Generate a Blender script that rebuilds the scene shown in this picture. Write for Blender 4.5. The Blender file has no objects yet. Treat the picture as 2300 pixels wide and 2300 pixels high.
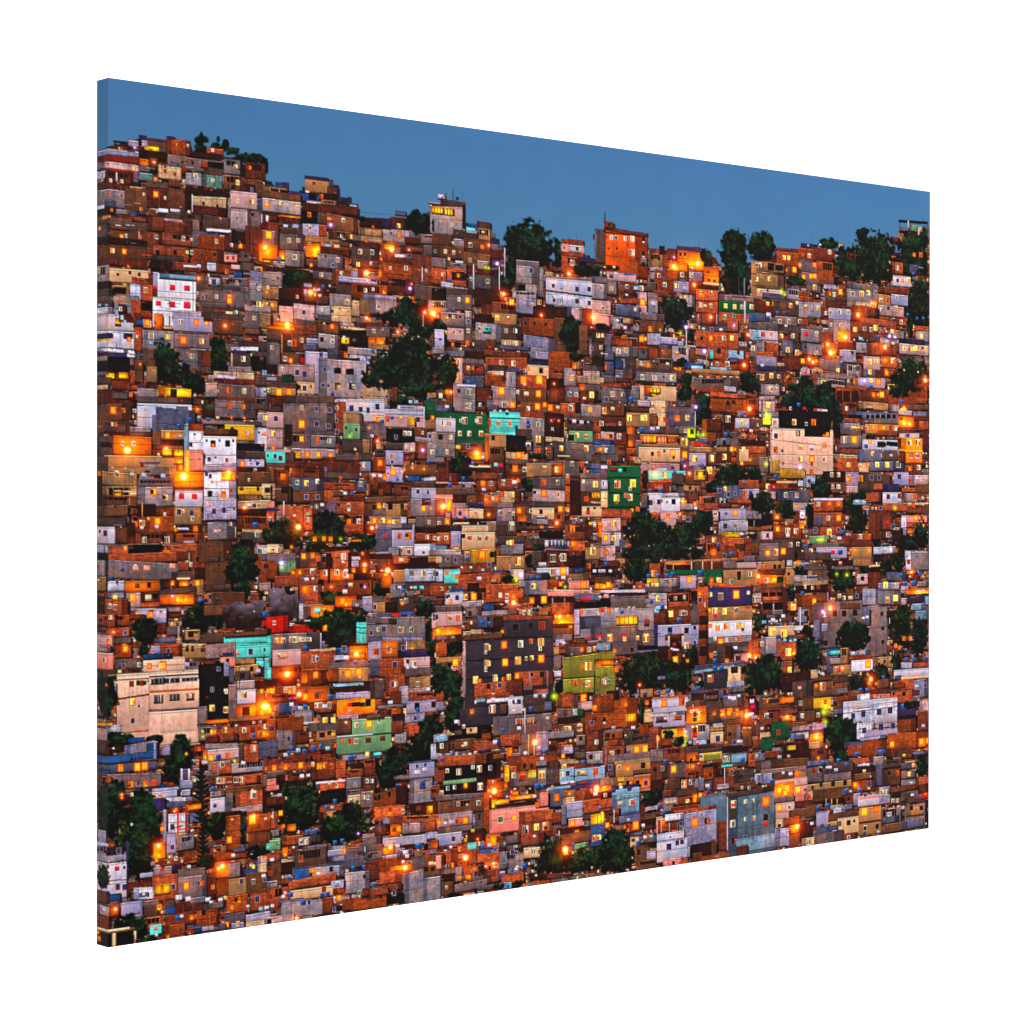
# A landscape canvas print of a hillside town at dusk, wrapped round its stretcher, in front of a white studio backdrop.
# The print is one flat, inked object: its front is a fine grid of ink dots (a colour per grid point), cut into the
# printed sky, printed houses (with their printed windows), printed trees and the printed hillside between them.
import bpy, math
import numpy as np
rng = np.random.default_rng(7)
W, H, D = 1.3299, 0.9, 0.0229            # metres
FOC = 2.23210
RV = np.array([5.63e-3, -0.71081, -7.5e-4]); TV = np.array([-0.4183, 0.45105, 2.36649])
def rot(r):
    th = np.linalg.norm(r); k = r/th
    K = np.array([[0,-k[2],k[1]],[k[2],0,-k[0]],[-k[1],k[0],0]])
    return np.eye(3)+math.sin(th)*K+(1-math.cos(th))*K@K
M = rot(RV) @ np.array([[1,0,0],[0,0,-1],[0,1,0]], float)
CAM = -M.T @ TV
SRC = 2300.0
def uv(x, y):
    """point of the printed picture (unrolled: u<0 is the wrapped left edge) seen at a place in the reference"""
    d = M.T @ np.array([(x-SRC/2)/(FOC*SRC), (y-SRC/2)/(FOC*SRC), 1.0])
    s = -CAM[1]/d[1]; p = CAM+s*d
    if p[0] < 0:
        s = -CAM[0]/d[0]; p = CAM+s*d
        return max(-p[1], -D)/W, (H-p[2])/H
    return min(p[0]/W, 1.0), (H-p[2])/H
# ------------------------------------------------------------------ the ink raster
NU, NV = 1300, 1050
NS = 22                                   # columns on the wrapped left edge
SS = 2
RW, RH = (NU+NS+1)*SS, (NV+1)*SS
def rx(u): return (u*NU+NS if u >= 0 else NS+u*W/D*NS)*SS
def ry(v): return v*NV*SS
PAL = dict(a=(86,44,30), b=(120,66,48), c=(158,84,56), d=(130,68,34), e=(232,122,26), g=(84,66,62), h=(118,98,98),
  i=(152,134,138), j=(166,151,176), k=(188,175,189), l=(214,203,216), m=(42,22,16), n=(100,68,50), o=(158,118,86),
  p=(206,168,138), q=(206,156,62), r=(194,156,156), s=(94,90,114), t=(42,80,130), u=(138,166,188), v=(92,194,184), N=(236,130,20), E=(186,86,32), F=(98,128,120), Q=(120,50,38), U=(106,124,142),
  w=(18,84,54), x=(118,150,112), y=(124,116,54), z=(16,10,14), A=(50,45,56), B=(54,42,84), M=(178,14,80),
  P=(232,146,136), R=(168,36,22), O=(250,122,24), Y=(255,190,50), G=(190,230,40), S=(80,68,76), D=(210,172,156), T=(12,26,12), C=(14,18,14))
PAL = {k: np.array(v, np.float32)/255*(1.0 if k in 'YOGklDNv' else .96) for k, v in PAL.items()}
def vnoise(cx, cy):
    gw, gh = int(RW/cx)+3, int(RH/cy)+3
    g = rng.random((gh, gw)).astype(np.float32)
    X = np.arange(RW)/cx; Y = np.arange(RH)/cy
    xi = X.astype(int); yi = Y.astype(int); fx = (X-xi).astype(np.float32); fy = (Y-yi).astype(np.float32)
    fx = fx*fx*(3-2*fx); fy = (fy*fy*(3-2*fy))[:,None]
    a = g[:, xi]*(1-fx)+g[:, xi+1]*fx
    return a[yi]*(1-fy)+a[yi+1]*fy
n60, n24, n9, n4, n2 = vnoise(60,60), vnoise(24,24), vnoise(9,9), vnoise(4.2,4.2), vnoise(2.1,2.1)
stk = vnoise(3.5, 70)
brk = vnoise(7, 3.2)
tex = 1+0.24*(n24-.5)+0.18*(n9-.5)+0.15*(n4-.5)+0.12*(n2-.5)
img = np.zeros((RH, RW, 3), np.float32)
ids = np.zeros((RH, RW), np.int32)
glow = np.zeros((RH, RW, 3), np.float32)
HILL, SKY = 1, 2
parts = {HILL: dict(name='printed_hillside', kind='stuff', label=None, parent=None), SKY: dict(name='printed_sky', label=None, parent=None)}
def newid(name, label=None, parent=None):
    k = max(parts)+1; parts[k] = dict(name=name, label=label, parent=parent); return k
# sky
yy = np.linspace(0, 1, RH, dtype=np.float32)[:,None,None]; xx = np.linspace(0, 1, RW, dtype=np.float32)[None,:,None]
top = np.array([68,118,168], np.float32)/255; low = np.array([82,133,165], np.float32)/255
f = np.clip(yy/0.28, 0, 1)
img[:] = top*(1-f)+low*f
img *= 1+0.02*(n60[...,None]-.5)
ids[:] = SKY
SKYL = [(183,290),(215,275),(262,262),(360,270),(365,290),(440,298),(500,335),(505,352),(575,366),(580,345),(640,350),(640,380),(672,388),
 (678,410),(765,414),(812,420),(878,420),(925,432),(935,460),(960,478),(1055,495),(1060,470),(1100,470),(1105,490),(1122,490),(1130,440),
 (1222,450),(1225,474),(1265,472),(1350,486),(1360,505),(1420,495),(1478,476),(1570,470),(1605,485),(1700,476),(1705,440),(1756,436)]
SKYL = [(x*2300/1932, y*2300/1932) for x, y in SKYL]
sk = [uv(*p) for p in SKYL]
skx = np.array([rx(a) for a, b in sk]); sky_ = np.array([ry(b) for a, b in sk])
skyrow = np.interp(np.arange(RW), skx, sky_)
hill = np.arange(RH)[:,None] > skyrow[None,:]
img[hill] = np.array([44,26,20], np.float32)/255*1.0
ids[hill] = HILL
def clampbox(x0, y0, x1, y1):
    x0, y0, x1, y1 = int(round(x0)), int(round(y0)), int(round(x1)), int(round(y1))
    if x1 <= x0: x1 = x0+1
    if y1 <= y0: y1 = y0+1
    return max(x0,0), max(y0,0), min(x1,RW), min(y1,RH)
def house(x0, y0, x1, y1, code, idv, plain=False, smooth=False, slope=None):
    x0, y0, x1, y1 = clampbox(x0, y0, x1, y1)
    if x1 <= x0 or y1 <= y0: return
    sl = (slice(y0,y1), slice(x0,x1)); h, w = y1-y0, x1-x0
    base = PAL[code]
    amp = .5 if smooth else 1.0
    sh = 1+(tex[sl]-1)*amp
    if not smooth and w*h > 150: sh *= rng.uniform(.82, 1.12)
    if code in 'abcd': sh *= 1+0.35*(brk[sl]-.5)
    if h > 12 and code not in 'YOGz':
        g = np.linspace(1.08, 0.82, h, dtype=np.float32)[:,None]
        st = np.clip(stk[sl]-.55, 0, 1)*np.linspace(1, .35, h, dtype=np.float32)[:,None]
        sh *= g*(1-0.5*amp*st)
        blot = np.clip(n60[sl]*.6+n24[sl]*.4-.55, 0, 1)
        sh *= 1-0.6*amp*blot
    if code in 'YOe' and w*h > 60:                       # lamplit wall in the picture: brighter patch, darker rim
        cx, cy = rng.uniform(.3,.7), rng.uniform(.3,.8)
        X = (np.arange(w)/w-cx)[None,:]; Y = (np.arange(h)/h-cy)[:,None]
        sh *= 1.1-0.7*np.clip(np.sqrt(X*X+Y*Y),0,1).astype(np.float32)
    col = base[None,None,:]*sh[...,None]
    if code in 'hijkgsno':                               # patchy plaster, warmer or cooler in places
        t = (n24[sl]-.5)[...,None]; col = col*(1+t*np.array([.16,0,-.16], np.float32))
    if code in 'YO': col = col+np.clip(sh-.95,0,1)[...,None]*np.array([.3,.7,.5],np.float32)
    if w > 9 and h > 8 and not plain:
        ov = int(rng.integers(1, 3)); col[:ov] *= .5            # slab or eave and the shade below it
        if h > 16 and rng.random() < .6: col[ov:ov+2] *= 1.25
        if h > 14: col[ov+2:ov+5] *= .8
        m = min(4, h//4); col[-m:] *= np.linspace(.9, .45, m, dtype=np.float32)[:,None,None]
        e = rng.random(2); col[:, :1] *= .75+.25*e[0]; col[:, -2:] *= (.8 if smooth else .5)+.2*e[1]
        if code in 'abcd' and w > 34 and rng.random() < .7:
            q = rng.integers(14, 30)
            while q < w-8:
                col[3:-2, q:q+2] = col[3:-2, q:q+2]*.5+np.array([.42,.33,.30],np.float32)*.5; q += rng.integers(22, 44)
        if h > 44 and rng.random() < .6:
            q = int(h*rng.uniform(.4,.6)); col[q:q+2] *= .55; col[q+2:q+3] *= 1.2
        if not smooth and code in 'abcdghino' and idv in (0, HILL) and w > 26 and h > 19 and rng.random() < .22:   # open veranda under the roof slab
            qa, qb = ov+2, int(h*rng.uniform(.4,.55)); xa, xb = int(w*rng.uniform(.05,.4)), int(w*rng.uniform(.65,.96))
            post = col[qa:qb, xa:xb].copy(); col[qa:qb, xa:xb] = np.array([.09,.05,.04],np.float32)*(.6+.8*n9[sl][qa:qb, xa:xb,None])
            for q in range(0, xb-xa, int(rng.integers(7, 13))): col[qa:qb, xa+q:xa+q+1] = post[:, q:q+1]*1.1
        if w > 34 and not smooth and rng.random() < .5 and code not in 'YOwT':
            q = int(w*rng.uniform(.15,.34))
            if rng.random() < .5: col[:, :q] *= np.array([.70,.72,.78],np.float32)
            else: col[:, -q:] *= np.array([.62,.6,.64],np.float32)
    col = np.clip(col, 0, 1)
    if slope is None: slope = 0 if (w < 16 or smooth or plain) else float(rng.normal(0, .035))
    if abs(slope)*w < 1:
        img[sl] = col
        if idv: ids[sl] = idv
    else:
        dy = np.round((np.arange(w)-w/2)*slope).astype(int); q = 0
        while q < w:
            e = q
            while e < w and dy[e] == dy[q]: e += 1
            ya, yb = max(y0+dy[q], 0), min(y1+dy[q], RH)
            if yb > ya:
                img[ya:yb, x0+q:x0+e] = col[ya-y0-dy[q]:yb-y0-dy[q], q:e]
                if idv: ids[ya:yb, x0+q:x0+e] = idv
            q = e
    if not plain and w > 14 and h > 10 and not smooth:   # dark gap beside and below
        if rng.random() < .5: setbox(x1-1, y0+h*.15, x1+rng.uniform(1.5,6), y1+2, (.06,.03,.025), 0, .85)
        if rng.random() < .7: setbox(x0-1, y1-1, x1, y1+rng.uniform(1.5,5), (.07,.035,.03), 0, .75)
def blob(x0, y0, x1, y1, idv, tone=None):
    m = 6; X0, Y0, X1, Y1 = clampbox(x0-m, y0-m, x1+m, y1+m)
    sl = (slice(Y0,Y1), slice(X0,X1))
    cx, cy, a, b = (x0+x1)/2, (y0+y1)/2, (x1-x0)/2, (y1-y0)/2
    X = ((np.arange(X0,X1)-cx)/a)[None,:]; Y = ((np.arange(Y0,Y1)-cy)/b)[:,None]
    d = np.power(np.abs(X)**2.4+np.abs(Y)**2.4, 1/2.4)
    e = (n24[sl]-.5)*.42+(n9[sl]-.5)*.34+(n4[sl]-.5)*.12
    mask = d+e < .97
    hole = (d > .66) & (n9[sl]*.5+n4[sl]*.5 > .78)
    al = np.clip((.99-d-e)/.17, 0, 1)*(1-.8*hole); mask = d+e < .93
    tone = rng.uniform(0,1) if tone is None else tone
    dark = np.array([6,8,5],np.float32)/255
    mid = (np.array([28,56,20],np.float32)*(1-tone)+np.array([14,54,38],np.float32)*tone)/255
    hi = np.array([60,74,34],np.float32)/255*(1-.4*tone)
    c = np.clip((n24[sl]*.34+n9[sl]*.34+n4[sl]*.32-.44)*3.3-(Y+.1)*.5, 0, 1)[...,None]
    l = np.clip((n4[sl]*.6+n2[sl]*.4-.66)*4, 0, 1)[...,None]*np.clip(c*1.4,0,1)
    col = dark*(1-c)+mid*c; col = col*(1-.55*l)+hi*.55*l
    img[sl] = img[sl]*(1-al[...,None])+col*al[...,None]; glow[sl] *= (1-.88*al)[...,None]
    if idv: ids[sl][mask] = idv
def rock(x0, y0, x1, y1):
    m = 4; X0, Y0, X1, Y1 = clampbox(x0-m, y0-m, x1+m, y1+m); sl = (slice(Y0,Y1), slice(X0,X1))
    X = ((np.arange(X0,X1)-(x0+x1)/2)/((x1-x0)/2))[None,:]; Y = ((np.arange(Y0,Y1)-(y0+y1)/2)/((y1-y0)/2))[:,None]
    mask = np.power(np.abs(X)**3+np.abs(Y)**3, 1/3)+(n24[sl]-.5)*.5+(n9[sl]-.5)*.3 < .95
    t = np.clip(.2+1.5*(n60[sl]*.45+n24[sl]*.3+n9[sl]*.25-.35)-.25*Y, 0, 1)*(1-.65*np.clip((.10-np.abs(n24[sl]-.5))*10,0,1)*(n9[sl]>.45))
    col = (np.array([26,17,16],np.float32)*(1-t[...,None])+np.array([112,94,106],np.float32)*t[...,None])/255
    img[sl][mask] = col[mask]; ids[sl][mask] = HILL
def conifer(x0, y0, x1, y1, idv):
    X0, Y0, X1, Y1 = clampbox(x0, y0, x1, y1); sl = (slice(Y0,Y1), slice(X0,X1))
    t = ((np.arange(Y0,Y1)-y0)/(y1-y0))[:,None]; X = np.abs((np.arange(X0,X1)-(x0+x1)/2)/((x1-x0)/2))[None,:]
    lay = .55+.45*np.sin(t*75+X*5)
    wid = np.clip(t*2.2,0.12,.95)*lay*(.7+.6*n9[sl])
    mask = (X < wid+.12) | (X < .14)
    col = np.array([13,17,12],np.float32)/255*(.6+.9*n4[sl])[...,None]
    img[sl][mask] = col[mask]; ids[sl][mask] = idv
def splat(x, y, r, col, amp):
    R = int(r*3)+1; X0, Y0, X1, Y1 = clampbox(x-R, y-R, x+R, y+R)
    if X1 <= X0 or Y1 <= Y0: return
    d2 = ((np.arange(X0,X1)-x)**2)[None,:]+((np.arange(Y0,Y1)-y)**2)[:,None]
    glow[Y0:Y1, X0:X1] += (np.exp(-d2/(2*r*r))*amp)[...,None]*np.array(col,np.float32)
lamps = []
def setbox(x0, y0, x1, y1, col, idv=0, al=1.0):
    x0, y0, x1, y1 = clampbox(x0, y0, x1, y1)
    if x1 <= x0 or y1 <= y0: return
    sl = (slice(y0,y1), slice(x0,x1)); col = np.array(col,np.float32)
    t = (1+.5*(tex[sl]-1))[...,None]
    img[sl] = img[sl]*(1-al)+np.clip(col*t,0,1)*al
    if idv: ids[sl] = idv
def window(x, y, t, w, h, idv):
    """w, h in raster dots"""
    x0, y0, x1, y1 = x-w/2, y-h/2, x+w/2, y+h/2
    if t in 'yo':
        setbox(x0-2, y0-2, x1+2, y1+2, (.36,.10,.03), idv, .75)
        setbox(x0-1.3, y0-1.3, x1+1.3, y1+1.3, (.92,.76,.56) if t=='y' else (.62,.36,.20), idv)
        panes = [(1.,.70,.26),(.97,.54,.16),(.42,.16,.06),(1.,.80,.46),(.90,.44,.12),(.50,.22,.10)] if t=='y' else [(.85,.36,.09),(.60,.22,.07),(.92,.50,.18),(.36,.14,.08)]
        nb = 3 if w > 12 else 2
        for k in range(nb): setbox(x0+w*k/nb+(.9 if k else 0), y0+(h*.3 if h > 9 and rng.random()<.5 else 0), x0+w*(k+1)/nb-.1, y1, panes[rng.integers(len(panes))], 0)
        splat(x, y, max(w,h)*.5, (1.,.28,.03), .13 if t=='y' else .08)
    elif t == 'Y':
        setbox(x0-2, y0-2, x1+2, y1+2, (.62,.16,.02), idv, .85)
        f = rng.uniform(.72, 1.0)
        setbox(x0-.6, y0-.6, x1+.6, y1+.6, (1.*f,.55*f,.14*f), idv)
        setbox(x0+w*.18, y0+h*.12, x1-w*.15, y1-h*.2, (1.*f,.80*f,.36*f), 0, .9)
        if w > 5: setbox(x-.6, y0, x+.7, y1, (.88,.42,.08), 0, .65)
        if h > 10: setbox(x0, y0+h*.28, x1, y0+h*.28+1, (.86,.42,.08), 0, .5)
        splat(x, y, max(w,h)*.55, (1.,.28,.02), .22)
    elif t == 'w':
        setbox(x0-.8, y0-.8, x1+.8, y1+.8, (.80,.70,.62), idv)
        dk = [(.24,.15,.15),(.32,.19,.16),(.46,.24,.12),(.18,.14,.18)][rng.integers(4)]
        n = 3 if w > 11 else 2
        pw = w/n
        for k in range(n):
            if rng.random() < .12: continue
            setbox(x0+k*pw+.7, y0+1+(h*.22 if rng.random()<.3 else 0), x0+(k+1)*pw-.5, y1-.6, dk if rng.random()>.2 else (.62,.40,.22))
    elif t in 'dz':
        setbox(x0-.8, y0-.8, x1+.8, y1+.8, (.42,.33,.28) if t=='d' else (.10,.07,.09), idv, .7)
        setbox(x0, y0, x1, y1, (.13,.07,.05) if t=='d' else (.06,.04,.06), idv)
    elif t in 'sc':
        setbox(x0-1, y0-1, x1+1, y1+1, (.72,.66,.72) if t=='s' else (.66,.42,.30), idv, .8)
        setbox(x0, y0, x1, y1, (.21,.17,.30) if t=='s' else (.40,.17,.10), idv)
        if w > 5: setbox(x-.5, y0, x+.6, y1, (.36,.32,.46) if t=='s' else (.56,.30,.2), 0, .7)
def lamp(x, y, t, s):
    core = {'L':(1.,.95,.68),'V':(1.,.93,1.),'G':(.92,1.,.32)}[t]
    ring = {'L':(1.,.30,.03),'V':(.62,.30,.95),'G':(.62,.85,.05)}[t]
    far = {'L':(.95,.22,.02),'V':(.55,.25,.6),'G':(.40,.55,.02)}[t]
    s *= .8 if t == 'G' else .86
    if t == 'L': splat(x, y, s*3.4, ring, 1.15); splat(x, y, s*8, far, .28)
    else: splat(x, y, s*2.5, ring, .75); splat(x, y, s*4.5, far, .12)
    if t != 'G': lamps.append((x, y, s*(2.2 if t == 'L' else 1.6), core))
    else: lamps.append((x, y, s*1.2, core))
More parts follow.
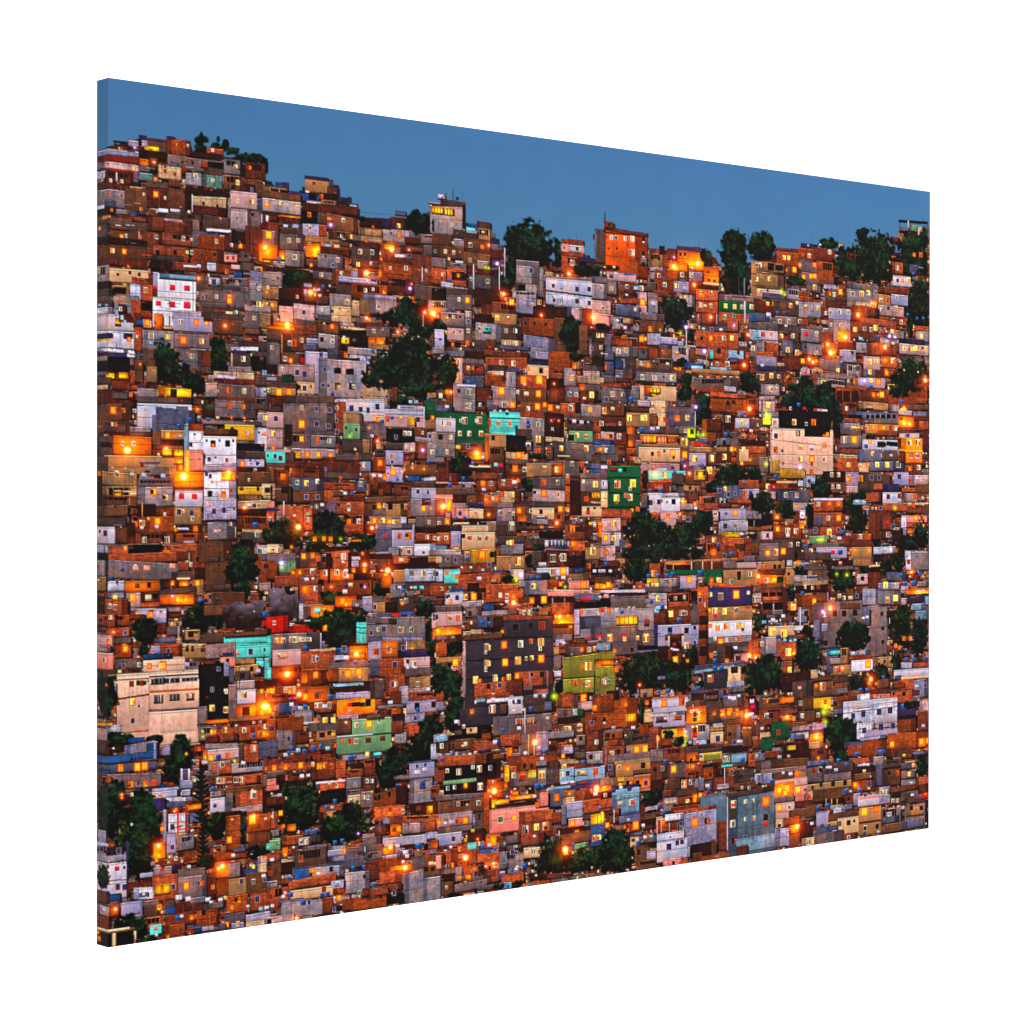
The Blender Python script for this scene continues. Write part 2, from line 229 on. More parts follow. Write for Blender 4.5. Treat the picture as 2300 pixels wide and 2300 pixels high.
# ---- small houses everywhere first, so that no gap in the transcribed picture is empty
ys = np.arange(0.0, RH, 15.0)
for y in ys:
    x = rng.uniform(-20, 0)
    while x < RW:
        w = rng.uniform(18, 48); h = rng.uniform(13, 27); c = 'abcghnmdionghmabh'[rng.integers(17)]
        yo = y+rng.uniform(-6, 6)
        if yo > np.interp(x+w/2, skx, sky_)+2:
            house(x, yo, x+w, yo+h, c, 0)
            for k in range(int(w/20)+1):
                if rng.random() < .6:
                    window(x+rng.uniform(4,w-4), yo+h*.5, 'ywwdoddwdd'[rng.integers(10)], rng.uniform(3,6), rng.uniform(4,8), 0)
        x += w*rng.uniform(.7, 1.0)
SAT, CON, SPILL, ILLUM, KEY, BACK = 1.32, .24, .8, 1.70, 300, 350
DATA = '''
@ 210 280 400
22 19 44 21 z-;24 20 25 28 z-;29 20 30 27 z-;37 20 38 27 z-;38 17 50 25 j-
114 7 120 24 T;110 13 117 21 T;116 12 127 20 T;108 21 126 32 T;133 12 138 20 T;126 19 142 30 T;138 16 148 30 T;142 24 160 34 T;150 30 188 44 T;186 40 190 54 T
5 27 50 35 j-;3 28 5 48 Q-;5 34 50 42 Q-;3 41 50 50 r-;30 47 w.6;43 48 y.7;13 49 50 57 Q-;45 25 V1
50 12 58 17 B-;53 17 60 25 j-;59 16 80 31 n-;80 13 88 18 B-;80 17 101 35 d-;100 18 106 35 a-;90 22 o.7;103 23 w.5;56 24 72 29 Y-;60 17 80 19 B-
50 29 80 38 m-;50 37 61 46 e-;61 37 70 47 n-;66 41 L.7;50 45 62 52 h-;81 34 103 47 h-;97 41 d.8;84 41 92 46 s-;71 45 96 60 p-;78 51 c1;89 54 c.9;82 56 w.5
96 45 103 55 d-;102 37 142 52 h-;108 42 d1;117 40 125 47 d-;125 41 142 48 z-;123 26 142 34 b-;130 28 w.8;120 48 140 56 g-;106 31 140 37 m-
142 38 160 55 i-;155 46 y1;160 44 165 58 m-;165 42 187 60 a-;170 47 o.8
3 51 13 60 k-;10 60 w.7;14 52 50 66 a-;19 61 w.8;31 62 w.8;27 64 L.2;25 52 26 62 k-;44 53 50 64 s-;46 58 b.9;50 53 65 62 F-;58 62 82 70 g-;82 60 95 68 n-
101 53 120 67 i-;111 56 w1.3;120 55 140 70 F-;130 61 w.9;142 55 160 72 n-;157 63 y1.1;152 68 z1;160 60 184 76 n-;163 65 176 74 m-;172 71 s.8;184 68 193 75 k-
3 64 40 71 a-;3 70 35 90 i-;16 77 o.8;31 77 d.6;35 70 60 95 n-;55 76 w.6;58 70 82 92 a-;68 76 Y1.4;78 80 w.7;80 70 100 96 n-;100 70 148 80 m-;88 79 a.6;128 71 L.2;100 74 106 95 m-
107 78 145 96 p-;120 86 d.9;135 89 d.9;107 89 145 99 a-;149 73 178 92 r-#pale pink house with two narrow windows;157 83 w.9;172 84 y1.2;178 72 193 80 g-;179 80 193 98 s-;188 87 Y1.1
3 88 12 92 k-;8 86 M.6;12 82 25 90 s-;3 91 25 100 m-;25 92 42 98 i-;20 93 o.6;40 94 48 98 t-;50 94 58 98 t-;52 92 o.8;71 91 82 96 k-;84 92 94 95 k-;70 96 97 104 g-;97 97 118 108 g-;104 95 w.6;107 76 108 95 k-;147 80 148 103 k-
149 92 170 115 i-;167 94 182 112 h-;173 98 d1;182 97 193 108 k-;188 102 y.9;181 108 193 115 a-
3 99 15 110 g-;10 98 20 103 o-;15 103 60 117 g-;42 100 58 106 b-;45 103 d.1;60 100 77 116 b-;77 103 97 106 i-;77 106 108 120 b-;120 100 148 118 g-;128 107 t.9;138 102 L.3;140 108 B1;123 113 150 117 k-;108 104 116 116 h-
3 108 18 124 h-;7 113 Y.7;18 111 58 130 n-;31 122 Y1.1;36 121 w.8;51 122 o.8;20 114 40 116 m-;57 117 75 132 b-;69 122 w1.1;75 118 107 132 b-;98 124 w1.1;107 116 125 135 h-;107 125 w.6;113 117 136 121 s-;114 121 145 137 d-;134 127 w1;142 121 160 138 a-;150 131 w.8;150 116 172 128 m-;165 111 184 148 a-;175 112 d.5;176 130 d.6;160 132 Y1;159 128 s.3;190 120 Y1.2
180 130 193 150 O-;186 134 L.9
3 123 58 132 m-;3 131 58 148 n-;21 137 y1.1;34 138 Y1.2;58 132 104 148 b-;70 139 z1.2;89 139 z1.2;102 139 y.6;63 142 98 148 g-;107 136 142 150 d-;107 139 w1;118 141 B.8;132 141 d1;142 141 157 150 P-;146 145 c.9;152 145 c.9;160 140 172 150 g-
3 146 40 153 a-;40 146 60 158 a-;38 154 L.4;62 148 98 160 m-;85 150 120 160 b-;98 153 115 155 k-;113 152 120 156 k-;117 150 145 160 n-;124 150 134 160 k-;131 157 P.8;134 152 155 162 d-;145 160 o.9;153 158 162 167 t-;150 152 160 158 r-;160 150 175 160 g-;170 160 193 175 j-;183 158 O1;188 156 v.7
3 153 18 175 i-;6 159 w1;18 157 60 173 p-#tan house with three small dark windows;27 163 d.8;40 161 d.9;50 163 d1;42 167 65 178 c-;58 175 c1.2;21 174 40 190 o-;22 177 36 183 z-;40 173 52 193 k-;52 174 65 192 c-;57 180 w1.4;3 170 20 182 m-;3 178 22 190 g-
65 160 72 178 j-;70 163 112 206 l-#white house with crimson shuttered windows;72 163 112 168 u-;86 177 M1.9;102 178 M1.9;67 177 M1.3;86 194 M1.7;102 194 M1.7;71 192 M1.2;72 182 112 183 i-;108 170 109 206 s-
114 167 L.8;112 170 140 182 g-;125 166 138 175 k-;131 171 s1.6;140 166 168 178 h-;146 171 d1.3;156 172 w1.1;140 176 163 185 g-;160 176 170 190 h-;115 180 145 206 h-;119 188 s.9;134 187 w1;144 181 172 200 h-;148 188 Y1.6;170 170 193 193 i-;180 178 w1;189 178 w1;189 184 Y.8
3 186 22 206 g-;22 186 50 206 i-
@ 590 340 400
3 36 13 40 B-;14 34 22 41 t-;21 34 29 42 B-;0 39 28 46 o-;9 41 18 45 z-;19 42 29 46 z-;28 44 42 52 B-
47 30 72 46 o-#tan rooftop hut on the crest;56 35 n1;46 28 72 32 B-;72 31 77 42 s-;70 39 82 48 n-;80 40 83 53 B-;38 44 40 47 B-;42 47 62 56 t-;50 47 58 54 z-;47 43 51 45 k-;62 46 82 52 m-;64 49 o.9;48 54 64 58 k-;64 53 82 62 o-;82 50 91 56 B-;92 50 97 56 B-;80 56 104 72 m-;95 58 103 65 j-;83 59 92 63 p-
0 45 42 54 n-;0 53 42 68 i-#grey house with one bright yellow window;5 58 Y1.1;20 57 y.8;38 60 p.8;43 58 104 68 a-;42 65 60 79 z-#black-walled house with an orange and a white window;51 69 o1.1;63 69 w1.1;60 66 70 80 g-;70 70 104 88 n-;70 71 77 76 O-;88 75 w1;74 80 V1.4
0 69 42 80 a-;17 70 42 72 O-;4 70 7 78 k-;7 70 16 76 a-;0 77 18 88 a-;18 78 44 82 g-;23 80 28 83 k-;33 79 40 84 k-;20 83 44 91 n-;44 79 62 93 j-;51 83 w1.4;61 80 70 93 c-;70 82 70 90 y-;0 86 18 104 h-;7 91 Y2
19 90 45 108 h-#grey house with two blue-tinted windows;29 97 w1.2;39 97 w1.1;47 93 84 100 o-;72 87 98 97 n-;86 92 w.8;97 93 y.9;104 83 130 93 o-;98 92 130 99 p-;113 97 o.8
105 75 140 84 m-;120 82 L.3;104 70 112 76 T;131 81 170 100 i-#grey roof house with an orange-framed window;149 91 o1.4;140 89 d.6;139 72 158 85 a-;148 81 y1;144 65 156 70 s-;130 74 140 84 B-;155 64 187 90 T#dark round tree on the skyline;181 56 193 61 k-;180 57 193 59 B-;182 60 193 67 o-;182 67 193 90 i-;154 94 175 101 a-;172 90 193 101 h-;135 99 155 101 n-
0 102 17 118 O-;3 104 L1.3;18 107 25 118 O-;25 108 46 126 i-#grey house with two narrow windows;35 115 w1.3;16 115 20 122 s-;47 100 63 116 O-#house front glowing orange;63 100 84 108 c-;68 100 75 104 u-;78 102 84 105 p-;63 105 95 113 a-;84 98 94 104 n-;98 99 126 106 a-;97 104 126 122 g-#grey-brown house with two pale windows;106 109 w1.3;119 110 w1.3;132 101 144 108 Y-;140 107 L1.6;150 103 175 110 g-;159 107 L.5;162 104 174 108 d-;144 112 155 115 k-;175 102 193 114 h-
48 117 60 125 n-;53 124 Y.8;60 112 88 128 i-#grey stained house with a white window at right;69 114 d.7;82 118 w1.2;77 124 s.9;98 118 126 126 n-;104 123 y1;129 117 L.4;118 122 w.8;128 119 162 124 a-;129 122 163 144 d-#brick house with a rounded corner;139 127 w.7;156 127 w1;133 128 o.6;126 128 130 138 O-;163 113 193 130 b-;163 128 193 146 b-;170 129 o.4;178 130 w.8;173 126 174 142 k-
0 129 3 L1;5 127 11 131 v-;0 127 50 133 m-;0 131 22 147 i-;17 138 d.6;23 127 57 158 T;55 128 76 140 h-;64 134 w1;52 127 82 131 m-;76 128 96 146 b-;86 133 w1;96 130 104 138 j-;113 132 L1.9;83 137 125 144 j-;118 134 124 140 i-;45 143 54 148 u-;41 150 49 157 k-;52 153 L1.8;59 151 V.7;57 156 Y.7;66 147 t1.2;80 145 97 158 g-;96 144 136 162 d-;112 151 w1;120 150 w.8;132 153 Y.9;110 156 146 162 j-;136 138 163 156 a-;160 149 V1.5;162 144 L.4;150 156 g1;166 146 193 163 g-;187 152 g.7
0 147 18 162 o-;6 148 w.9;5 153 Y.7;18 148 45 166 m-;38 158 y.7;46 158 72 166 g-;73 155 97 170 i-;92 164 y1.2;97 162 106 180 p-;101 165 w1;106 160 118 178 o-;117 160 146 178 r-;126 169 w1.1
0 162 17 174 o-;11 167 Y1.2;0 167 L.5;5 166 w.8;18 162 60 168 m-;18 168 34 190 P-;34 166 57 184 r-;45 175 s1.2;0 175 18 193 o-;12 185 35 193 O-;27 188 L1.8;58 168 76 182 i-;65 172 w.8;60 178 82 184 h-;75 168 97 190 p-;89 178 P.9;76 174 d.8;58 184 84 196 n-;76 190 Y1;67 188 y.6;84 186 100 190 r-;113 181 L1;116 183 O.8;108 186 132 193 a-;147 158 165 175 T;126 170 193 193 T#dark green trees with a street lamp among them;165 160 180 175 T;176 175 L1;184 176 L1.6;174 178 175 193 k-;180 162 193 175 i-;186 165 w.9;36 184 60 193 g-
@ 970 400 400
7 18 15 23 j-;23 12 24 24 s-;26 21 30 24 B-;10 25 37 32 g-;0 28 10 31 B-;0 31 34 62 i-#pale stained tower house with two barred windows on the skyline;0 31 13 39 Y-;15 33 24 41 Y-;3 31 4 39 d-;6 31 7 39 d-;9 31 10 39 d-;12 31 13 39 d-;17 33 18 41 d-;20 33 20.7 41 d-;22 33 22.7 41 d-;22 51 w.9;34 30 37 56 z-
0 45 3 60 T;36 50 49 56 t-;38 54 48 58 v-;49 48 64 56 g-;49 55 64 70 o-;56 59 p.9;23 57 50 66 g-;38 57 49 60 k-;64 66 74 72 B-;64 72 73 79 s-;0 61 22 74 n-;24 66 36 76 i-;35 66 64 83 n-#brown house under a red street lamp;42 73 w1.3;55 75 o1;62 73 L.7;64 79 78 88 a-;0 74 36 88 n-;15 80 w1;24 81 w1;4 80 s.7;34 82 64 97 n-;42 89 w1;19 88 y.6;0 87 16 98 h-;16 92 38 100 h-;0 98 16 116 c-#red brick house with pale window;12 105 w.9;17 98 38 118 c-;22 102 36 110 m-;29 106 O1;19 112 t1.4;26 90 34 92 k-
50 90 62 100 i-;56 94 64 100 g-;58 97 G1;62 98 G.8;71 93 V1.5;39 99 73 108 a-;40 106 72 122 h-#long brown-grey house with two narrow windows;43 110 w.9;61 112 w1.1;74 105 88 124 T;77 44 134 105 T#large dark tree standing on the skyline;132 65 141 95 T;80 84 92 118 T;45 94 46 126 k-;73 96 73.8 140 k-;79 76 80 108 k-
141 67 165 73 c-;141 72 165 86 P-#orange-pink house alone on the skyline;149 73 163 81 k-;158 77 d.9;144 76 d.5;141 81 165 86 c-;141 86 166 104 c-;153 92 w1.5;160 87 177 92 B-;168 84 172 88 B-;152 92 184 107 T;149 104 L1.2;177 56 188 98 g-;187 48 193 96 E-
92 90 117 97 h-;92 96 117 116 i-#tall plain grey house with one dark window;108 101 s1.2;117 97 122 124 i-;92 116 102 124 z-;102 116 117 130 i-;88 123 114 132 i-;92 131 114 148 j-;109 138 w1;114 128 120 142 m-;117 135 y1.2;119 126 s.9;123 102 132 108 p-;124 108 190 116 h-;124 110 178 127 k-#long white house of two storeys;132 117 s1.1;141 119 j1;158 121 s1.4;171 121 s1.3;124 126 178 141 k-;133 133 s1.1;141 134 w1;158 134 s1.4;171 136 s1.3;124 125 178 127 m-;177 116 192 130 h-;185 119 w1.2;174 133 193 152 r-#pinkish house with a warm lit corner;186 141 w1;174 132 193 134 s-
10 113 24 120 k-;23 119 35 121 k-;0 120 16 134 z-;5 122 g.6;16 120 46 130 g-;16 127 44 144 h-#grey house with a big yellow window;30 132 w1;39 133 Y1.4;0 133 16 147 o-;2 136 w.8;12 136 w.8;46 120 74 140 m-;54 137 75 150 a-;66 135 91 152 b-;78 126 L1.2;82 136 O.9;87 135 Y1.6;17 144 t1.2;24 144 t1;10 146 36 162 h-;24 151 w.9;31 151 d.8;29 146 L.3;36 144 44 164 i-;39 148 w.9;40 156 s.9;2 147 L1.7;17 152 O.8;65 147 92 160 o-#cream house with two lit windows;71 152 y1.3;84 153 y1.3;46 148 66 165 m-;93 148 112 152 z-;110 140 147 160 m-;119 149 L.8
147 140 153 155 s-;152 141 164 156 r-;154 156 163 160 z-;164 143 174 160 a-;175 151 L1.4;179 150 192 165 c-;178 158 193 168 T
0 153 18 185 T;17 163 35 177 r-#pink house with small dark windows;24 167 w1.1;31 167 s.7;15 168 y1;36 160 44 180 h-;40 166 w1;12 175 t.8;14 178 32 184 m-;23 181 Y.7;39 179 o1.2;48 158 72 178 i-;52 164 w1.2;56 161 65 168 v-;60 164 d.6;70 160 76 180 s-;76 160 98 176 g-#dark grey house with two broken white windows;81 166 w1;91 166 w1.2;76 176 98 184 p-;81 180 w1.1;91 180 w1.1;98 152 133 172 d-#bare orange brick house with three dark openings;102 158 d1;112 158 d.9;124 159 d1;100 172 134 196 j-;133 152 146 193 n-;138 150 165 193 T;160 160 172 193 n-;170 164 193 172 m-;180 172 o.8;186 172 o.8;171 175 190 182 h-;171 180 190 193 i-;184 184 w1;58 175 70 186 n-;46 176 58 190 g-;55 187 105 193 b-;63 184 R.8;70 186 k.7;78 187 k.6;86 186 k.8;94 187 w.9;75 182 106 187 s-;0 188 36 193 i-;6 184 12 192 k-
@ 1330 460 400
3 27 15 64 g-;3 28 5 60 s-;13 19 24 29 b-;14 9 14.6 19 B-;15 29 61 78 E-#big bare orange brick block on the skyline;14 28 61 32 a-;21 36 w1.1;26 36 w1.1;36 37 w1.1;44 37 w1.4;44 41 j.5;56 38 d1.3;56 41 k.6;44 52 w1.7;56 53 d1.3;56 57 k.6;53 58 60 66 h-;18 48 d.5;27 48 d.6;45 65 g1;56 65 d1.2;40 60 50 80 d-;12 66 28 70 m-;24 68 p.8;14 68 p.7
62 48 79 54 b-;62 53 77 68 o-;65 58 d.9;73 59 d.9;73 45 79 54 m-;77 54 85 68 b-;82 48 94 60 a-;89 57 V.8;92 46 118 54 B-;93 51 122 70 O-#house lit bright orange beside a small tree;96 54 d.9;101 54 d.9;84 62 95 72 O-;89 67 L1.3;115 64 L1.4;94 64 104 73 O-;118 47 133 70 T;121 68 138 88 O-#orange-lit house on the ridge;126 73 a1;127 82 a.9;133 83 a.9;115 70 t1;109 69 w.5
137 24 170 72 T#tall dark green trees on the skyline;167 28 193 62 T#dark blue-green round tree on the skyline;138 60 175 100 T;150 58 174 100 T;146 80 150 98 m-;159 78 159.7 98 g-;165 80 165.8 100 k-
173 62 193 104 o-#tall beige three-storey house;173 76 193 77 m-;173 88 193 89 m-;182 66 w1.2;190 66 z1.2;180 80 y1;191 80 y1;181 93 y1.1;185 95 193 102 s-;190 64 193 70 z-
0 64 10 78 T;16 74 48 84 r-#flat pinkish roof house with washing;35 75 46 77 t-;26 75 k1;21 78 g1.2;0 78 17 86 h-;0 86 17 103 i-;11 91 w1.2;17 82 27 98 h-;31 87 t1.2;21 91 w1;31 84 46 96 b-;38 89 w1;30 96 t1;45 88 61 94 i-;48 91 u1.2;54 91 w1.3;63 72 76 82 i-;63 68 80 73 i-;70 70 w1;68 72 93 84 d-;73 77 w1.1;94 72 106 83 g-;98 76 w1.2;108 73 120 84 s-;108 77 w1.2;93 80 t1;78 80 t.9;68 82 90 96 d-#dark brick house with one white window;79 87 w1.2;89 83 106 96 j-;92 88 y1.2;101 91 j1.4;105 83 117 98 a-;111 87 L1;60 84 70 95 g-;67 94 90 100 b-;121 85 138 87 p-
48 95 60 118 r-;54 105 60 110 y-;55 106 Y1.6;34 95 50 105 a-;38 98 k.8;31 102 52 108 c-;61 96 72 104 h-;61 102 72 118 i-#lavender-grey house with one pale window;67 108 j1.5;61 117 66 124 B-;64 119 t1.5;0 104 21 122 r-;12 112 w1.1;26 109 52 122 s-#blue-grey house front with a porch;47 110 50 116 y-;47 114 w.8;95 98 112 116 i-;102 101 w1.1;72 96 105 140 T#large bushy dark tree among the houses;103 110 112 120 T
113 88 138 93 m-;113 92 137 118 c-#brick house of two storeys with pale windows;118 96 Y1.2;129 96 y1.1;113 104 137 105.5 m-;118 109 w1.3;129 110 w1.1;123 110 p1;138 98 176 106 h-;138 106 176 118 w-#dark green house with a row of lit windows;145 110 y1.1;155 111 y1.1;163 111 w1.2;173 111 w1.2;177 103 193 116 a-;190 108 y.9;113 118 137 130 b-;129 122 L.9;115 119 116 130 j-;135 119 136 130 j-;138 118 168 130 c-;144 122 w1.3;154 121 w1;172 121 Y1.1;165 105 166.8 128 k-
0 118 24 132 P-;1 122 L1.2;4 128 18 136 T;22 122 40 136 i-;21 131 B1.2;28 126 k1;40 127 Y1.4;34 123 45 130 p-;31 133 43 137 a-;36 134 k1;45 131 52 138 i-;52 118 79 126 h-;52 126 78 140 n-;64 135 o1.4;74 136 G.6;80 139 t.8;118 132 147 138 h-;121 135 k.9;130 135 s.9;140 136 k.9;147 124 159 138 c-#small brick tower with a pink-lit window;154 131 V1;170 118 193 128 t-;180 119 k.8;170 128 193 136 h-;100 132 112 150 T;102 133 V1.6;96 139 G1.1;102 136 103 154 k-;169 141 L.8
113 138 159 156 c-#brick house with a glowing red-rimmed window;119 145 d1;129 145 Y1.2;143 145 w1.2;152 145 y1.2;147 138 148 156 a-;171 136 182 148 u-;182 136 193 150 k-;186 140 o1.1;168 147 178 154 n-;172 150 k.8;172 152 193 166 i-;175 156 w1.2;178 156 193 168 c-;0 140 14 150 g-;7 142 y1;12 142 y.8;0 150 13 166 g-;10 155 w1;0 156 s.8;16 140 22 164 s-;20 146 44 154 d-;24 139 33 143 z-;22 154 44 166 i-#grey house with a white door and window;29 159 w1.4;37 158 w1.3;44 154 50 166 h-;46 149 t1;54 146 Y1.5;58 146 Y.8;50 154 62 162 d-;60 140 75 153 j-;74 144 93 152 j-;93 148 100 154 j-;51 157 62 168 h-;62 156 72 168 d-;72 152 87 164 s-;71 156 87 170 n-;77 160 o.9;87 154 105 171 i-;93 162 y1.2;101 162 d.7;106 154 112 172 n-
126 156 164 170 c-;128 158 132 168 v-;138 159 d1.4;148 158 165 168 u-;159 161 d1;150 166 158 170 t-;122 159 V1.6;124 163 125 178 y-;131 169 170 180 c-;136 173 w1;147 173 w1.4;165 174 L1.1;0 166 14 180 m-;14 168 38 182 i-;22 168 33 178 t-;36 166 48 184 g-;50 170 68 178 o-;61 174 O1.1;54 172 w1;68 166 88 180 g-;82 173 p1;71 173 d.7;90 166 104 176 T;100 172 122 179 t-#blue tarpaulin roof;108 175 120 178 u-;128 176 150 180 u-;102 180 130 184 o-;175 165 188 178 g-;186 168 193 180 i-;92 179 O1
0 180 10 193 r-#plain pinkish wall house;10 182 14 193 s-;22 182 34 193 s-;28 188 w1;38 186 w1;26 188 41 193 a-;34 178 46 190 g-;48 178 93 184 g-;48 182 92 193 i-#grey house with three frosted windows;55 187 w1.3;68 188 w1.3;78 187 d.6;87 188 w1.4;108 179 160 184 o-#long house with a row of framed windows;108 184 160 193 n-;111 190 w1.2;118 188 w1;126 189 w1;137 189 Y1.1;144 189 w1.1;151 189 w1;158 189 y1;98 183 108 193 T;160 180 176 193 T;178 182 193 193 h-;185 188 w1.2
@ 1700 480 400
0 18 20 52 T;154 8 186 11 z-;155 10 155.6 18 g-;185 10 186 18 g-;164 8 165 18 k-;154 15 165 20 j-;154 20 166 32 o-;161 21 w.8;166 12 176 20 x-;175 15 188 28 r-;181 24 w1;145 26 156 34 a-
66 26 90 40 T;48 33 66 38 B-;20 38 46 46 a-;22 42 46 58 d-#rust-brown house with two narrow lit windows;30 48 y1;35 48 y1;45 38 64 52 d-;50 45 o.7;57 46 w1.1;62 38 85 52 a-;79 42 w1.1;56 35 k.6;69 34 k.7;89 33 94 38 p-;83 36 118 70 T;98 42 110 50 a-
30 56 46 70 n-;41 61 Y1.4;32 61 O.9;46 51 66 64 h-#grey house with yellow and orange windows;47 56 Y1;63 56 Y1.2;65 52 83 72 d-;69 55 o1;73 56 d.9;46 64 68 78 h-;51 69 Y1.1;59 68 Y1.2;63 68 Y1.2;32 68 52 80 T;66 68 84 78 b-
101 18 152 80 T#big blue-green tree on the skyline at right;108 15 122 30 T;82 50 116 72 T;122 50 145 74 T;152 18 187 56 T;176 14 188 42 T;150 40 187 70 T;171 45 o.8;178 45 o1.1;147 53 159 66 c-;153 59 w1.1;166 56 178 66 s-;176 52 187 66 T;147 62 150 68 a-
0 53 30 64 o-;0 56 w1;4 56 w1.1;12 54 19 61 z-;20 56 28 61 z-;0 64 30 82 o-;0 71 y1;14 71 y1;0 82 28 92 r-;3 84 y1;27 84 G1.3;30 88 G.7;0 65 30 66 m-;0 79 29 80 m-;6 87 31 93 s-;12 84 d.7
148 68 172 80 k-#white house with two glowing doorways beside trees;153 73 s1;158 73 O1.1;165 72 y1.2;170 66 t1;165 64 187 110 T;156 84 187 120 T;54 77 70 86 h-;63 80 y1.2;73 78 97 83 j-;89 77 97 82 c-;78 83 100 96 h-;79 87 o1;84 88 w1.2;91 85 Y1.4;86 90 98 94 a-;98 77 136 84 h-;98 83 132 98 i-#grey house with two yellow lit windows;104 87 w1.2;114 87 y1.4;121 86 y1.1;129 86 w1;132 80 166 88 b-;132 88 147 100 o-;135 94 w1;143 94 o1;146 88 164 100 j-#lavender house with small window;152 91 w.9;132 100 160 112 r-;134 104 w1;143 103 s1.1;151 103 w1.3;157 105 O.8
33 82 48 94 i-;46 84 58 92 b-;47 90 62 97 c-;0 94 18 108 a-;12 98 y.9;19 98 o1.2;28 99 O1;18 94 46 112 g-;37 100 y1.1;44 97 w.9;46 96 70 114 i-#broad grey house with one yellowish window;53 102 y1.1;67 103 y1;70 100 78 112 b-;75 108 w.9;73 112 B1.2;0 108 10 118 s-;13 110 k1.4;23 108 t1;30 108 t1;20 112 44 122 h-;25 117 w1.1;35 117 w1.3;44 114 56 122 c-;47 117 w1;56 112 70 120 n-;67 117 o.8;73 118 w.7
75 97 118 104 a-;78 103 102 116 j-#lavender-grey house with three narrow windows;80 107 w1;90 107 w1.2;99 107 w1;98 96 130 103 p-;128 98 Y1.4;125 97 L.6;103 100 122 116 c-#brick house with a curved gable wall;110 110 L1.2;120 102 132 112 b-;78 115 102 140 i-;81 121 w.9;91 121 w.9;112 114 142 122 c-;103 119 131 136 b-;107 126 y1.2;117 125 w1;124 126 w1.2;129 124 y1.4;141 116 152 126 b-;152 114 164 122 c-;157 118 w1;162 112 170 134 T;164 110 t1.1;174 114 t1;181 114 t1;171 118 187 122 z-;171 122 187 128 c-;173 128 187 140 i-#grey house with a yellow window at the right border;178 133 y1.3
0 118 23 128 h-;0 126 4 140 u-;2 127 23 138 k-#white house with an orange window beside blue house;7 131 o1.2;16 131 O1.1;23 122 50 130 g-;32 122 k.9;23 128 36 140 b-;27 133 y1;37 129 46 140 n-;40 133 w1.2;46 122 72 127 h-;48 126 71 140 i-#grey house with a red-curtained window;54 131 R1.4;65 131 w1.2;70 128 82 140 b-;88 126 100 140 O-;96 134 L1.3;121 134 134 140 g-;132 134 t1.2;113 136 u1.2;143 126 156 136 o-;147 128 y1;144 133 V1.3;150 134 V1;155 128 160 140 i-;141 139 u1.2;148 141 p1
0 138 24 154 i-;8 140 24 155 c-;28 138 40 152 s-#slate blue house with a lit window;34 148 y1.3;39 140 50 150 g-;42 149 50 153 O-;44 151 y1.2;49 141 71 154 i-;53 145 d.8;65 151 w1.1;73 140 90 152 b-;77 142 L1;88 140 108 150 a-;80 151 L1.5;83 150 O1.8;90 148 94 156 r-;93 148 108 162 j-;104 151 d1;108 140 120 152 i-;119 140 137 154 c-;126 144 o1;139 145 L1.3;130 142 o.8;137 146 152 154 b-;154 136 182 142 B-;155 142 187 154 r-;160 146 y1.2;167 147 y1.2;171 146 y1.2;175 146 y1.2;180 146 d.7;184 147 y1
0 150 22 158 c-;0 155 22 166 j-;22 162 32 167 p-;6 165 k1;30 155 48 170 a-;48 157 68 166 b-;50 160 Y1.2;57 158 L1;61 161 L.9;65 160 O1;61 165 t.9;68 160 100 172 h-;92 163 t1.4;75 169 b1;116 155 134 170 r-#small pinkish house with two warm windows;123 161 y1.3;130 160 y1.2;136 155 152 168 c-#brick house with an orange and a pale window;139 160 O1.4;148 160 y1.4;134 168 150 178 b-;141 173 Y1.3;116 169 132 178 h-;123 172 y1.1;120 175 t1;98 164 114 178 i-;106 168 w1.1;85 168 96 174 g-;88 170 y1
0 166 32 171 B-;0 172 30 186 g-;6 178 y1.2;16 176 y1.3;24 177 w1;0 174 9 175 k-;48 168 58 176 r-;53 173 R.9;62 171 w1;69 171 w1;33 178 O.6;58 174 68 182 b-;68 173 108 180 h-;66 180 104 193 i-;72 183 y1.1;100 182 w.8;107 182 o1.3;110 178 120 188 j-;117 181 V1;119 178 139 190 j-#lavender house with bright yellow window;124 181 y1.1;132 183 Y1.8;96 187 120 193 c-;124 188 t1.4;64 188 94 193 T;68 180 82 193 T;42 176 64 193 T;32 182 46 193 T;14 189 y1.4;22 189 w1;0 184 12 193 g-;150 155 187 185 T#dark bushes at the right border;142 172 187 193 T;183 181 L1.3;171 180 182 190 a-;160 170 w.4;175 172 w.4
@ 210 670 400
3 3 22 10 g-;7 8 u1;14 8 u1;22 2 50 6 o-;27 7 36 16 a-;30 12 w1.1;41 2 52 20 c-;53 6 63 12 z-;51 14 64 22 d-;65 0 112 34 l-;71 6 M1.6;86 7 M2;102 8 M2.1;66 17 76 36 e-;71 28 68 34 d-;108 0 109 16 s-;82 20 84 30 M-;76 30 86 34 p-
3 10 22 18 l-;3 17 44 36 k-#lavender-white house with violet shadows at the left border;24 22 31 29 Y-;34 21 44 27 Y-;28 17 41 26 m-;24 13 27 20 u-;30 19 33 24 u-;33 24 36 28 u-;3 35 45 55 k-;3 38 21 43 B-;4 45 19 47 Y-;33 38 42 43 B-;39 45 Y1;3 55 46 59 l-;3 59 36 64 B-;33 56 38 60 s-;37 62 45 64 k-;3 64 40 80 z-;3 63 16 69 i-;45 31 53 58 c-;48 42 w.7;46 58 52 68 s-
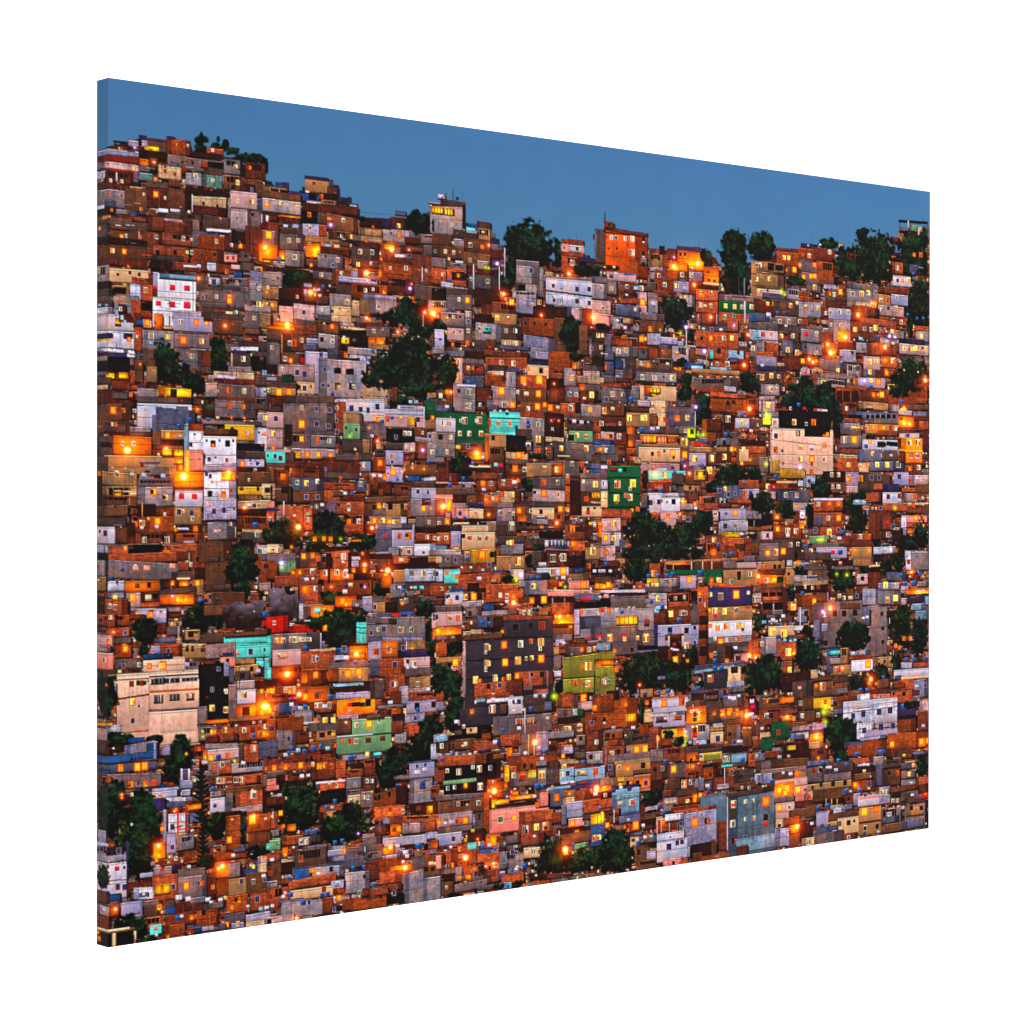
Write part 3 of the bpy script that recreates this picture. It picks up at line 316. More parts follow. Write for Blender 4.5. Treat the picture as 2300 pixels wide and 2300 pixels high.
44 17 52 30 a-;47 24 56 30 t-;55 24 64 33 p-;59 27 Y1.6;86 14 118 22 j-;87 20 129 38 j-#lavender house with three lit windows;95 26 w1.4;112 27 Y1.6;123 27 Y1.4;86 36 129 38 s-;118 8 146 20 g-;130 12 144 16 b-;153 5 t1.3;144 14 152 18 p-;155 16 w1;120 17 163 25 g-;130 23 163 40 n-;143 30 L.9;148 3 Y1.6;164 8 193 16 i-;164 15 182 34 h-#grey corner house with sloping roof;175 22 w1.1;180 7 y1.4;180 16 193 33 o-;183 34 193 35 Y-;165 33 181 39 n-
54 35 88 57 i-#blue-grey house front behind a dark tree;63 41 w1.6;81 42 y1.2;63 49 u1.3;57 52 t1;88 39 127 55 h-;98 46 Y1.9;118 47 y1.3;127 40 147 48 b-;142 46 193 58 g-;139 50 160 60 h-;54 55 66 75 g-;96 56 118 80 h-;107 63 w1.3;117 57 128 75 a-;104 81 O1.2;109 79 w1.1;100 76 112 88 n-;103 82 O1
64 46 92 92 T#dark conical tree among lavender houses;126 41 146 90 T#narrow dark tree;75 70 105 95 T;95 80 125 105 T;45 67 55 92 n-;51 72 Y.5;58 74 70 92 o-
150 53 180 58 k-;152 57 172 61 B-;172 58 193 64 g-;149 60 172 78 g-;163 66 w1.4;150 60 151 74 p-;171 60 172 74 p-;171 64 193 80 z-;183 66 g1.2;147 74 172 82 i-
3 82 40 90 a-;14 81 24 88 Y-;28 81 38 88 Y-;3 80 14 84 s-;3 86 20 94 g-;20 90 42 100 a-;3 94 17 100 p-;3 100 44 118 a-;22 103 40 110 h-;41 105 o1;3 115 42 134 n-#dark brown house with a bright yellow window;22 122 Y1.9;33 122 o1.1;3 133 42 148 n-;12 136 36 146 g-;21 137 w.8;25 138 o.6
48 96 58 98 B-;48 98 80 115 i-;70 96 80 108 Y-;79 98 107 108 Y-#row of brightly lit rooftop rooms;84 99 91 107 z-;71 99 78 107 e-;48 108 107 115 h-;48 115 107 145 k-#pale corner house with a round window;57 121 w1;68 120 111 150 s-;90 118 103 122 s-;71 119 75 121 s-;64 127 68 145 s-;111 118 112 124 O-;113 121 O1;118 117 136 130 m-;122 117 136 120 w-
131 80 175 89 p-;134 83 155 88 j-;155 83 w1.2;170 84 w1;132 88 176 94 a-;136 94 176 110 h-#grey two-storey house with four small lit windows;147 100 o1.3;164 101 w1.4;125 97 O1.2;129 96 O1;133 102 o1;122 92 135 108 i-;136 108 176 111 a-;132 111 177 131 h-;148 117 o1.3;163 118 o1.2;177 96 193 108 j-;187 101 w1.3;183 78 193 88 u-;176 108 193 122 g-;185 114 t.8;176 84 193 96 g-;122 104 t1.2;179 124 193 140 i-;187 130 y1.3;135 130 p1;150 130 L.3;164 130 L.4;118 133 182 138 h-;105 132 t1.4;115 132 t1.4;125 132 t1.4
79 139 t1.4;93 139 t1.4;74 143 100 154 o-#small tan house with two glowing windows;81 149 Y1.6;88 149 O1.2;95 150 j1;76 154 99 160 m-;60 145 74 160 n-;143 137 175 155 q-#mustard house;151 142 m1.2;167 146 w1;175 141 193 170 k-;180 146 s.7;185 147 P1.6;3 150 22 172 g-;8 156 18 162 z-;40 140 63 150 i-;40 145 62 150 g-
22 150 64 171 O-#wall flooded orange by a bright lamp;32 158 w1;44 158 w1.1;37 165 L2.6;12 171 90 193 o-#large tan house below the orange lamp;50 178 73 180 s-;56 180 70 188 i-;53 181 a1.2;21 184 k.6;35 185 k.6;25 190 w1.2;41 189 w1.2;15 188 P1;3 172 17 193 g-;75 160 98 172 n-;75 163 86 171 Y-;79 163 L1.2;88 164 98 172 Y-;88 172 98 180 O-;90 180 99 193 a-;95 184 Y1.2;62 184 82 193 h-
99 136 103 165 u-;103 136 120 146 d-;104 144 120 168 l-;119 150 155 190 l-#tall white-lavender house with dark windows and a lit balcony;120 142 156 149 n-;123 155 z.6;137 155 z.6;152 155 z.6;130 158 z1.7;130 160 Y.6;146 158 z1.7;106 159 s1.2;120 170 156 171 s-;126 175 s1.3;133 173 s.7;145 176 c1;121 173 z.6;99 165 120 188 P-;100 165 104 190 Y-;120 180 156 188 j-;139 188 156 193 Y-;147 189 L1.6;88 191 115 193 O-;98 192 L1.4;126 191 w1
156 158 186 168 z-;156 166 187 175 g-;156 175 186 184 j-;162 180 Y1.3;178 180 s1.1;187 166 193 176 v-;156 185 193 193 m-;176 187 w.9
@ 600 730 400
0 1 31 6 O-;22 2 L1.4;0 5 30 18 g-;30 0 55 12 b-;55 0 78 10 n-;71 2 Y1.1;80 2 108 6 p-;80 6 110 28 z-#black house front with one yellow window;81 14 90 21 Y-;84 14 w.8;86 18 d.6;95 17 g1;108 2 134 14 h-;116 7 w1;110 13 128 22 O-#orange-lit balcony;118 14 119 20 a-;110 21 133 27 o-;142 8 L.7;0 20 15 44 h-;6 25 w1;16 11 58 30 n-#brown house with framed corner and an orange window;16 11 17 42 o-;25 20 w1.2;30 20 o1.6;38 17 w1.2;43 15 56 22 j-;40 20 54 29 s-;56 10 78 27 i-;60 16 z1.2;71 18 w1;16 30 40 42 n-;26 39 Y1.1;20 37 w1.2;36 36 50 43 R-;0 44 12 54 m-
66 26 78 38 s-;78 28 88 38 a-;86 33 o1.2;88 25 120 34 i-;90 33 113 43 j-;90 36 101 41 z-;115 29 t1.3;125 29 t1.2;42 29 66 76 j-#pale lavender tower house;59 33 s1.3;12 43 52 62 r-;33 52 s1.5;41 54 s1.7;17 48 w1;32 62 52 76 p-;41 69 s1.5;35 68 z1;48 67 d.7;56 38 108 80 i-#long stained grey block with barred windows;63 49 s1.2;78 50 z1.6;75 50 z1.4;92 51 z1.6;88 51 z1.5;61 66 s1.2;67 66 s1;77 67 z1.9;78 68 y1;92 67 z1.8;94 67 w1;104 52 s1.4;105 69 s1.2;102 74 124 79 o-;71 75 t1.4;104 60 135 92 p-;130 63 d.9;130 78 s.9;122 70 s1.2
106 26 193 72 T#huge spreading green tree in the middle of the hillside;132 10 180 50 T;104 50 126 70 T;140 60 193 82 T;134 75 160 92 T;150 0 188 14 T;182 5 193 26 j-;188 16 t1;180 24 193 32 i-;188 34 193 42 k-;136 68 142 84 n-;174 74 193 80 o-
0 56 30 66 n-;16 54 28 63 w-;0 56 11 61 j-;0 62 33 70 g-;0 68 32 78 o-;13 73 Y1.8;24 73 Y1.7;0 79 18 88 a-;2 71 w1;0 88 18 95 g-
18 77 74 86 g-;18 85 74 118 h-#large weathered grey house with two rows of small windows;38 90 w1.1;54 91 s1.2;68 93 s1.2;38 108 Y2;54 108 s1.4;67 110 s1.3;28 116 74 120 g-;27 118 48 136 h-;48 120 75 134 i-;38 124 Y1.4;55 125 o1.2;68 126 w1.2;27 134 75 146 i-;34 141 Y1.5;44 141 Y1.5;56 141 Y1.4;69 142 Y1.3
75 82 86 118 c-;76 90 w1;76 104 s1;76 116 s1.2;75 80 128 84 k-;86 82 128 106 k-#white house with small violet windows;92 91 s1.7;102 92 s1.5;110 93 s1.5;120 89 s1.6;128 88 134 98 s-;83 95 104 112 o-;83 107 103 125 x-#olive-lit house corner glowing yellow-green;86 112 d.8;97 114 d.8;90 121 G.8;92 118 G.4;101 107 130 125 h-;111 112 L.3;114 98 128 106 p-;120 103 O1.2;125 105 t1.4;82 125 105 138 g-;96 135 w.7;104 124 112 140 o-
127 92 172 112 r-#pinkish-white house with an open terrace and washing;128 92 170 98 k-;142 88 170 93 l-;145 89 160 91 s-;156 84 u1.2;162 84 u1.2;131 102 o1.2;136 101 t1.2;146 101 p1.2;152 100 161 110 q-;164 103 s1.5;170 89 171 112 k-;171 82 184 103 w-#dark green wall;175 81 t1.2;180 81 t1.2;184 88 193 94 s-;172 97 193 103 w-;180 101 Y.9;184 102 193 118 k-;192 106 s1.2;172 104 184 114 o-
0 95 18 113 r-#pinkish house with blue window at left;10 102 s1.4;0 101 y1;0 113 18 135 r-;7 118 y1.4;7 134 Y1;0 136 20 151 v-#turquoise house with two dark windows;9 143 s1.2;15 145 s1.4;1 142 g.8;20 137 30 150 g-;19 108 28 130 m-;0 135 26 138 i-
112 120 120 136 m-;120 126 L.9;119 129 124 136 p-;130 113 160 128 z-;150 118 w1.2;155 118 w1.2;140 122 s1;160 113 174 122 d-;169 117 w.8;161 122 178 128 i-;146 128 162 142 r-;157 135 G.6;161 127 174 146 d-;169 136 V1.5;148 138 161 147 b-;174 116 193 150 i-#grey-lavender house with dark windows;177 121 s1.2;187 122 s1.5;179 138 w1.2;129 128 148 136 g-;114 121 k1;113 120 114 170 i-;117 135 129 143 g-;115 143 130 160 d-#brick house with a bright orange window;123 150 Y1.5;129 136 148 153 j-#lavender house with a window over a lit one;136 143 w1.6;136 149 s1;129 154 148 172 j-;137 160 Y1.9;147 159 L.5;142 168 t1
0 150 40 156 g-;20 148 65 156 a-;60 144 101 162 a-#long dark red brick terrace wall;75 141 101 148 g-;102 146 113 160 j-;106 152 w1.3;101 140 114 148 g-;0 155 20 172 n-;8 158 24 175 a-;18 165 O1.9;27 158 O1.3;27 156 62 168 a-;62 154 66 166 s-;27 166 62 182 s-#dark blue-grey house with three windows;33 171 w1.2;43 172 y1.4;55 170 w1.2;0 172 10 190 p-;4 179 z1.5;27 181 62 193 n-;43 187 s1.3;55 187 s1.2;10 174 27 193 n-;62 160 100 168 g-;62 166 68 172 B-;80 166 o.7
101 164 t1.2;116 164 k1.2;120 164 R1;123 164 k1.2;128 165 O1.6;112 163 t1.2;62 171 96 180 c-;62 180 80 193 c-;72 181 92 186 n-;85 183 k1.2;93 183 t1.2;96 169 108 182 s-;102 173 w1.3;110 170 136 186 d-;118 175 O1.1;112 173 120 184 m-;126 173 135 184 a-;138 174 156 186 b-;106 186 156 193 n-;83 185 106 193 a-;150 152 193 164 n-;158 155 O1.1;170 156 O1.1;176 149 t1.2;153 164 170 170 t-;168 165 188 170 k-;158 170 193 177 g-;157 177 193 193 j-#lavender-white house with washing and an orange glow;164 181 s1.3;175 182 s1;187 182 o1.1;187 188 O1.2
@ 980 790 400
5 4 29 40 r-#pinkish house with a wide lit window beside the big tree;19 12 y1.9;14 9 24 15 Y-;17 9 18 15 c-;20 9 21 15 c-;22 28 Y1.6;8 0 31 6 i-;31 0 52 9 m-;30 8 52 14 h-;30 14 52 26 b-;35 18 w1;40 18 o.7;46 20 R1;31 26 52 40 s-;36 34 t1.4;52 0 100 7 b-;54 6 99 22 c-#long orange brick house with two pale windows;71 12 w1.2;84 13 w1.3;56 15 78 24 g-;74 18 88 26 s-;56 21 74 28 p-;62 25 Y.8;99 9 122 15 B-;99 15 122 32 p-#cream house with black window grilles;114 21 z1.4;100 19 O1.2;91 21 t1;96 21 w1;104 0 122 9 j-;122 0 150 22 d-;142 0 160 12 T
53 25 76 39 d-;60 32 81 39 c-;76 22 87 40 i-;87 26 120 41 c-#brick house with two bright orange windows;95 31 Y2;112 31 Y2.1;96 36 P1;104 26 105 41 b-;60 38 87 55 i-#grey house with one wide yellow window;71 43 Y2;44 40 60 54 a-;88 41 120 55 n-#brown house with a lamp in one window;98 46 p1.5;111 46 Y1.6;89 44 w.9;42 53 56 64 n-;48 58 w.9;55 53 87 62 r-;74 58 w1.3;83 58 Y1.5;57 58 67 64 s-;92 54 120 68 n-;100 62 w1.2;110 60 Y1.6;118 58 Y1.2;121 54 136 68 b-;124 61 Y1.6;132 61 p1.1;122 20 139 30 b-;126 23 139 30 c-;120 30 140 42 m-;128 35 L.5;131 45 Y1.8;127 46 O1.2;122 40 140 56 a-
0 4 23 45 T;18 15 22 36 T;0 42 10 50 g-;5 48 w1.2;11 41 18 68 n-;12 44 O1.3;16 44 L.8;19 36 43 66 i-#stained lavender-grey house with two triple windows;36 44 w1.7;25 43 z1;36 59 w1.7;33 59 w1;23 36 43 38 k-;0 59 18 66 s-;12 60 k1.2
139 18 152 38 i-#grey house with one glowing window;147 28 y1.4;148 12 156 20 O-;152 11 156 20 o-;160 16 182 22 h-;160 21 178 30 r-;153 28 193 36 p-;155 35 162 43 O-;161 36 190 44 h-;157 43 172 56 b-#brick house with a bright window and a lower patch of light;169 47 y1.5;161 51 p1;176 43 193 54 h-;189 46 w1.2;183 52 j1.3;140 39 155 56 i-;145 46 w1.2;152 47 w1.1;142 49 155 56 b-;135 56 151 70 c-;146 61 w1.5;183 8 193 26 s-;185 17 o1;190 13 t1.5;182 26 193 34 h-;183 0 193 10 s-;178 34 193 40 b-
156 58 189 72 i-#grey house with two yellow windows;167 63 y1.3;182 64 Y1.7;157 62 k.6;151 56 157 68 m-;135 71 193 74 g-;145 67 158 72 g-
0 67 56 74 w-;21 70 56 98 w-#dark green house with three pairs of windows;31 75 w1.8;27 75 w.8;47 75 w1.9;44 75 w1;26 89 w1.2;36 89 w1.4;49 89 y1.3;20 95 56 102 w-;58 65 91 90 v-#mint-green house with two windows;57 72 60 82 c-;58 72 91 73.5 w-;68 78 w1.5;66 78 w1;80 78 w1.5;60 88 86 91 v-;64 65 w.8;77 67 z1;70 65 k.9;77 65 k.9;87 82 t1.3
0 72 21 88 k-#pale lavender house with small paned windows;8 78 w1.3;14 78 w1.4;0 88 21 115 i-#stained grey house with dark windows;5 93 z1.4;16 93 w1.1;12 109 w1;91 66 118 73 c-;91 72 118 98 i-#grey house with two windows and a blue tank;100 78 s1.4;111 79 w1.2;100 81 t1.5;118 67 138 77 m-;125 75 L.4;133 75 L.4;118 76 139 95 m-;126 84 w.8;139 77 139.8 95 o-;119 93 139 99 p-;86 84 104 96 g-;104 92 118 112 h-;111 95 y1.7;111 108 o1.1;142 74 170 86 g-;150 76 k1.2;158 77 k1.2;165 77 k.7;144 86 170 99 x-#green house front with two lit windows;153 91 y1.2;163 92 y1.1;143 90 150 97 m-;171 75 193 88 d-;179 78 w1.2;171 88 193 97 o-;176 92 o1.2;180 92 z1;188 92 o1.2;171 96 193 102 t-;172 102 193 111 s-;177 107 o1;185 107 w1.1;181 107 O1
26 104 y1;30 103 t1.5;22 100 56 108 g-;35 103 s1.3;24 104 q1.5;44 110 L1.5;40 108 50 118 O-;44 110 L.9;51 115 k1;53 89 76 118 o-#tall beige house with one small window on each floor;53 92 57 120 e-;62 94 d1.3;66 107 z1.4;58 103 76 104 n-;58 104 74 122 n-;76 91 98 112 z-;98 96 104 108 h-;100 101 k1.5;100 102 B1;76 110 100 118 p-;90 113 Y1.6;94 112 Y1.1;78 118 106 122 g-;98 109 122 117 T
126 99 172 118 h-#broad dark grey house with two lit windows;136 105 y1.2;163 105 y1.5;132 113 145 114 p-;120 102 127 118 g-;122 107 o1;107 119 156 136 h-;148 122 w1.2;158 122 o1.2;175 120 y1.4;188 122 o1.1;169 112 193 124 g-;163 122 187 128 s-;167 128 186 131 t-;156 128 160 140 m-
12 108 40 140 T#dark palm and bush on the slope;0 120 14 134 a-;28 120 44 130 m-;40 122 t1.3;36 124 60 126 p-;43 126 60 132 m-;59 120 74 132 a-;65 123 v1.2;70 124 M1.3;44 131 66 152 d-#orange-lit brick house with two windows;51 143 O1.8;60 143 w1.5;52 150 j1.2;44 131 67 139 b-;76 121 98 135 n-;86 127 O1.9;96 128 w1.2;98 121 108 137 o-;105 121 140 136 o-#cream house with an ochre-lit end and two windows;125 122 138 135 e-;118 127 y1.3;131 128 y1.3;104 136 140 150 h-#grey middle storey with two windows;117 142 o1.4;132 142 w1.2;105 150 140 164 i-#grey house with a bright yellow window at left;117 154 Y1.8;132 155 w1.2;107 153 m1;140 135 146 145 c-;143 135 w.9;140 146 146 164 d-;145 140 158 178 m-;67 138 91 151 b-;73 142 w1.3;85 142 k1.2;84 141 L.7;89 140 O1.1;86 145 s1;92 136 106 152 T
156 132 187 138 h-;157 138 187 153 h-#grey house with a cross-barred lit window;160 141 w.9;173 144 y1.6;183 143 w1.2;157 152 187 168 n-;163 160 o1.2;169 153 178 160 Y-;171 153 172 160 c-;174 153 175 160 c-;168 163 182 165 p-;187 130 193 174 w-;158 168 184 180 p-#cream house with a red sign;165 171 d.9;172 170 a.8;165 175 R1.3;180 168 186 180 o-
0 135 14 144 p-;2 138 k1.3;9 138 d1;0 132 28 142 a-;27 137 40 143 B-;30 138 t1.2;36 138 t1.2;25 142 42 144 k-;26 143 40 154 i-;30 146 m1;15 145 t1.6;0 148 42 156 g-;0 155 18 170 P-#pink house with a round street lamp;8 168 L1.8;12 160 18 174 O-;0 160 10 168 i-;18 156 34 164 m-;18 164 33 172 r-;33 156 44 166 n-;17 170 36 182 P-;26 176 s1.3;35 165 52 170 B-;36 170 52 182 p-;43 175 w1.3;52 156 70 170 c-;55 160 O1.2;63 160 p1.6;65 160 O1;70 152 91 165 p-;72 155 o1.3;85 155 y1.3;62 164 84 170 i-;84 163 140 169 g-;85 152 91 165 a-
52 168 66 184 a-;57 177 O1.1;66 170 86 186 r-;70 175 w1.4;76 177 84 186 i-;84 176 w1;87 168 100 180 d-;90 173 O1.5;88 178 104 186 e-;98 168 110 190 g-;104 169 130 183 p-#cream house with one brown door;114 174 d1.3;103 173 w1;128 168 140 186 n-;135 171 Y1.4;142 171 O1.2;22 181 t1.3;31 181 t1.5;17 183 66 193 p-;19 186 w1;27 187 42 193 o-;16 182 66 185 m-;36 185 45 192 m-;46 185 55 192 m-;0 175 16 181 i-;0 180 16 190 p-;12 185 Y1.5;3 184 s1.2;67 184 88 193 g-;82 188 w1.6;88 184 126 193 n-;115 189 o1.2;92 187 z1;100 188 z1;131 186 L1;129 189 O1;105 178 122 188 i-;133 180 z1;126 185 164 193 g-;147 190 O1.2;168 187 q1.2;171 188 w1.2;178 188 Y1.2;180 171 193 180 c-;180 181 193 193 p-;150 184 s1
@ 1350 840 400
42 13 82 30 p-#cream house with a wide paned window;47 13 56 24 e-;59 19 y2.2;53 15 65 21 Y-;56 15 57 21 n-;60 15 61 21 n-;63 15 63.6 21 n-;49 26 t1.3;32 13 42 28 i-;0 10 32 16 c-;4 11 30 16 b-;2 16 32 30 h-#grey house under a brick parapet;13 22 w1.4;24 23 w1.1;6 28 s1.2;22 25 29 32 s-;33 28 t1.7;0 32 26 46 n-;4 40 y1.5;17 32 22 46 b-;13 38 p1.2;28 35 53 58 o-#olive-beige house with a row of lit windows;28 35 53 42 n-;31 48 y1.6;48 48 y1.6;45 48 y1.2;53 29 74 44 p-;68 35 p1.5;56 35 w1.3;61 43 72 58 p-;62 50 O1.2;70 50 o1.1;53 44 61 56 n-;40 29 54 36 j-;82 28 98 36 g-;88 32 s1.3;72 36 102 43 h-;72 42 102 58 s-#blue-grey corner house with two lit windows;83 48 O1.7;94 48 y1.4;87 42 88 58 g-
100 4 150 18 h-;105 15 135 21 d-;112 20 124 22 B-;100 16 120 62 T;103 36 V1.5;102 41 102.8 60 k-;119 21 158 42 d-#broad dark brick house with two small black windows;119 21 158 26.5 c-;138 32 d1.4;144 31 d1.2;158 27 171 40 b-;161 38 L1.4;159 41 171 46 a-;134 14 147 20 j-;110 49 131 74 d-#orange-brown house with two pale windows;119 54 w1.4;127 54 y1.3;115 49 131 62 a-;133 44 145 60 m-;138 49 w1.8;148 41 160 48 i-;153 45 t1.4;146 48 161 60 k-#small white house with a lit window;154 53 y1.3;150 58 160 59 d-;172 24 189 42 r-#narrow pinkish house with a lit cross window;182 34 y1.6;172 24 189 29 i-;178 42 186 56 x-;181 47 G1.5;181 52 G1;150 0 175 22 T;86 0 100 20 T;83 16 100 30 T
0 47 28 58 a-;1 54 w1.2;5 53 18 57 b-;21 54 w.9;0 58 28 63 m-;28 57 38 80 n-#narrow brown house with three lit windows;32 62 o1.6;32 76 O1.7;0 63 15 72 r-;8 68 O1.2;11 68 z1;0 72 15 78 t-;0 77 16 88 s-;6 83 w1.1;0 82 O1;15 63 28 78 a-;20 68 w1.5;20 83 Y2.1;16 78 28 90 n-;38 72 46 90 h-;0 88 24 96 h-;9 96 o1;0 99 8 104 k-;42 58 64 65 s-;45 61 t1.8;56 60 j1.5;62 59 k1;64 58 86 66 g-;82 60 t1;43 66 85 80 o-#rooftop veranda lit orange behind glass;44 67 60 75 O-;57 67 60 75 Y-;61 68 72 75 O-;73 69 84 75 e-;47 68 48 75 p-;51 68 52 75 p-;63 69 64 75 p-;67 69 68 75 p-;70 69 70.5 75 p-;76 69 77 75 d-;80 69 81 75 d-;86 69 96 82 o-;91 74 y2;41 80 86 96 p-#long cream house with few small windows;56 87 d1;63 87 o.9;69 84 d.7;78 86 Y1.6;79 91 d.8;86 82 96 105 b-;91 88 Y1.7;89 95 t1.5;44 97 86 110 r-;56 104 c1;58 102 72 106 k-;78 102 a1;87 104 96 106 B-;91 100 V.9;36 91 44 98 p-;85 57 104 66 h-;94 59 103 70 G-;99 63 d1.3;105 66 G.9;111 66 G1.4;92 62 w.9;107 69 116 76 s-;100 75 114 79 R-
96 79 125 86 o-;125 78 141 85 o-;96 86 114 104 j-#lavender house with one lit window;102 92 y1.7;114 85 125 100 n-;120 92 y1.7;125 85 141 97 a-;134 90 y1.4;115 103 126 120 b-;118 105 y1.8;96 99 112 106 s-;114 104 115 118 p-;126 70 141 78 i-;134 75 z1.1;136 66 t1.4;141 70 150 84 h-;142 82 Y1.2;146 82 Y.7;147 76 180 100 n-#dim house with lamplit peeling walls;158 77 178 87 c-;150 82 160 96 p-;155 82 y1;153 97 Y1;162 93 O1;172 90 182 108 h-;150 72 178 77 m-;160 66 170 71 c-;155 66 O1;163 62 k1;184 42 193 108 r-;189 53 o1.3;189 67 s1.2;190 83 o1.3;185 94 193 108 q-;179 98 G1
8 100 43 150 w-#tall dark green house with five lit windows;8 112 43 113.5 z-;8 129 43 130.5 z-;9 144 43 146 z-;10 101 18 106 a-;21 105 v1.2;26 104 z1.3;18 120 y2;35 119 y2;17 135 y1.7;32 134 y1.6;27 132 y1;32 125 w.9;17 140 o.6;34 148 Y.7;40 147 o1;36 150 43 158 w-
0 104 8 115 h-;0 115 8 126 j-;4 119 w1.2;0 127 8 146 p-;2 137 y.8;44 104 52 125 T;52 105 92 116 v-#turquoise band of wall with a street lamp;59 109 L1.6;69 110 y1.5;80 108 t1.5;62 114 78 121 c-;77 108 90 120 g-;50 118 78 130 a-;58 120 68 126 c-;81 118 92 130 h-;75 122 75.8 128 k-;54 127 t1.4;65 127 t1.8;92 106 109 121 n-;96 108 L.8;101 104 115 116 o-;108 110 Y1.8;90 121 108 128 o-;97 124 d1;103 126 d.8;106 119 110 132 b-;104 101 108 104 o-;112 116 128 130 T#dark hedge and trees between the houses;124 98 160 122 T;122 115 150 134 T;160 100 176 118 T
51 129 66 152 k-#pale blue-white corner house with violet windows;54 140 s1.5;63 139 s1.4;58 153 O1.6;61 155 c1.4;66 129 92 134 k-;66 134 86 150 l-#white house with violet dark windows;67 138 w1.1;72 139 s.7;79 139 z1.4;86 134 106 148 i-;90 139 O1.5;98 138 a1.2;102 141 O1.2;103 146 k1;108 137 o1.7;91 127 106 137 n-;110 134 128 148 b-;115 134 t1.3;122 136 z1.3;107 143 112 149 c-;65 149 82 166 r-#pinkish house with one orange window below the white house;73 155 O1.5;82 150 104 162 n-;86 152 L.5;84 155 w1;90 156 w1;95 158 s1.2;44 130 51 146 h-;42 144 50 158 T
126 121 150 140 s-#blue-lavender house with a washing line;129 127 s1.2;135 125 y1;145 124 t1.3;139 131 s1.3;146 130 s1;128 136 138 140 z-;150 115 178 125 c-#brick house with grey pillars;156 118 h1.5;173 117 d1.3;149 117 t1.2;150 125 172 138 j-;156 131 o1.4;163 130 s1.2;141 135 164 141 c-;142 144 t1.3;128 140 142 145 a-;178 114 193 125 b-;181 117 d1.2;181 122 y1.2;186 123 193 127 R-;190 112 t1.3;160 127 193 150 T#bushy dark tree below brick houses;183 126 193 134 r-;128 146 158 159 j-#lavender house with one yellow window;136 152 s.8;146 151 Y1.6;158 148 168 158 j-;128 159 160 172 k-;135 165 s1.5;146 165 w1.2;158 152 188 158 h-;160 158 186 166 z-;166 159 166.8 166 p-;175 159 175.8 166 p-;160 166 186 171 n-;187 152 193 158 O-;188 162 193 174 c-;191 168 O1;170 172 186 182 o-;180 177 s1.1;121 148 128 160 r-;125 152 w1;128 172 152 178 q-;153 174 k1;170 175 t1
1 147 34 157 c-#brick-topped pinkish house;1 157 22 172 r-;14 162 y1.6;30 160 o1.2;22 158 34 166 b-;0 164 O1.4;2 172 22 188 k-#pinkish-white house with two yellow windows;6 178 y1.7;14 178 y1.7;20 180 26 190 s-;0 188 20 193 g-;6 191 d1;25 150 74 193 T#large dark trees in the hollow;70 160 112 193 T;96 147 126 178 T;60 165 100 193 T;36 175 L.2;73 188 k1;120 168 y.5
114 175 132 190 b-;123 180 y1.3;127 186 t1.3;132 178 164 186 c-#broad brick house front with open bays;133 186 148 193 m-;149 186 162 193 c-;164 180 193 193 g-;112 184 124 193 m-;122 191 O1.2;184 181 o.6
@ 1710 860 400
30 0 80 36 T#palms and trees above the black-topped house;60 12 88 46 T;22 10 45 30 T;76 24 90 60 T;0 2 20 14 i-;11 7 w1.3;16 7 w1;24 7 w1;81 6 116 22 d-#brick house with an open dark ground floor;82 9 105 20 m-;88 9 89 20 b-;97 9 98 20 b-;116 7 137 21 b-;122 13 O1.3;131 13 Y1.6;127 13 Y.8;88 21 106 36 a-;93 28 w1.1;102 25 d.9;106 21 138 30 o-;114 24 122 28 p-;138 10 182 30 d-;153 21 t1.4;169 17 178 23 c-;175 13 t1.3;180 5 182 30 z-;136 0 160 18 T;148 27 158 30 Y-;155 27 L.6;158 24 182 30 n-;140 24 150 32 i-;95 32 149 40 s-#long open roof frame of grey posts;95 35 110 39 z-;114 35 146 39 z-;118 34 119 40 i-;123 34 124 40 i-;129 34 130 40 i-;135 34 136 40 i-;141 34 142 40 i-;112 39 149 45 h-;164 32 182 37 j-;168 33 t.8
19 31 76 58 z-;11 35 20 52 k-;11 32 19 38 i-;12 50 78 100 D-#big cream apartment house with a black top storey;19 32 75 49 z-;47 49 75 58 z-;36 43 y1.4;57 43 o1.5;49 45 w.9;47 28 R.9;57 28 67 31 c-;61 29 72 31 k-;32 28 w.7;41 24 t1.3;15 44 O1.3;16 58 s1.4;40 55 z1.6;39 55 w1;67 56 75 59 O-;72 56 Y.9;55 60 O.6;12 65 76 66 o-;16 73 o1.4;23 74 d.7;43 70 y1.3;55 70 k1.5;55 73 R.8;69 69 y1.5;43 83 y1.3;55 83 Y1.7;55 88 c1;69 83 w1.5;11 84 20 99 q-;16 84 20 96 o-;42 92 V1.4;24 88 o.6;55 97 o1.2;20 93 48 104 q-;2 38 11 46 G-;5 33 G1.2;7 38 G1;6 88 G.7
0 20 2 40 s-;90 39 110 44 c-;86 44 108 52 j-;98 47 108 50 Y-;86 50 109 57 h-;86 57 109 71 i-#grey house with one big bright yellow window;90 62 w1.7;101 62 Y1.9;113 45 148 56 o-#ochre house with lit window row;122 49 O1.4;129 49 O1.6;133 49 Y1.1;141 49 o1.4;115 49 w1;146 50 w1;126 52 148 58 b-;149 36 166 49 O-#small house washed orange by two lamps;155 44 L.8;161 45 L.8;152 39 a1;149 30 164 36 i-;148 50 176 57 g-;167 36 182 42 a-;168 42 182 52 c-;174 45 o1.3;150 55 172 61 r-;159 57 t1.4;112 54 124 62 T;110 62 148 74 k-#white house with open dark terrace;126 64 134 69 z-;136 64 148 69 z-;118 64 Y1;114 69 t1.4;152 60 175 88 N-#orange-painted house at the right edge;152 73 175 75 q-;161 65 w1.4;170 65 y1.5;163 79 y1.2;170 79 w1.4;176 50 182 74 a-
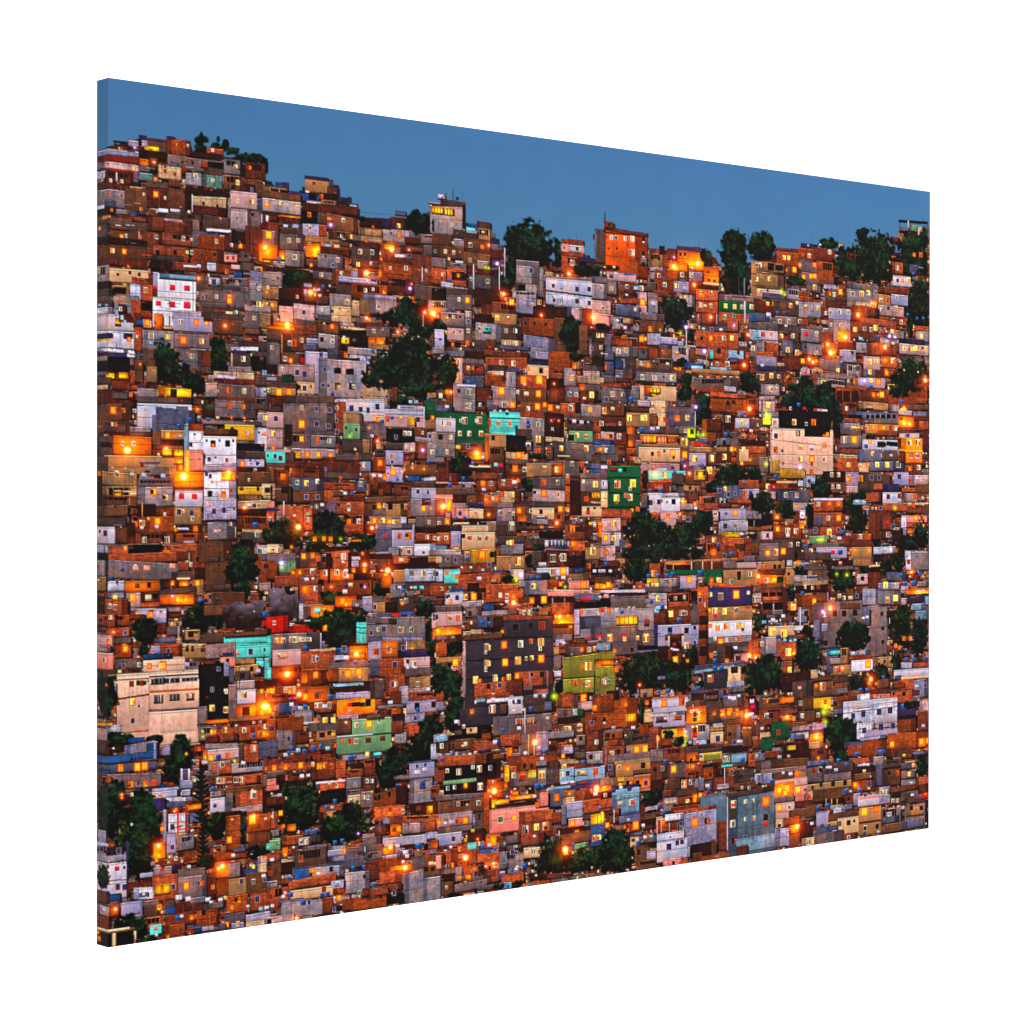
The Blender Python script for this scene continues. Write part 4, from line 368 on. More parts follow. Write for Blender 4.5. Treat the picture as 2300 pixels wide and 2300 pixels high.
82 72 106 78 b-;81 78 105 86 p-;87 80 w1;83 82 105 97 c-#gabled brick house with a small window;95 89 y1.1;106 73 131 86 s-#blue-grey house with two lit windows;121 77 y1.1;132 79 y1;131 75 148 85 g-;141 79 j1;117 85 155 96 s-#long blue-grey house with three lit windows;126 89 y1.3;137 89 y1.4;149 89 w1.5;106 87 117 98 p-;108 91 y1.1;116 89 Y1;150 74 156 86 a-;158 87 175 100 b-;161 93 o1.3;171 92 w1.2;67 96 92 108 m-;77 100 w1.2;84 100 w1.2;92 97 106 113 j-;95 104 O1.6;106 99 140 112 g-;108 104 o1.6;120 103 s1.3;128 103 s1.2;144 97 160 112 j-#lavender house with hanging wires;150 102 s1.4;160 100 182 112 r-;162 106 o1;169 104 k1.1;74 108 92 120 n-;78 113 w1;84 113 w1.1;95 115 Y1.4;92 112 105 120 r-;105 108 132 120 g-;122 109 132 117 c-;132 110 150 118 B-;153 114 168 119 c-;168 110 182 120 n-
46 101 59 114 k-;52 107 s1.2;56 106 u1.3;40 106 46 113 k-;17 106 40 116 c-;29 107 40 114 a-;17 107 39 109 p-;16 102 t1.4;11 110 17 117 R-;16 117 52 130 s-#blue-grey house behind the trees;27 122 w1.3;39 122 w1.2;39 127 t1.1;58 100 72 116 T;52 108 76 126 T;11 118 16 127 r-;0 118 14 140 T;14 126 40 148 T#bushy green tree beside the grey house;35 130 52 140 i-;38 134 O1;42 138 48 148 k-;48 126 58 160 T
57 127 89 141 c-#three-storey brick house with a white roof sheet;57 125 89 128 k-;59 125 t1.3;75 124 t1.3;62 132 w1.2;74 131 O1.3;84 131 O1.4;57 135 88 140 d-;57 141 88 156 b-;58 144 67 155 s-;73 147 w1.2;84 147 Y1.5;57 156 88 166 c-;59 160 s1.4;74 162 y1.6;84 160 s1.1;89 120 112 148 T;104 115 118 132 T;92 140 118 165 T#dark leafy trees beside the brick tower;118 150 130 178 T;100 127 120 133 u-;104 129 k1;113 129 k1.1;121 128 i1.2;114 119 130 130 c-;132 119 152 132 k-#white house with violet window and long balcony;138 124 s1.4;150 123 c1.3;155 120 170 130 r-;167 123 o1.3;174 128 t1.3;148 130 182 134 p-;132 132 180 140 c-;158 135 180 142 b-;145 136 G1;130 136 s1;165 133 o1;177 132 182 150 g-
117 140 142 170 a-#dark brick house with pale window frames;129 144 142 160 b-;137 152 R1.3;138 165 w1.4;142 167 t1.3;143 156 s1.3;152 144 158 158 k-;158 144 180 152 P-#pinkish lit porch house;168 147 Y1.3;175 147 o1.2;158 158 165 164 O-;154 158 158 166 j-;158 152 166 157 c-;142 160 154 172 m-;150 165 172 185 T;166 150 182 180 T#dark green tree at the right edge;146 180 182 193 T
13 142 21 150 c-;17 145 O1.3;0 142 12 156 z-;0 155 12 160 c-;0 161 13 172 r-;7 166 s1.3;13 154 44 170 d-#wide orange brick house with three windows;18 159 Y1.2;29 161 w1.6;38 161 w1.5;29 166 k1.2;44 155 O1.6;0 170 44 193 g-#grey-brown house with narrow glowing windows;32 176 w1.2;40 175 w1;8 184 O1.4;16 183 y1.6;24 183 Y1.6;36 182 40 193 T;52 166 72 175 x-;60 169 70 172 q-;65 170 G1.2;78 169 w1.5;85 169 k1.2;89 162 t1.3;56 174 93 180 h-;60 178 93 191 j-#lavender house with a red and a blue window;78 184 M1.3;86 184 t1.8;54 183 w1.3;48 178 t1.5;55 176 t1.2;40 184 76 193 g-;97 164 120 172 c-#rust brick house with a flat grey roof;108 167 w1.2;117 167 o1.2;97 172 120 178 a-;98 178 120 192 o-#ochre house with two narrow orange windows;101 182 O1.3;116 182 O1.3;90 166 97 178 a-;122 178 146 186 k-;134 181 k1.2;122 186 146 193 m-;156 182 164 193 k-;163 182 182 193 j-
@ 210 1060 400
3 0 10 38 m-;7 2 o1;10 0 48 16 o-;26 3 w1.4;42 3 k1.2;10 16 48 38 o-;23 21 47 22 p-;23 23 31 26 O-;40 23 47 25 p-;10 26 48 38 n-;39 22 40 38 o-;48 8 88 17 h-;55 4 u1.5;76 5 u1.5;48 16 87 38 i-#grey house with one lit and one pale window;66 22 Y1.8;64 22 z1;79 28 y1.3;77 28 z1;88 0 120 20 O-;98 5 L2.6;88 10 120 18 O-;88 18 120 22 b-;89 20 119 39 k-#white house with two red-paned windows;96 27 R1.8;110 27 R1.8;96 23 i1;120 0 156 54 l-;127 5 s1.2;123 3 z.9;139 0 155 10 Y-;142 4 O1;129 11 w.8;120 18 156 19 s-;127 24 z1.6;142 25 O1.8;150 21 c.9;121 29 156 53 j-;131 43 s1.5;142 42 s1.5;153 40 s.7;124 54 155 74 i-;133 65 r1.2;137 64 P1;149 57 w.8;154 60 155 72 p-;118 53 157 55 m-
157 0 193 16 n-;169 9 w.7;157 16 184 26 q-#yellow-lit house with a pale balcony;161 19 a1.2;179 19 d1;183 13 193 30 p-;189 20 m1.8;158 25 183 31 o-;157 31 193 41 p-;164 39 L1;170 37 k1.5;175 37 a1.2;180 37 w1.3;158 41 193 48 m-;156 48 193 64 d-;176 58 t1.9;192 58 t1;162 63 190 66 p-;160 66 188 78 g-;178 68 w1.4;183 60 193 75 T;175 80 191 90 k-;181 86 w1.6;186 86 w1.2;183 90 193 97 s-;179 97 193 121 c-;187 103 d1.3;180 120 193 130 r-
48 35 68 50 m-;53 34 54 51 o-;68 39 88 49 d-;78 46 w.7;48 49 88 67 d-#brown house with a glowing orange porch;46 57 o1.3;53 56 y1.6;70 54 Y1.8;60 51 Y.6;69 60 k1.2;53 61 k1;88 39 117 58 o-#tan house with two dark-shuttered windows;93 44 s1.6;107 45 s1.5;97 43 w1;108 51 w1;89 58 117 66 m-;92 61 104 63 k-;111 62 O1.6;90 63 O1;88 66 120 77 d-;45 66 88 79 b-;56 74 w1.5;80 74 w1.6;76 74 z1;42 75 O1.2
5 45 40 60 g-;3 49 36 60 g-;3 60 24 79 k-#white house with one square window at the left border;13 67 s1.6;7 65 s.8;24 60 38 78 n-;20 36 40 43 s-;3 37 38 49 n-;37 55 45 78 m-;3 79 17 90 j-;11 80 13 90 s-;15 78 110 81 h-;17 81 38 98 c-;38 79 75 90 z-;35 83 Y.9;75 85 84 90 e-;84 78 113 90 c-;98 74 110 78 r-;98 86 112 89 i-;3 88 16 96 z-;3 96 14 114 i-;5 103 c1;17 88 110 99 c-#long brick terrace above a grey house;104 86 122 110 d-;114 95 d1.4;104 88 104.8 104 p-
17 98 102 118 h-#long grey house with three pink cross-paned windows;46 105 P2;58 105 P2;86 103 P1.9;46 102 k.8;32 106 t1.5;92 98 104 108 c-;106 101 w1;85 108 115 118 g-;110 104 125 120 m-;20 115 t1.2;16 118 34 130 l-;26 120 s1;35 118 72 131 e-#orange-lit wall with two doorways;48 124 n1.5;61 123 d1.5;73 116 92 127 m-;86 121 O1.3;93 118 104 125 O-;91 115 105 117 p-;108 117 120 135 o-;113 121 Y1.4;72 126 112 133 g-;73 133 110 145 O-#glowing orange terrace with a bright lamp;86 135 V1;92 139 Y1.5;100 137 O1.8;117 141 t2;122 121 R.8
3 114 14 130 o-;6 118 q1;16 131 34 138 k-;24 137 y1.4;36 131 52 148 r-;43 137 Y2.2;52 131 72 147 a-;60 137 p2;52 142 72 147 c-;3 135 14 158 m-;13 138 38 158 d-#orange-red house with two white windows;18 146 w1.3;24 147 w1.3;3 155 40 168 d-;16 153 24 170 c-;19 158 w1;8 161 d1;3 171 12 174 B-;14 169 40 180 c-;35 175 s1.2;22 174 L.6;3 177 21 193 r-#small dim house with a red light;16 184 O1.5;16 189 M1.2;22 180 42 187 h-;22 187 40 193 d-;34 190 Y1.3
48 148 70 162 j-#pinkish house with a lit window behind a palm;48 154 Y1;62 155 Y1.7;60 150 66 152 a-;68 148 80 165 j-;40 155 56 160 a-;82 147 95 152 h-;82 153 95 158 a-;94 142 140 175 T;42 158 70 190 T#dark palm tree by orange houses;70 165 80 175 a-;80 168 96 178 h-;92 168 93 186 k-;68 180 90 186 s-;96 176 142 187 g-;100 171 116 183 o-;103 173 109 180 m-;66 186 96 193 c-;96 186 124 193 p-;102 191 d1;108 191 d1;120 190 c1;64 190 74 193 j-
115 75 150 100 n-;125 92 137 98 g-;122 98 145 130 n-;143 76 180 128 T#big round dark tree on the rock;150 118 172 142 T;126 122 150 128 g-;128 130 165 145 n-;134 138 t.7;120 144 160 156 n-;138 140 193 170 S;160 150 193 168 S;130 155 142 172 T;186 155 t1.5;183 161 193 169 R-;143 173 192 178 n-;142 178 193 187 v-#turquoise house with small windows;155 186 193 193 v-;122 186 155 193 r-;143 178 192 180 z-
@ 600 1120 400
0 3 9 11 P-;0 11 12 15 B-;0 14 9 28 c-;4 23 w1.2;4 28 s1.2;15 8 40 30 c-#brick house with a bright round street lamp below it;30 19 k.9;18 3 19 34 k-;40 10 50 35 c-;45 18 x1.3;45 23 w1;50 5 66 18 g-;54 9 w1;60 7 k1.2;62 15 t1.2;65 3 76 17 s-;67 8 c1;76 3 106 18 c-#brick house with one white-framed window;89 8 w1.3;78 7 d1;89 13 k1;78 18 105 37 c-;89 25 O1.5;100 25 w1.3;80 17 105 18.5 a-
106 5 156 20 n-;122 8 O1.7;127 8 w1.2;134 9 z2;129 6 145 20 o-#cream bay of a brown house;134 9 z1.7;151 9 w1.3;112 12 129 20 h-;111 19 146 22 h-;112 22 146 30 o-;117 24 Y1.3;126 24 y1.2;133 25 Y1.6;138 25 y1;114 32 L1.3;106 28 122 36 m-;145 20 152 28 k-;156 0 193 20 i-;170 11 Y1.4;178 11 L.3;168 0 178 6 a-;190 9 L1.2;186 15 a1.2;162 20 193 32 h-;176 26 w1;187 27 w1;161 31 193 38 m-;162 38 193 48 c-;174 42 w1;182 43 w1;153 4 156 20 d-
118 28 160 62 j-#lavender-grey house with a dark open balcony;120 28 158 33 i-;128 41 s1.6;144 41 o1.2;154 41 o1.9;152 40 m1.2;142 51 159 63 r-;145 56 w1.6;154 58 w1.4;118 32 136 58 s-;128 41 R1.2;132 53 144 63 i-;124 54 t1.3;160 49 180 63 l-#white wall house beside a blue one;170 59 s.8;177 50 193 58 u-;176 56 193 63 h-;155 64 192 70 m-;175 63 188 70 o-
0 18 45 58 T#dark trees on the rocky slope;34 31 L2;48 14 90 52 T#round dark tree above lit windows;90 38 120 60 T;40 36 70 60 T;52 44 O1.4;62 44 O1.4;69 44 O1.4;80 44 G1.1;90 45 103 47 O-;27 53 O1;0 50 18 60 p-;12 56 w1.5;0 60 32 70 h-;16 70 V2;16 75 G1;12 67 32 82 x-;0 68 12 88 d-;1 74 d1;32 58 58 76 g-;40 63 Y1.4;50 62 O1.6;56 65 o1.2;63 64 w1.5;58 62 70 76 g-;46 68 55 76 c-;62 71 R.8;70 54 90 78 c-;83 63 w1.6;83 69 k1;64 60 70 90 m-;62 52 92 57 m-
26 76 56 86 d-;28 80 O1.1;36 80 O1.1;50 80 w1.8;9 83 58 96 b-;40 88 t1.2;43 88 k1.3;50 87 k.9;58 76 95 90 O-#orange-lit brick house behind a forked tree trunk;64 81 w1.5;76 80 w1.5;86 82 w1.8;86 79 k1.2;88 58 112 80 m-;92 63 102 67 k-;92 67 100 75 j-;104 60 O1;106 72 L1.4;106 78 O1.3;94 78 O1.2;113 83 O1.2;94 82 114 90 z-;55 88 62 94 z-;62 89 114 106 d-#orange-red brick house with a violet lamp;70 96 L.5;86 95 B1.3;91 94 p1.4;85 101 k1.4;106 96 V1;103 95 z1.2;36 94 60 116 c-#brick house with a bright orange window;42 99 O2;53 98 w1.3;27 96 36 100 o-;112 85 138 106 T;56 100 84 118 T;66 60 69 92 m-
112 60 136 66 m-;120 66 130 76 g-;138 63 154 72 c-;146 67 p1.3;131 78 L1.9;129 84 Y1.2;124 84 136 98 e-;136 70 193 77 m-;138 77 150 92 o-#lavender-white house with three dark windows;150 76 190 91 k-;157 81 w1.7;170 81 w1.8;183 81 w1.7;136 82 w.8;150 90 190 91.5 B-;134 92 160 108 i-;144 97 k1.3;148 100 t1.5;152 92 172 100 g-;157 97 p.9;161 97 v1;168 97 v1.2;170 92 193 106 c-;134 102 150 108 i-;138 106 160 125 g-;146 112 w1;151 111 w1.3;147 114 Y.8;160 106 193 112 h-;180 110 193 118 a-;178 115 193 122 g-
0 92 22 122 S;0 105 42 136 S;34 96 36 112 m-;36 114 60 118 h-;36 118 52 135 g-;35 114 40 132 k-;48 116 74 132 O-;74 106 98 118 O-#sheet roof lit yellow from below;62 122 Y1.8;82 112 Y1.8;86 115 Y1;55 122 v1.8;92 111 108 118 h-;98 116 i1.2;104 106 115 124 j-;114 106 127 114 h-;115 113 128 125 o-#small grey house with a dark window;117 118 s1.2;128 112 140 124 m-;0 124 t1.4;0 128 24 146 R-#bright red rooftop house;8 135 w1;24 138 58 146 R-
52 118 116 160 T#dark spreading tree lit from above;40 126 70 144 T;62 140 98 165 T;63 141 Y1.2;64 138 G.6;97 134 112 158 v-;97 140 112 141 w-;114 124 140 132 s-;136 124 146 128 R-;145 122 160 127 t-;160 108 182 132 T;108 128 172 158 i-#big lavender-grey house with shaded windows;109 130 140 136 h-;127 142 s1.6;121 142 w1;146 142 w1.8;157 142 w1.4;143 138 150 139 g-;154 139 162 140 g-;113 146 s1.2;110 150 170 156 j-;172 125 182 160 T;179 124 193 141 r-;183 129 d1.8;180 141 193 160 c-;186 145 O2;182 150 190 155 B-;174 150 188 172 T;186 161 O1.4
0 141 5 150 m-;4 146 58 165 h-#dark grey house with a row of white-framed windows;14 154 o1.8;18 154 w1.3;10 154 w1.1;27 153 w1.6;31 153 w1.6;35 153 w1.4;39 153 w1;43 153 w1;47 153 w1;58 146 59 164 j-;0 149 5 175 v-;0 177 5 193 v-;6 164 37 182 r-#pinkish house with a softly lit window;16 171 P2.2;13 171 w1;21 171 P1.4;42 163 t1.7;46 163 75 166 p-;37 166 75 186 c-#brick house with one white window at its middle;52 174 w1.8;55 174 s1;75 162 90 170 t-;84 163 s1.5;73 170 84 177 k-;74 175 85 178 B-;86 173 k1.6;90 160 110 176 O-#orange-lit corner with a street lamp;97 169 L1.7;104 173 Y1.2;91 167 107 174 O-
66 177 112 185 h-;96 178 t1.5;110 155 126 176 j-;119 167 o1.4;124 154 142 173 e-#ochre house front with one dark shuttered window;133 164 w1.6;131 161 136 162 m-;142 154 172 165 o-;148 162 s1.4;151 155 152 165 k-;158 162 O1;142 165 178 172 B-;148 172 177 193 r-#lavender-brown house with a white door;153 181 j1.8;160 180 w1.6;153 177 d1;112 174 124 193 s-;122 174 148 193 c-#rust-red house with a dark window;139 181 s1.8;172 155 180 170 T;182 168 193 176 p-;177 174 193 193 T;6 182 36 193 d-;22 190 L1.8;36 184 66 193 e-;54 191 Y1.4;68 190 Y1.3;66 184 112 193 o-#long house front with bright yellow windows;88 189 Y1.9;100 188 Y1.9
@ 980 1180 400
27 0 66 8 p-;27 8 64 26 p-#cream three-storey house with dark windows;30 12 d1.1;37 14 w1.5;36 14 R1;47 14 w1.5;55 14 w1.5;30 26 64 42 q-;34 32 w1.4;50 32 Y2.2;61 32 d1.7;34 37 t1.7;27 25 65 26.5 o-;0 0 15 8 m-;0 8 15 22 c-;3 15 w1;11 14 w1;16 6 27 26 j-;18 23 26 27 O-;15 0 27 6 B-;0 22 12 28 u-;0 26 28 34 i-;3 33 30 46 h-#grey house with two dark windows;13 37 s1.2;21 38 s1.3;0 34 6 42 p-
66 0 88 12 g-;82 2 w1.9;88 8 112 12 c-;67 12 96 22 g-;82 19 y1.3;78 19 w1;70 22 96 33 h-;84 20 95 32 i-;91 18 B1.3;96 15 110 26 g-;66 33 82 50 o-;81 33 96 48 o-#small tan house with a lit cross window;89 39 y2;81 48 96 60 p-;92 54 V1.9;87 60 G1.7;84 57 q1.5;105 18 118 30 T;96 30 108 46 T;104 28 118 44 g-;112 6 138 14 z-;110 14 120 22 g-
118 16 144 24 k-#brown house with a row of blue balcony panes and paired windows;122 17 143 22 s-;125 17 126 22 k-;129 17 130 22 k-;133 17 134 22 k-;137 17 138 22 k-;119 24 144 30 B-;120 29 145 46 a-;127 36 w2;138 35 w2;135 35 w1;118 26 144 27 o-;109 46 144 56 k-#pale house with one paned and one bright window;127 51 w2;138 50 Y2.1;138 57 k1.3;111 40 120 44 k-;144 16 162 30 c-;149 20 O1.7;140 0 170 16 b-;148 4 o1.6;158 2 d1;172 0 p1;145 30 162 46 m-;147 47 160 52 t-;144 28 161 34 a-;162 24 178 38 o-#small beige house with a lit double window;170 28 y1.8;162 38 178 50 n-;166 44 o1;171 44 z1;180 8 193 22 k-;184 14 Y1.6;192 14 y1.3;178 22 193 36 r-;184 30 o1.3;176 38 193 44 a-;184 42 t1.7;176 0 180 14 O-;168 46 190 54 z-;172 50 k1.1;178 50 j1.1;182 50 j1.1;189 50 k1.1;167 54 190 62 a-
0 48 8 62 k-;1 53 s1.3;9 48 26 64 v-#turquoise house with orange glow;12 52 O1.3;23 56 O1.5;26 42 60 52 b-;28 46 k.6;38 46 k.7;62 49 73 53 t-#blue sheet roof;58 43 s1.2;51 49 v.9;24 52 62 70 c-#broad brick house with a dark opening;47 58 k1.3;34 63 47 71 m-;60 52 70 64 c-;60 58 66 62 o-;70 54 84 64 T;54 64 90 84 c-#brick houses with small pale windows;74 69 95 80 c-;70 76 w1.2;77 77 w1.2;84 77 o1.3;77 83 k1.1;84 84 L1.5;90 60 98 68 i-
96 58 121 76 i-#grey house with two narrow lit windows;106 66 y1.4;117 66 O1.4;97 52 122 59 g-;104 57 t1.4;111 57 t1.3;101 77 121 86 m-;104 82 Y1.5;117 81 Y1.8;121 62 133 70 d-;129 70 Y1;134 63 144 70 m-;140 67 G1.2;135 64 Y1;144 53 166 61 o-;144 60 166 70 P-#salmon-pink house with a lit window;160 65 Y2;145 60 w1;121 70 170 78 P-;121 78 150 84 m-;126 79 127 84 j-;139 79 140 84 j-;126 84 149 97 c-#brick house with open posts above;172 56 193 64 n-;172 63 192 70 O-#orange-lit open porch;175 66 Y1.2;187 65 Y1.4;150 74 189 82 s-;165 80 M1.3;160 80 R1.2;172 80 t1.2;178 78 k.8;150 83 189 90 z-;190 72 193 90 k-;149 74 190 75 i-
0 66 12 78 d-;6 69 w.9;15 69 30 72 t-;10 73 30 87 k-#small white house with an orange-lit corner;14 77 s1;23 79 s1.4;12 78 d.9;16 83 O1.3;29 74 50 84 m-;32 78 y1.4;41 78 Y1.9;28 82 50 90 i-;52 85 63 94 t-#blue tarpaulin bundle;0 87 28 95 h-;0 94 28 110 r-#pinkish house with two dim windows;15 101 w1.4;24 101 o1.2;1 100 s1.3;32 88 50 100 h-;37 96 d1.3;0 110 28 120 O-;3 116 O1.8;16 116 O1.4;0 120 14 125 s-;50 92 88 98 i-;90 91 96 98 P-;96 95 w1.2;102 95 w1.4;107 93 122 98 o-;40 98 70 112 g-;45 98 56 112 s-;50 106 t1.5;58 107 t1.4;62 99 76 110 m-;38 113 52 119 p-;52 112 74 116 z-;72 115 O1;30 118 72 124 n-
127 97 150 118 O-#bright orange-red lit gallery;134 99 L1.2;130 99 Y.8;143 99 Y.9;127 107 150 112 m-;146 111 O1.3;127 112 150 122 n-;150 90 193 122 i-#wide blue-grey house with a pale pillar;150 92 156 120 j-;156 98 190 112 s-;158 95 O1.3;182 93 o1;190 93 O.7;167 110 193 125 h-;176 121 R1.4;165 123 R1.2;188 122 y1.6;176 120 184 126 r-;167 115 168 126 s-;127 118 148 126 i-;130 124 139 132 j-;138 128 k1.2;135 130 c1.1
73 98 127 104 c-;74 102 127 122 A-#dark slate upper block with a brick parapet;87 111 d2;86 111 z1.6;103 109 z1.3;115 109 c2;32 124 127 193 A-#large dark charcoal building with rows of glowing windows;74 120 127 124 A-;29 126 32 193 r-;33 144 127 145.5 z-;33 162 127 163.5 z-;74 121 127 122.5 z-;55 132 w1.6;57 133 y1.3;74 130 Y1.8;92 129 w1.8;103 126 o1.1;114 127 y1.9;113 134 w1;54 138 w.8;55 150 w1.7;57 150 y1.2;75 149 Y1.9;89 147 y1.9;98 145 w1;104 144 y1.1;114 145 Y2;54 157 w1;43 168 y1.8;48 169 o.8;64 166 w1.7;65 167 y1.1;79 165 y1.4;73 167 o.8;85 158 127 175 c-#red brick infill bays of the dark building;88 164 Y1.4;101 159 103 174 h-;120 158 122 175 h-;115 162 d1.6;104 162 d1;42 170 84 188 c-;57 175 d1.4;69 174 s1.3;62 170 64 184 h-;83 167 94 185 a-;95 174 105 180 h-;106 178 122 182 c-;106 182 122 186 u-;42 186 84 193 k-;46 189 v1.2;84 186 94 193 j-;62 184 k1;98 182 104 193 z-
128 132 134 141 o-;128 141 136 158 h-;132 164 w1.6;128 158 136 165 k-;128 167 139 183 T;140 128 193 140 a-;142 132 160 142 h-;158 135 O1.3;166 135 w1.3;172 134 w1.1;175 128 190 136 u-;138 140 193 148 y-;138 147 172 166 y-#olive-yellow house with lit windows;160 153 o1.3;165 153 y2.1;173 146 193 153 O-#row of orange panes;182 146 183 153 c-;173 153 193 184 y-;172 164 193 165 m-;138 166 172 183 y-;150 171 o1;156 171 o1;165 172 w1.7;166 173 O1.1;182 169 w1.5;185 169 w1.4;126 184 132 192 G-;128 186 G1.2;131 184 148 193 c-;160 188 Y1.7;172 183 193 193 y-;176 190 O1;180 186 193 193 a-
0 125 30 145 T;4 133 Y1.3;0 128 12 143 c-;21 120 28 140 T;0 143 28 150 o-;21 149 Y1.8;0 146 20 193 T;8 156 29 193 T#dark green trees beside the charcoal building;0 181 9 188 c-;0 188 8 193 j-
@ 1350 1220 400
3 3 16 20 r-;6 10 o1.3;0 20 20 26 a-;6 23 t1.4;15 0 112 20 T;22 15 70 45 T;114 0 132 18 b-;122 10 O1.8;128 2 t1.2;132 0 164 20 c-;133 3 148 16 b-;149 8 o.4;142 12 t1.5;134 14 s1.2;155 14 168 22 h-;164 0 172 12 n-;172 0 193 20 h-#dark grey house with two lit windows at its end;181 11 Y1.3;190 10 y1.6;170 20 193 29 r-;180 25 d1;188 25 s1.3;170 29 193 36 a-;171 36 193 46 O-;171 36 L1.2;180 41 w1.2;168 45 193 54 g-;184 44 193 50 T;172 54 193 58 k-;175 57 193 64 c-;164 54 176 66 r-;167 61 w1.5;166 74 O.7;172 65 193 80 m-;175 66 188 75 z-;187 65 188 76 j-;180 76 193 82 h-
70 18 148 33 h-#long open-roofed terrace with concrete posts;71 20 98 24 O-;71 24 98 30 m-;99 20 111 30 g-;111 20 121 29 a-;121 20 133 29 a-;134 20 147 25 c-;78 20 79 32 o-;98 20 99 32 p-;110 20 111 32 p-;120 20 121 32 p-;70 29 133 35 w-;70 18 148 20 o-;112 33 132 45 w-;120 40 O1.3;128 41 y1.7;133 25 170 48 o-#tan concrete house with small dark windows;150 34 d1.5;162 34 w1.3;142 42 w1.3;150 38 d1.2;133 21 169 28 h-;148 21 169 28 r-;117 45 164 49 c-
53 22 65 37 c-#small gabled brick house with a lit window;58 33 y1.6;52 36 t1.5;62 36 t1.3;50 38 67 44 q-;50 43 53 48 Y-;57 46 y1.2;61 46 y1.2;66 44 t1.5;64 38 86 48 i-;74 44 w1.6;72 36 t1.6;78 34 t1.4;86 36 103 50 j-#lavender house box with a yellow window;96 40 Y1.8;108 33 t2;108 40 w1.2;48 47 83 54 h-;52 54 72 72 i-;62 60 y1.4;55 64 t1.4;74 54 96 70 c-#brick house with a balcony and paired windows;79 60 w1.3;91 59 w1.2;74 56 95 63 m-;81 60 w1;91 59 w1;72 69 97 86 d-#rust house with two white-framed windows;76 77 y1.5;88 76 w1.5;92 76 w1.2;58 74 73 88 a-;57 68 72 72 k-;67 69 t1.6;60 74 u1.6;62 71 u1.3;98 52 105 62 z-;105 47 117 74 c-;107 54 O1.2;108 62 s1.3
117 48 164 69 B-#dark violet top storey with lit windows;119 56 y1;130 58 w1.8;147 56 Y2.1;160 54 w.9;117 69 164 85 o-#tan middle storey with three lit windows;118 73 Y1;124 74 y1.6;134 74 y1.6;147 73 w1.4;124 79 M1.3;160 70 o.7;117 84 164 102 l-#white house below the tan storey;127 92 y1.5;136 91 y1.5;150 90 y1.5;154 90 y1.2;154 94 s1;119 90 O1.2;117 102 164 109 i-;124 104 w.9;130 107 Y1.7;137 105 w1.3;151 104 y1.4;106 73 117 134 d-#narrow brick stair tower with dark openings;107 79 116 88 m-;107 95 116 104 m-;107 112 116 122 m-;118 109 160 130 g-;135 112 142 125 m-;145 112 160 118 s-;146 114 k1.2;120 122 o1.2;124 128 t1.6;145 120 160 130 r-;149 125 m1.7;137 128 O1.3;124 120 w1
160 105 178 120 c-;173 111 d1.5;178 103 193 124 i-#lavender-grey wall house;164 74 180 100 T;182 84 192 86 k-;175 84 180 88 u-;181 88 193 94 n-;187 98 y2;182 93 193 102 o-;192 102 t1.4;165 120 174 126 O-;161 122 L1.4;168 124 L1;162 124 163 136 k-
0 51 48 54 k-;0 54 48 57 m-;6 58 P1.5;0 60 10 69 z-;11 57 48 72 h-;0 70 58 96 i-#broad grey-lavender house with an orange glazed bay;0 73 o1;3 73 o.8;9 73 o1;17 73 w.8;31 71 w.8;36 71 w.7;23 75 t1.4;29 76 t1.2;17 79 40 89 Y-;25 79 26 89 c-;20 79 20.7 89 c-;30 79 30.7 89 c-;35 79 35.7 89 c-;47 83 53 89 d-;0 90 40 122 h-#stained brown-grey house with a red-curtained window;10 103 y1.8;26 101 R1.9;26 104 y1;2 101 R1.1;34 116 d1.3;40 95 59 112 h-;49 103 y2;40 103 y1;0 108 11 117 u-;6 114 y.8;40 112 72 120 z-;40 116 70 119 s-;36 118 72 130 m-
62 88 106 112 j-#lavender house with a gabled porch and washing;75 95 d1.6;93 95 d1.6;102 92 d1;75 99 t1.4;93 111 w1.6;102 108 s1;70 99 90 104 a-;73 101 75 112 p-;88 101 90 112 p-;75 104 88 115 m-;80 110 R1;86 108 B1;80 116 k1;83 117 k1.1;77 115 k.8;62 112 73 122 m-;73 117 88 130 a-;81 127 Y1.7;58 88 62 112 B-;85 84 t1.6;94 86 t1.3;60 88 t1;98 72 106 88 h-
0 118 16 127 y-;0 127 15 133 O-;7 127 7.6 133 c-;0 133 16 166 y-;5 150 w1.7;3 150 w1;9 150 w1;17 137 o1.3;15 117 O1.2;20 118 72 166 T#dark trees beside the olive house;60 126 105 162 T;88 112 106 140 T;62 144 70 148 s-;42 154 L.6;40 158 40.7 164 k-;94 128 O1;102 150 112 158 T
102 130 156 138 s-;102 134 156 138 u-;112 139 138 158 A-#dark violet-grey house under a blue sheet roof;119 147 y1.8;124 136 t1.6;131 136 t1.6;138 134 156 156 p-;145 138 m2.2;143 154 d1.4;137 150 156 157 j-;106 158 t1.7;138 156 165 162 h-;154 122 193 166 T#big round dark tree at right
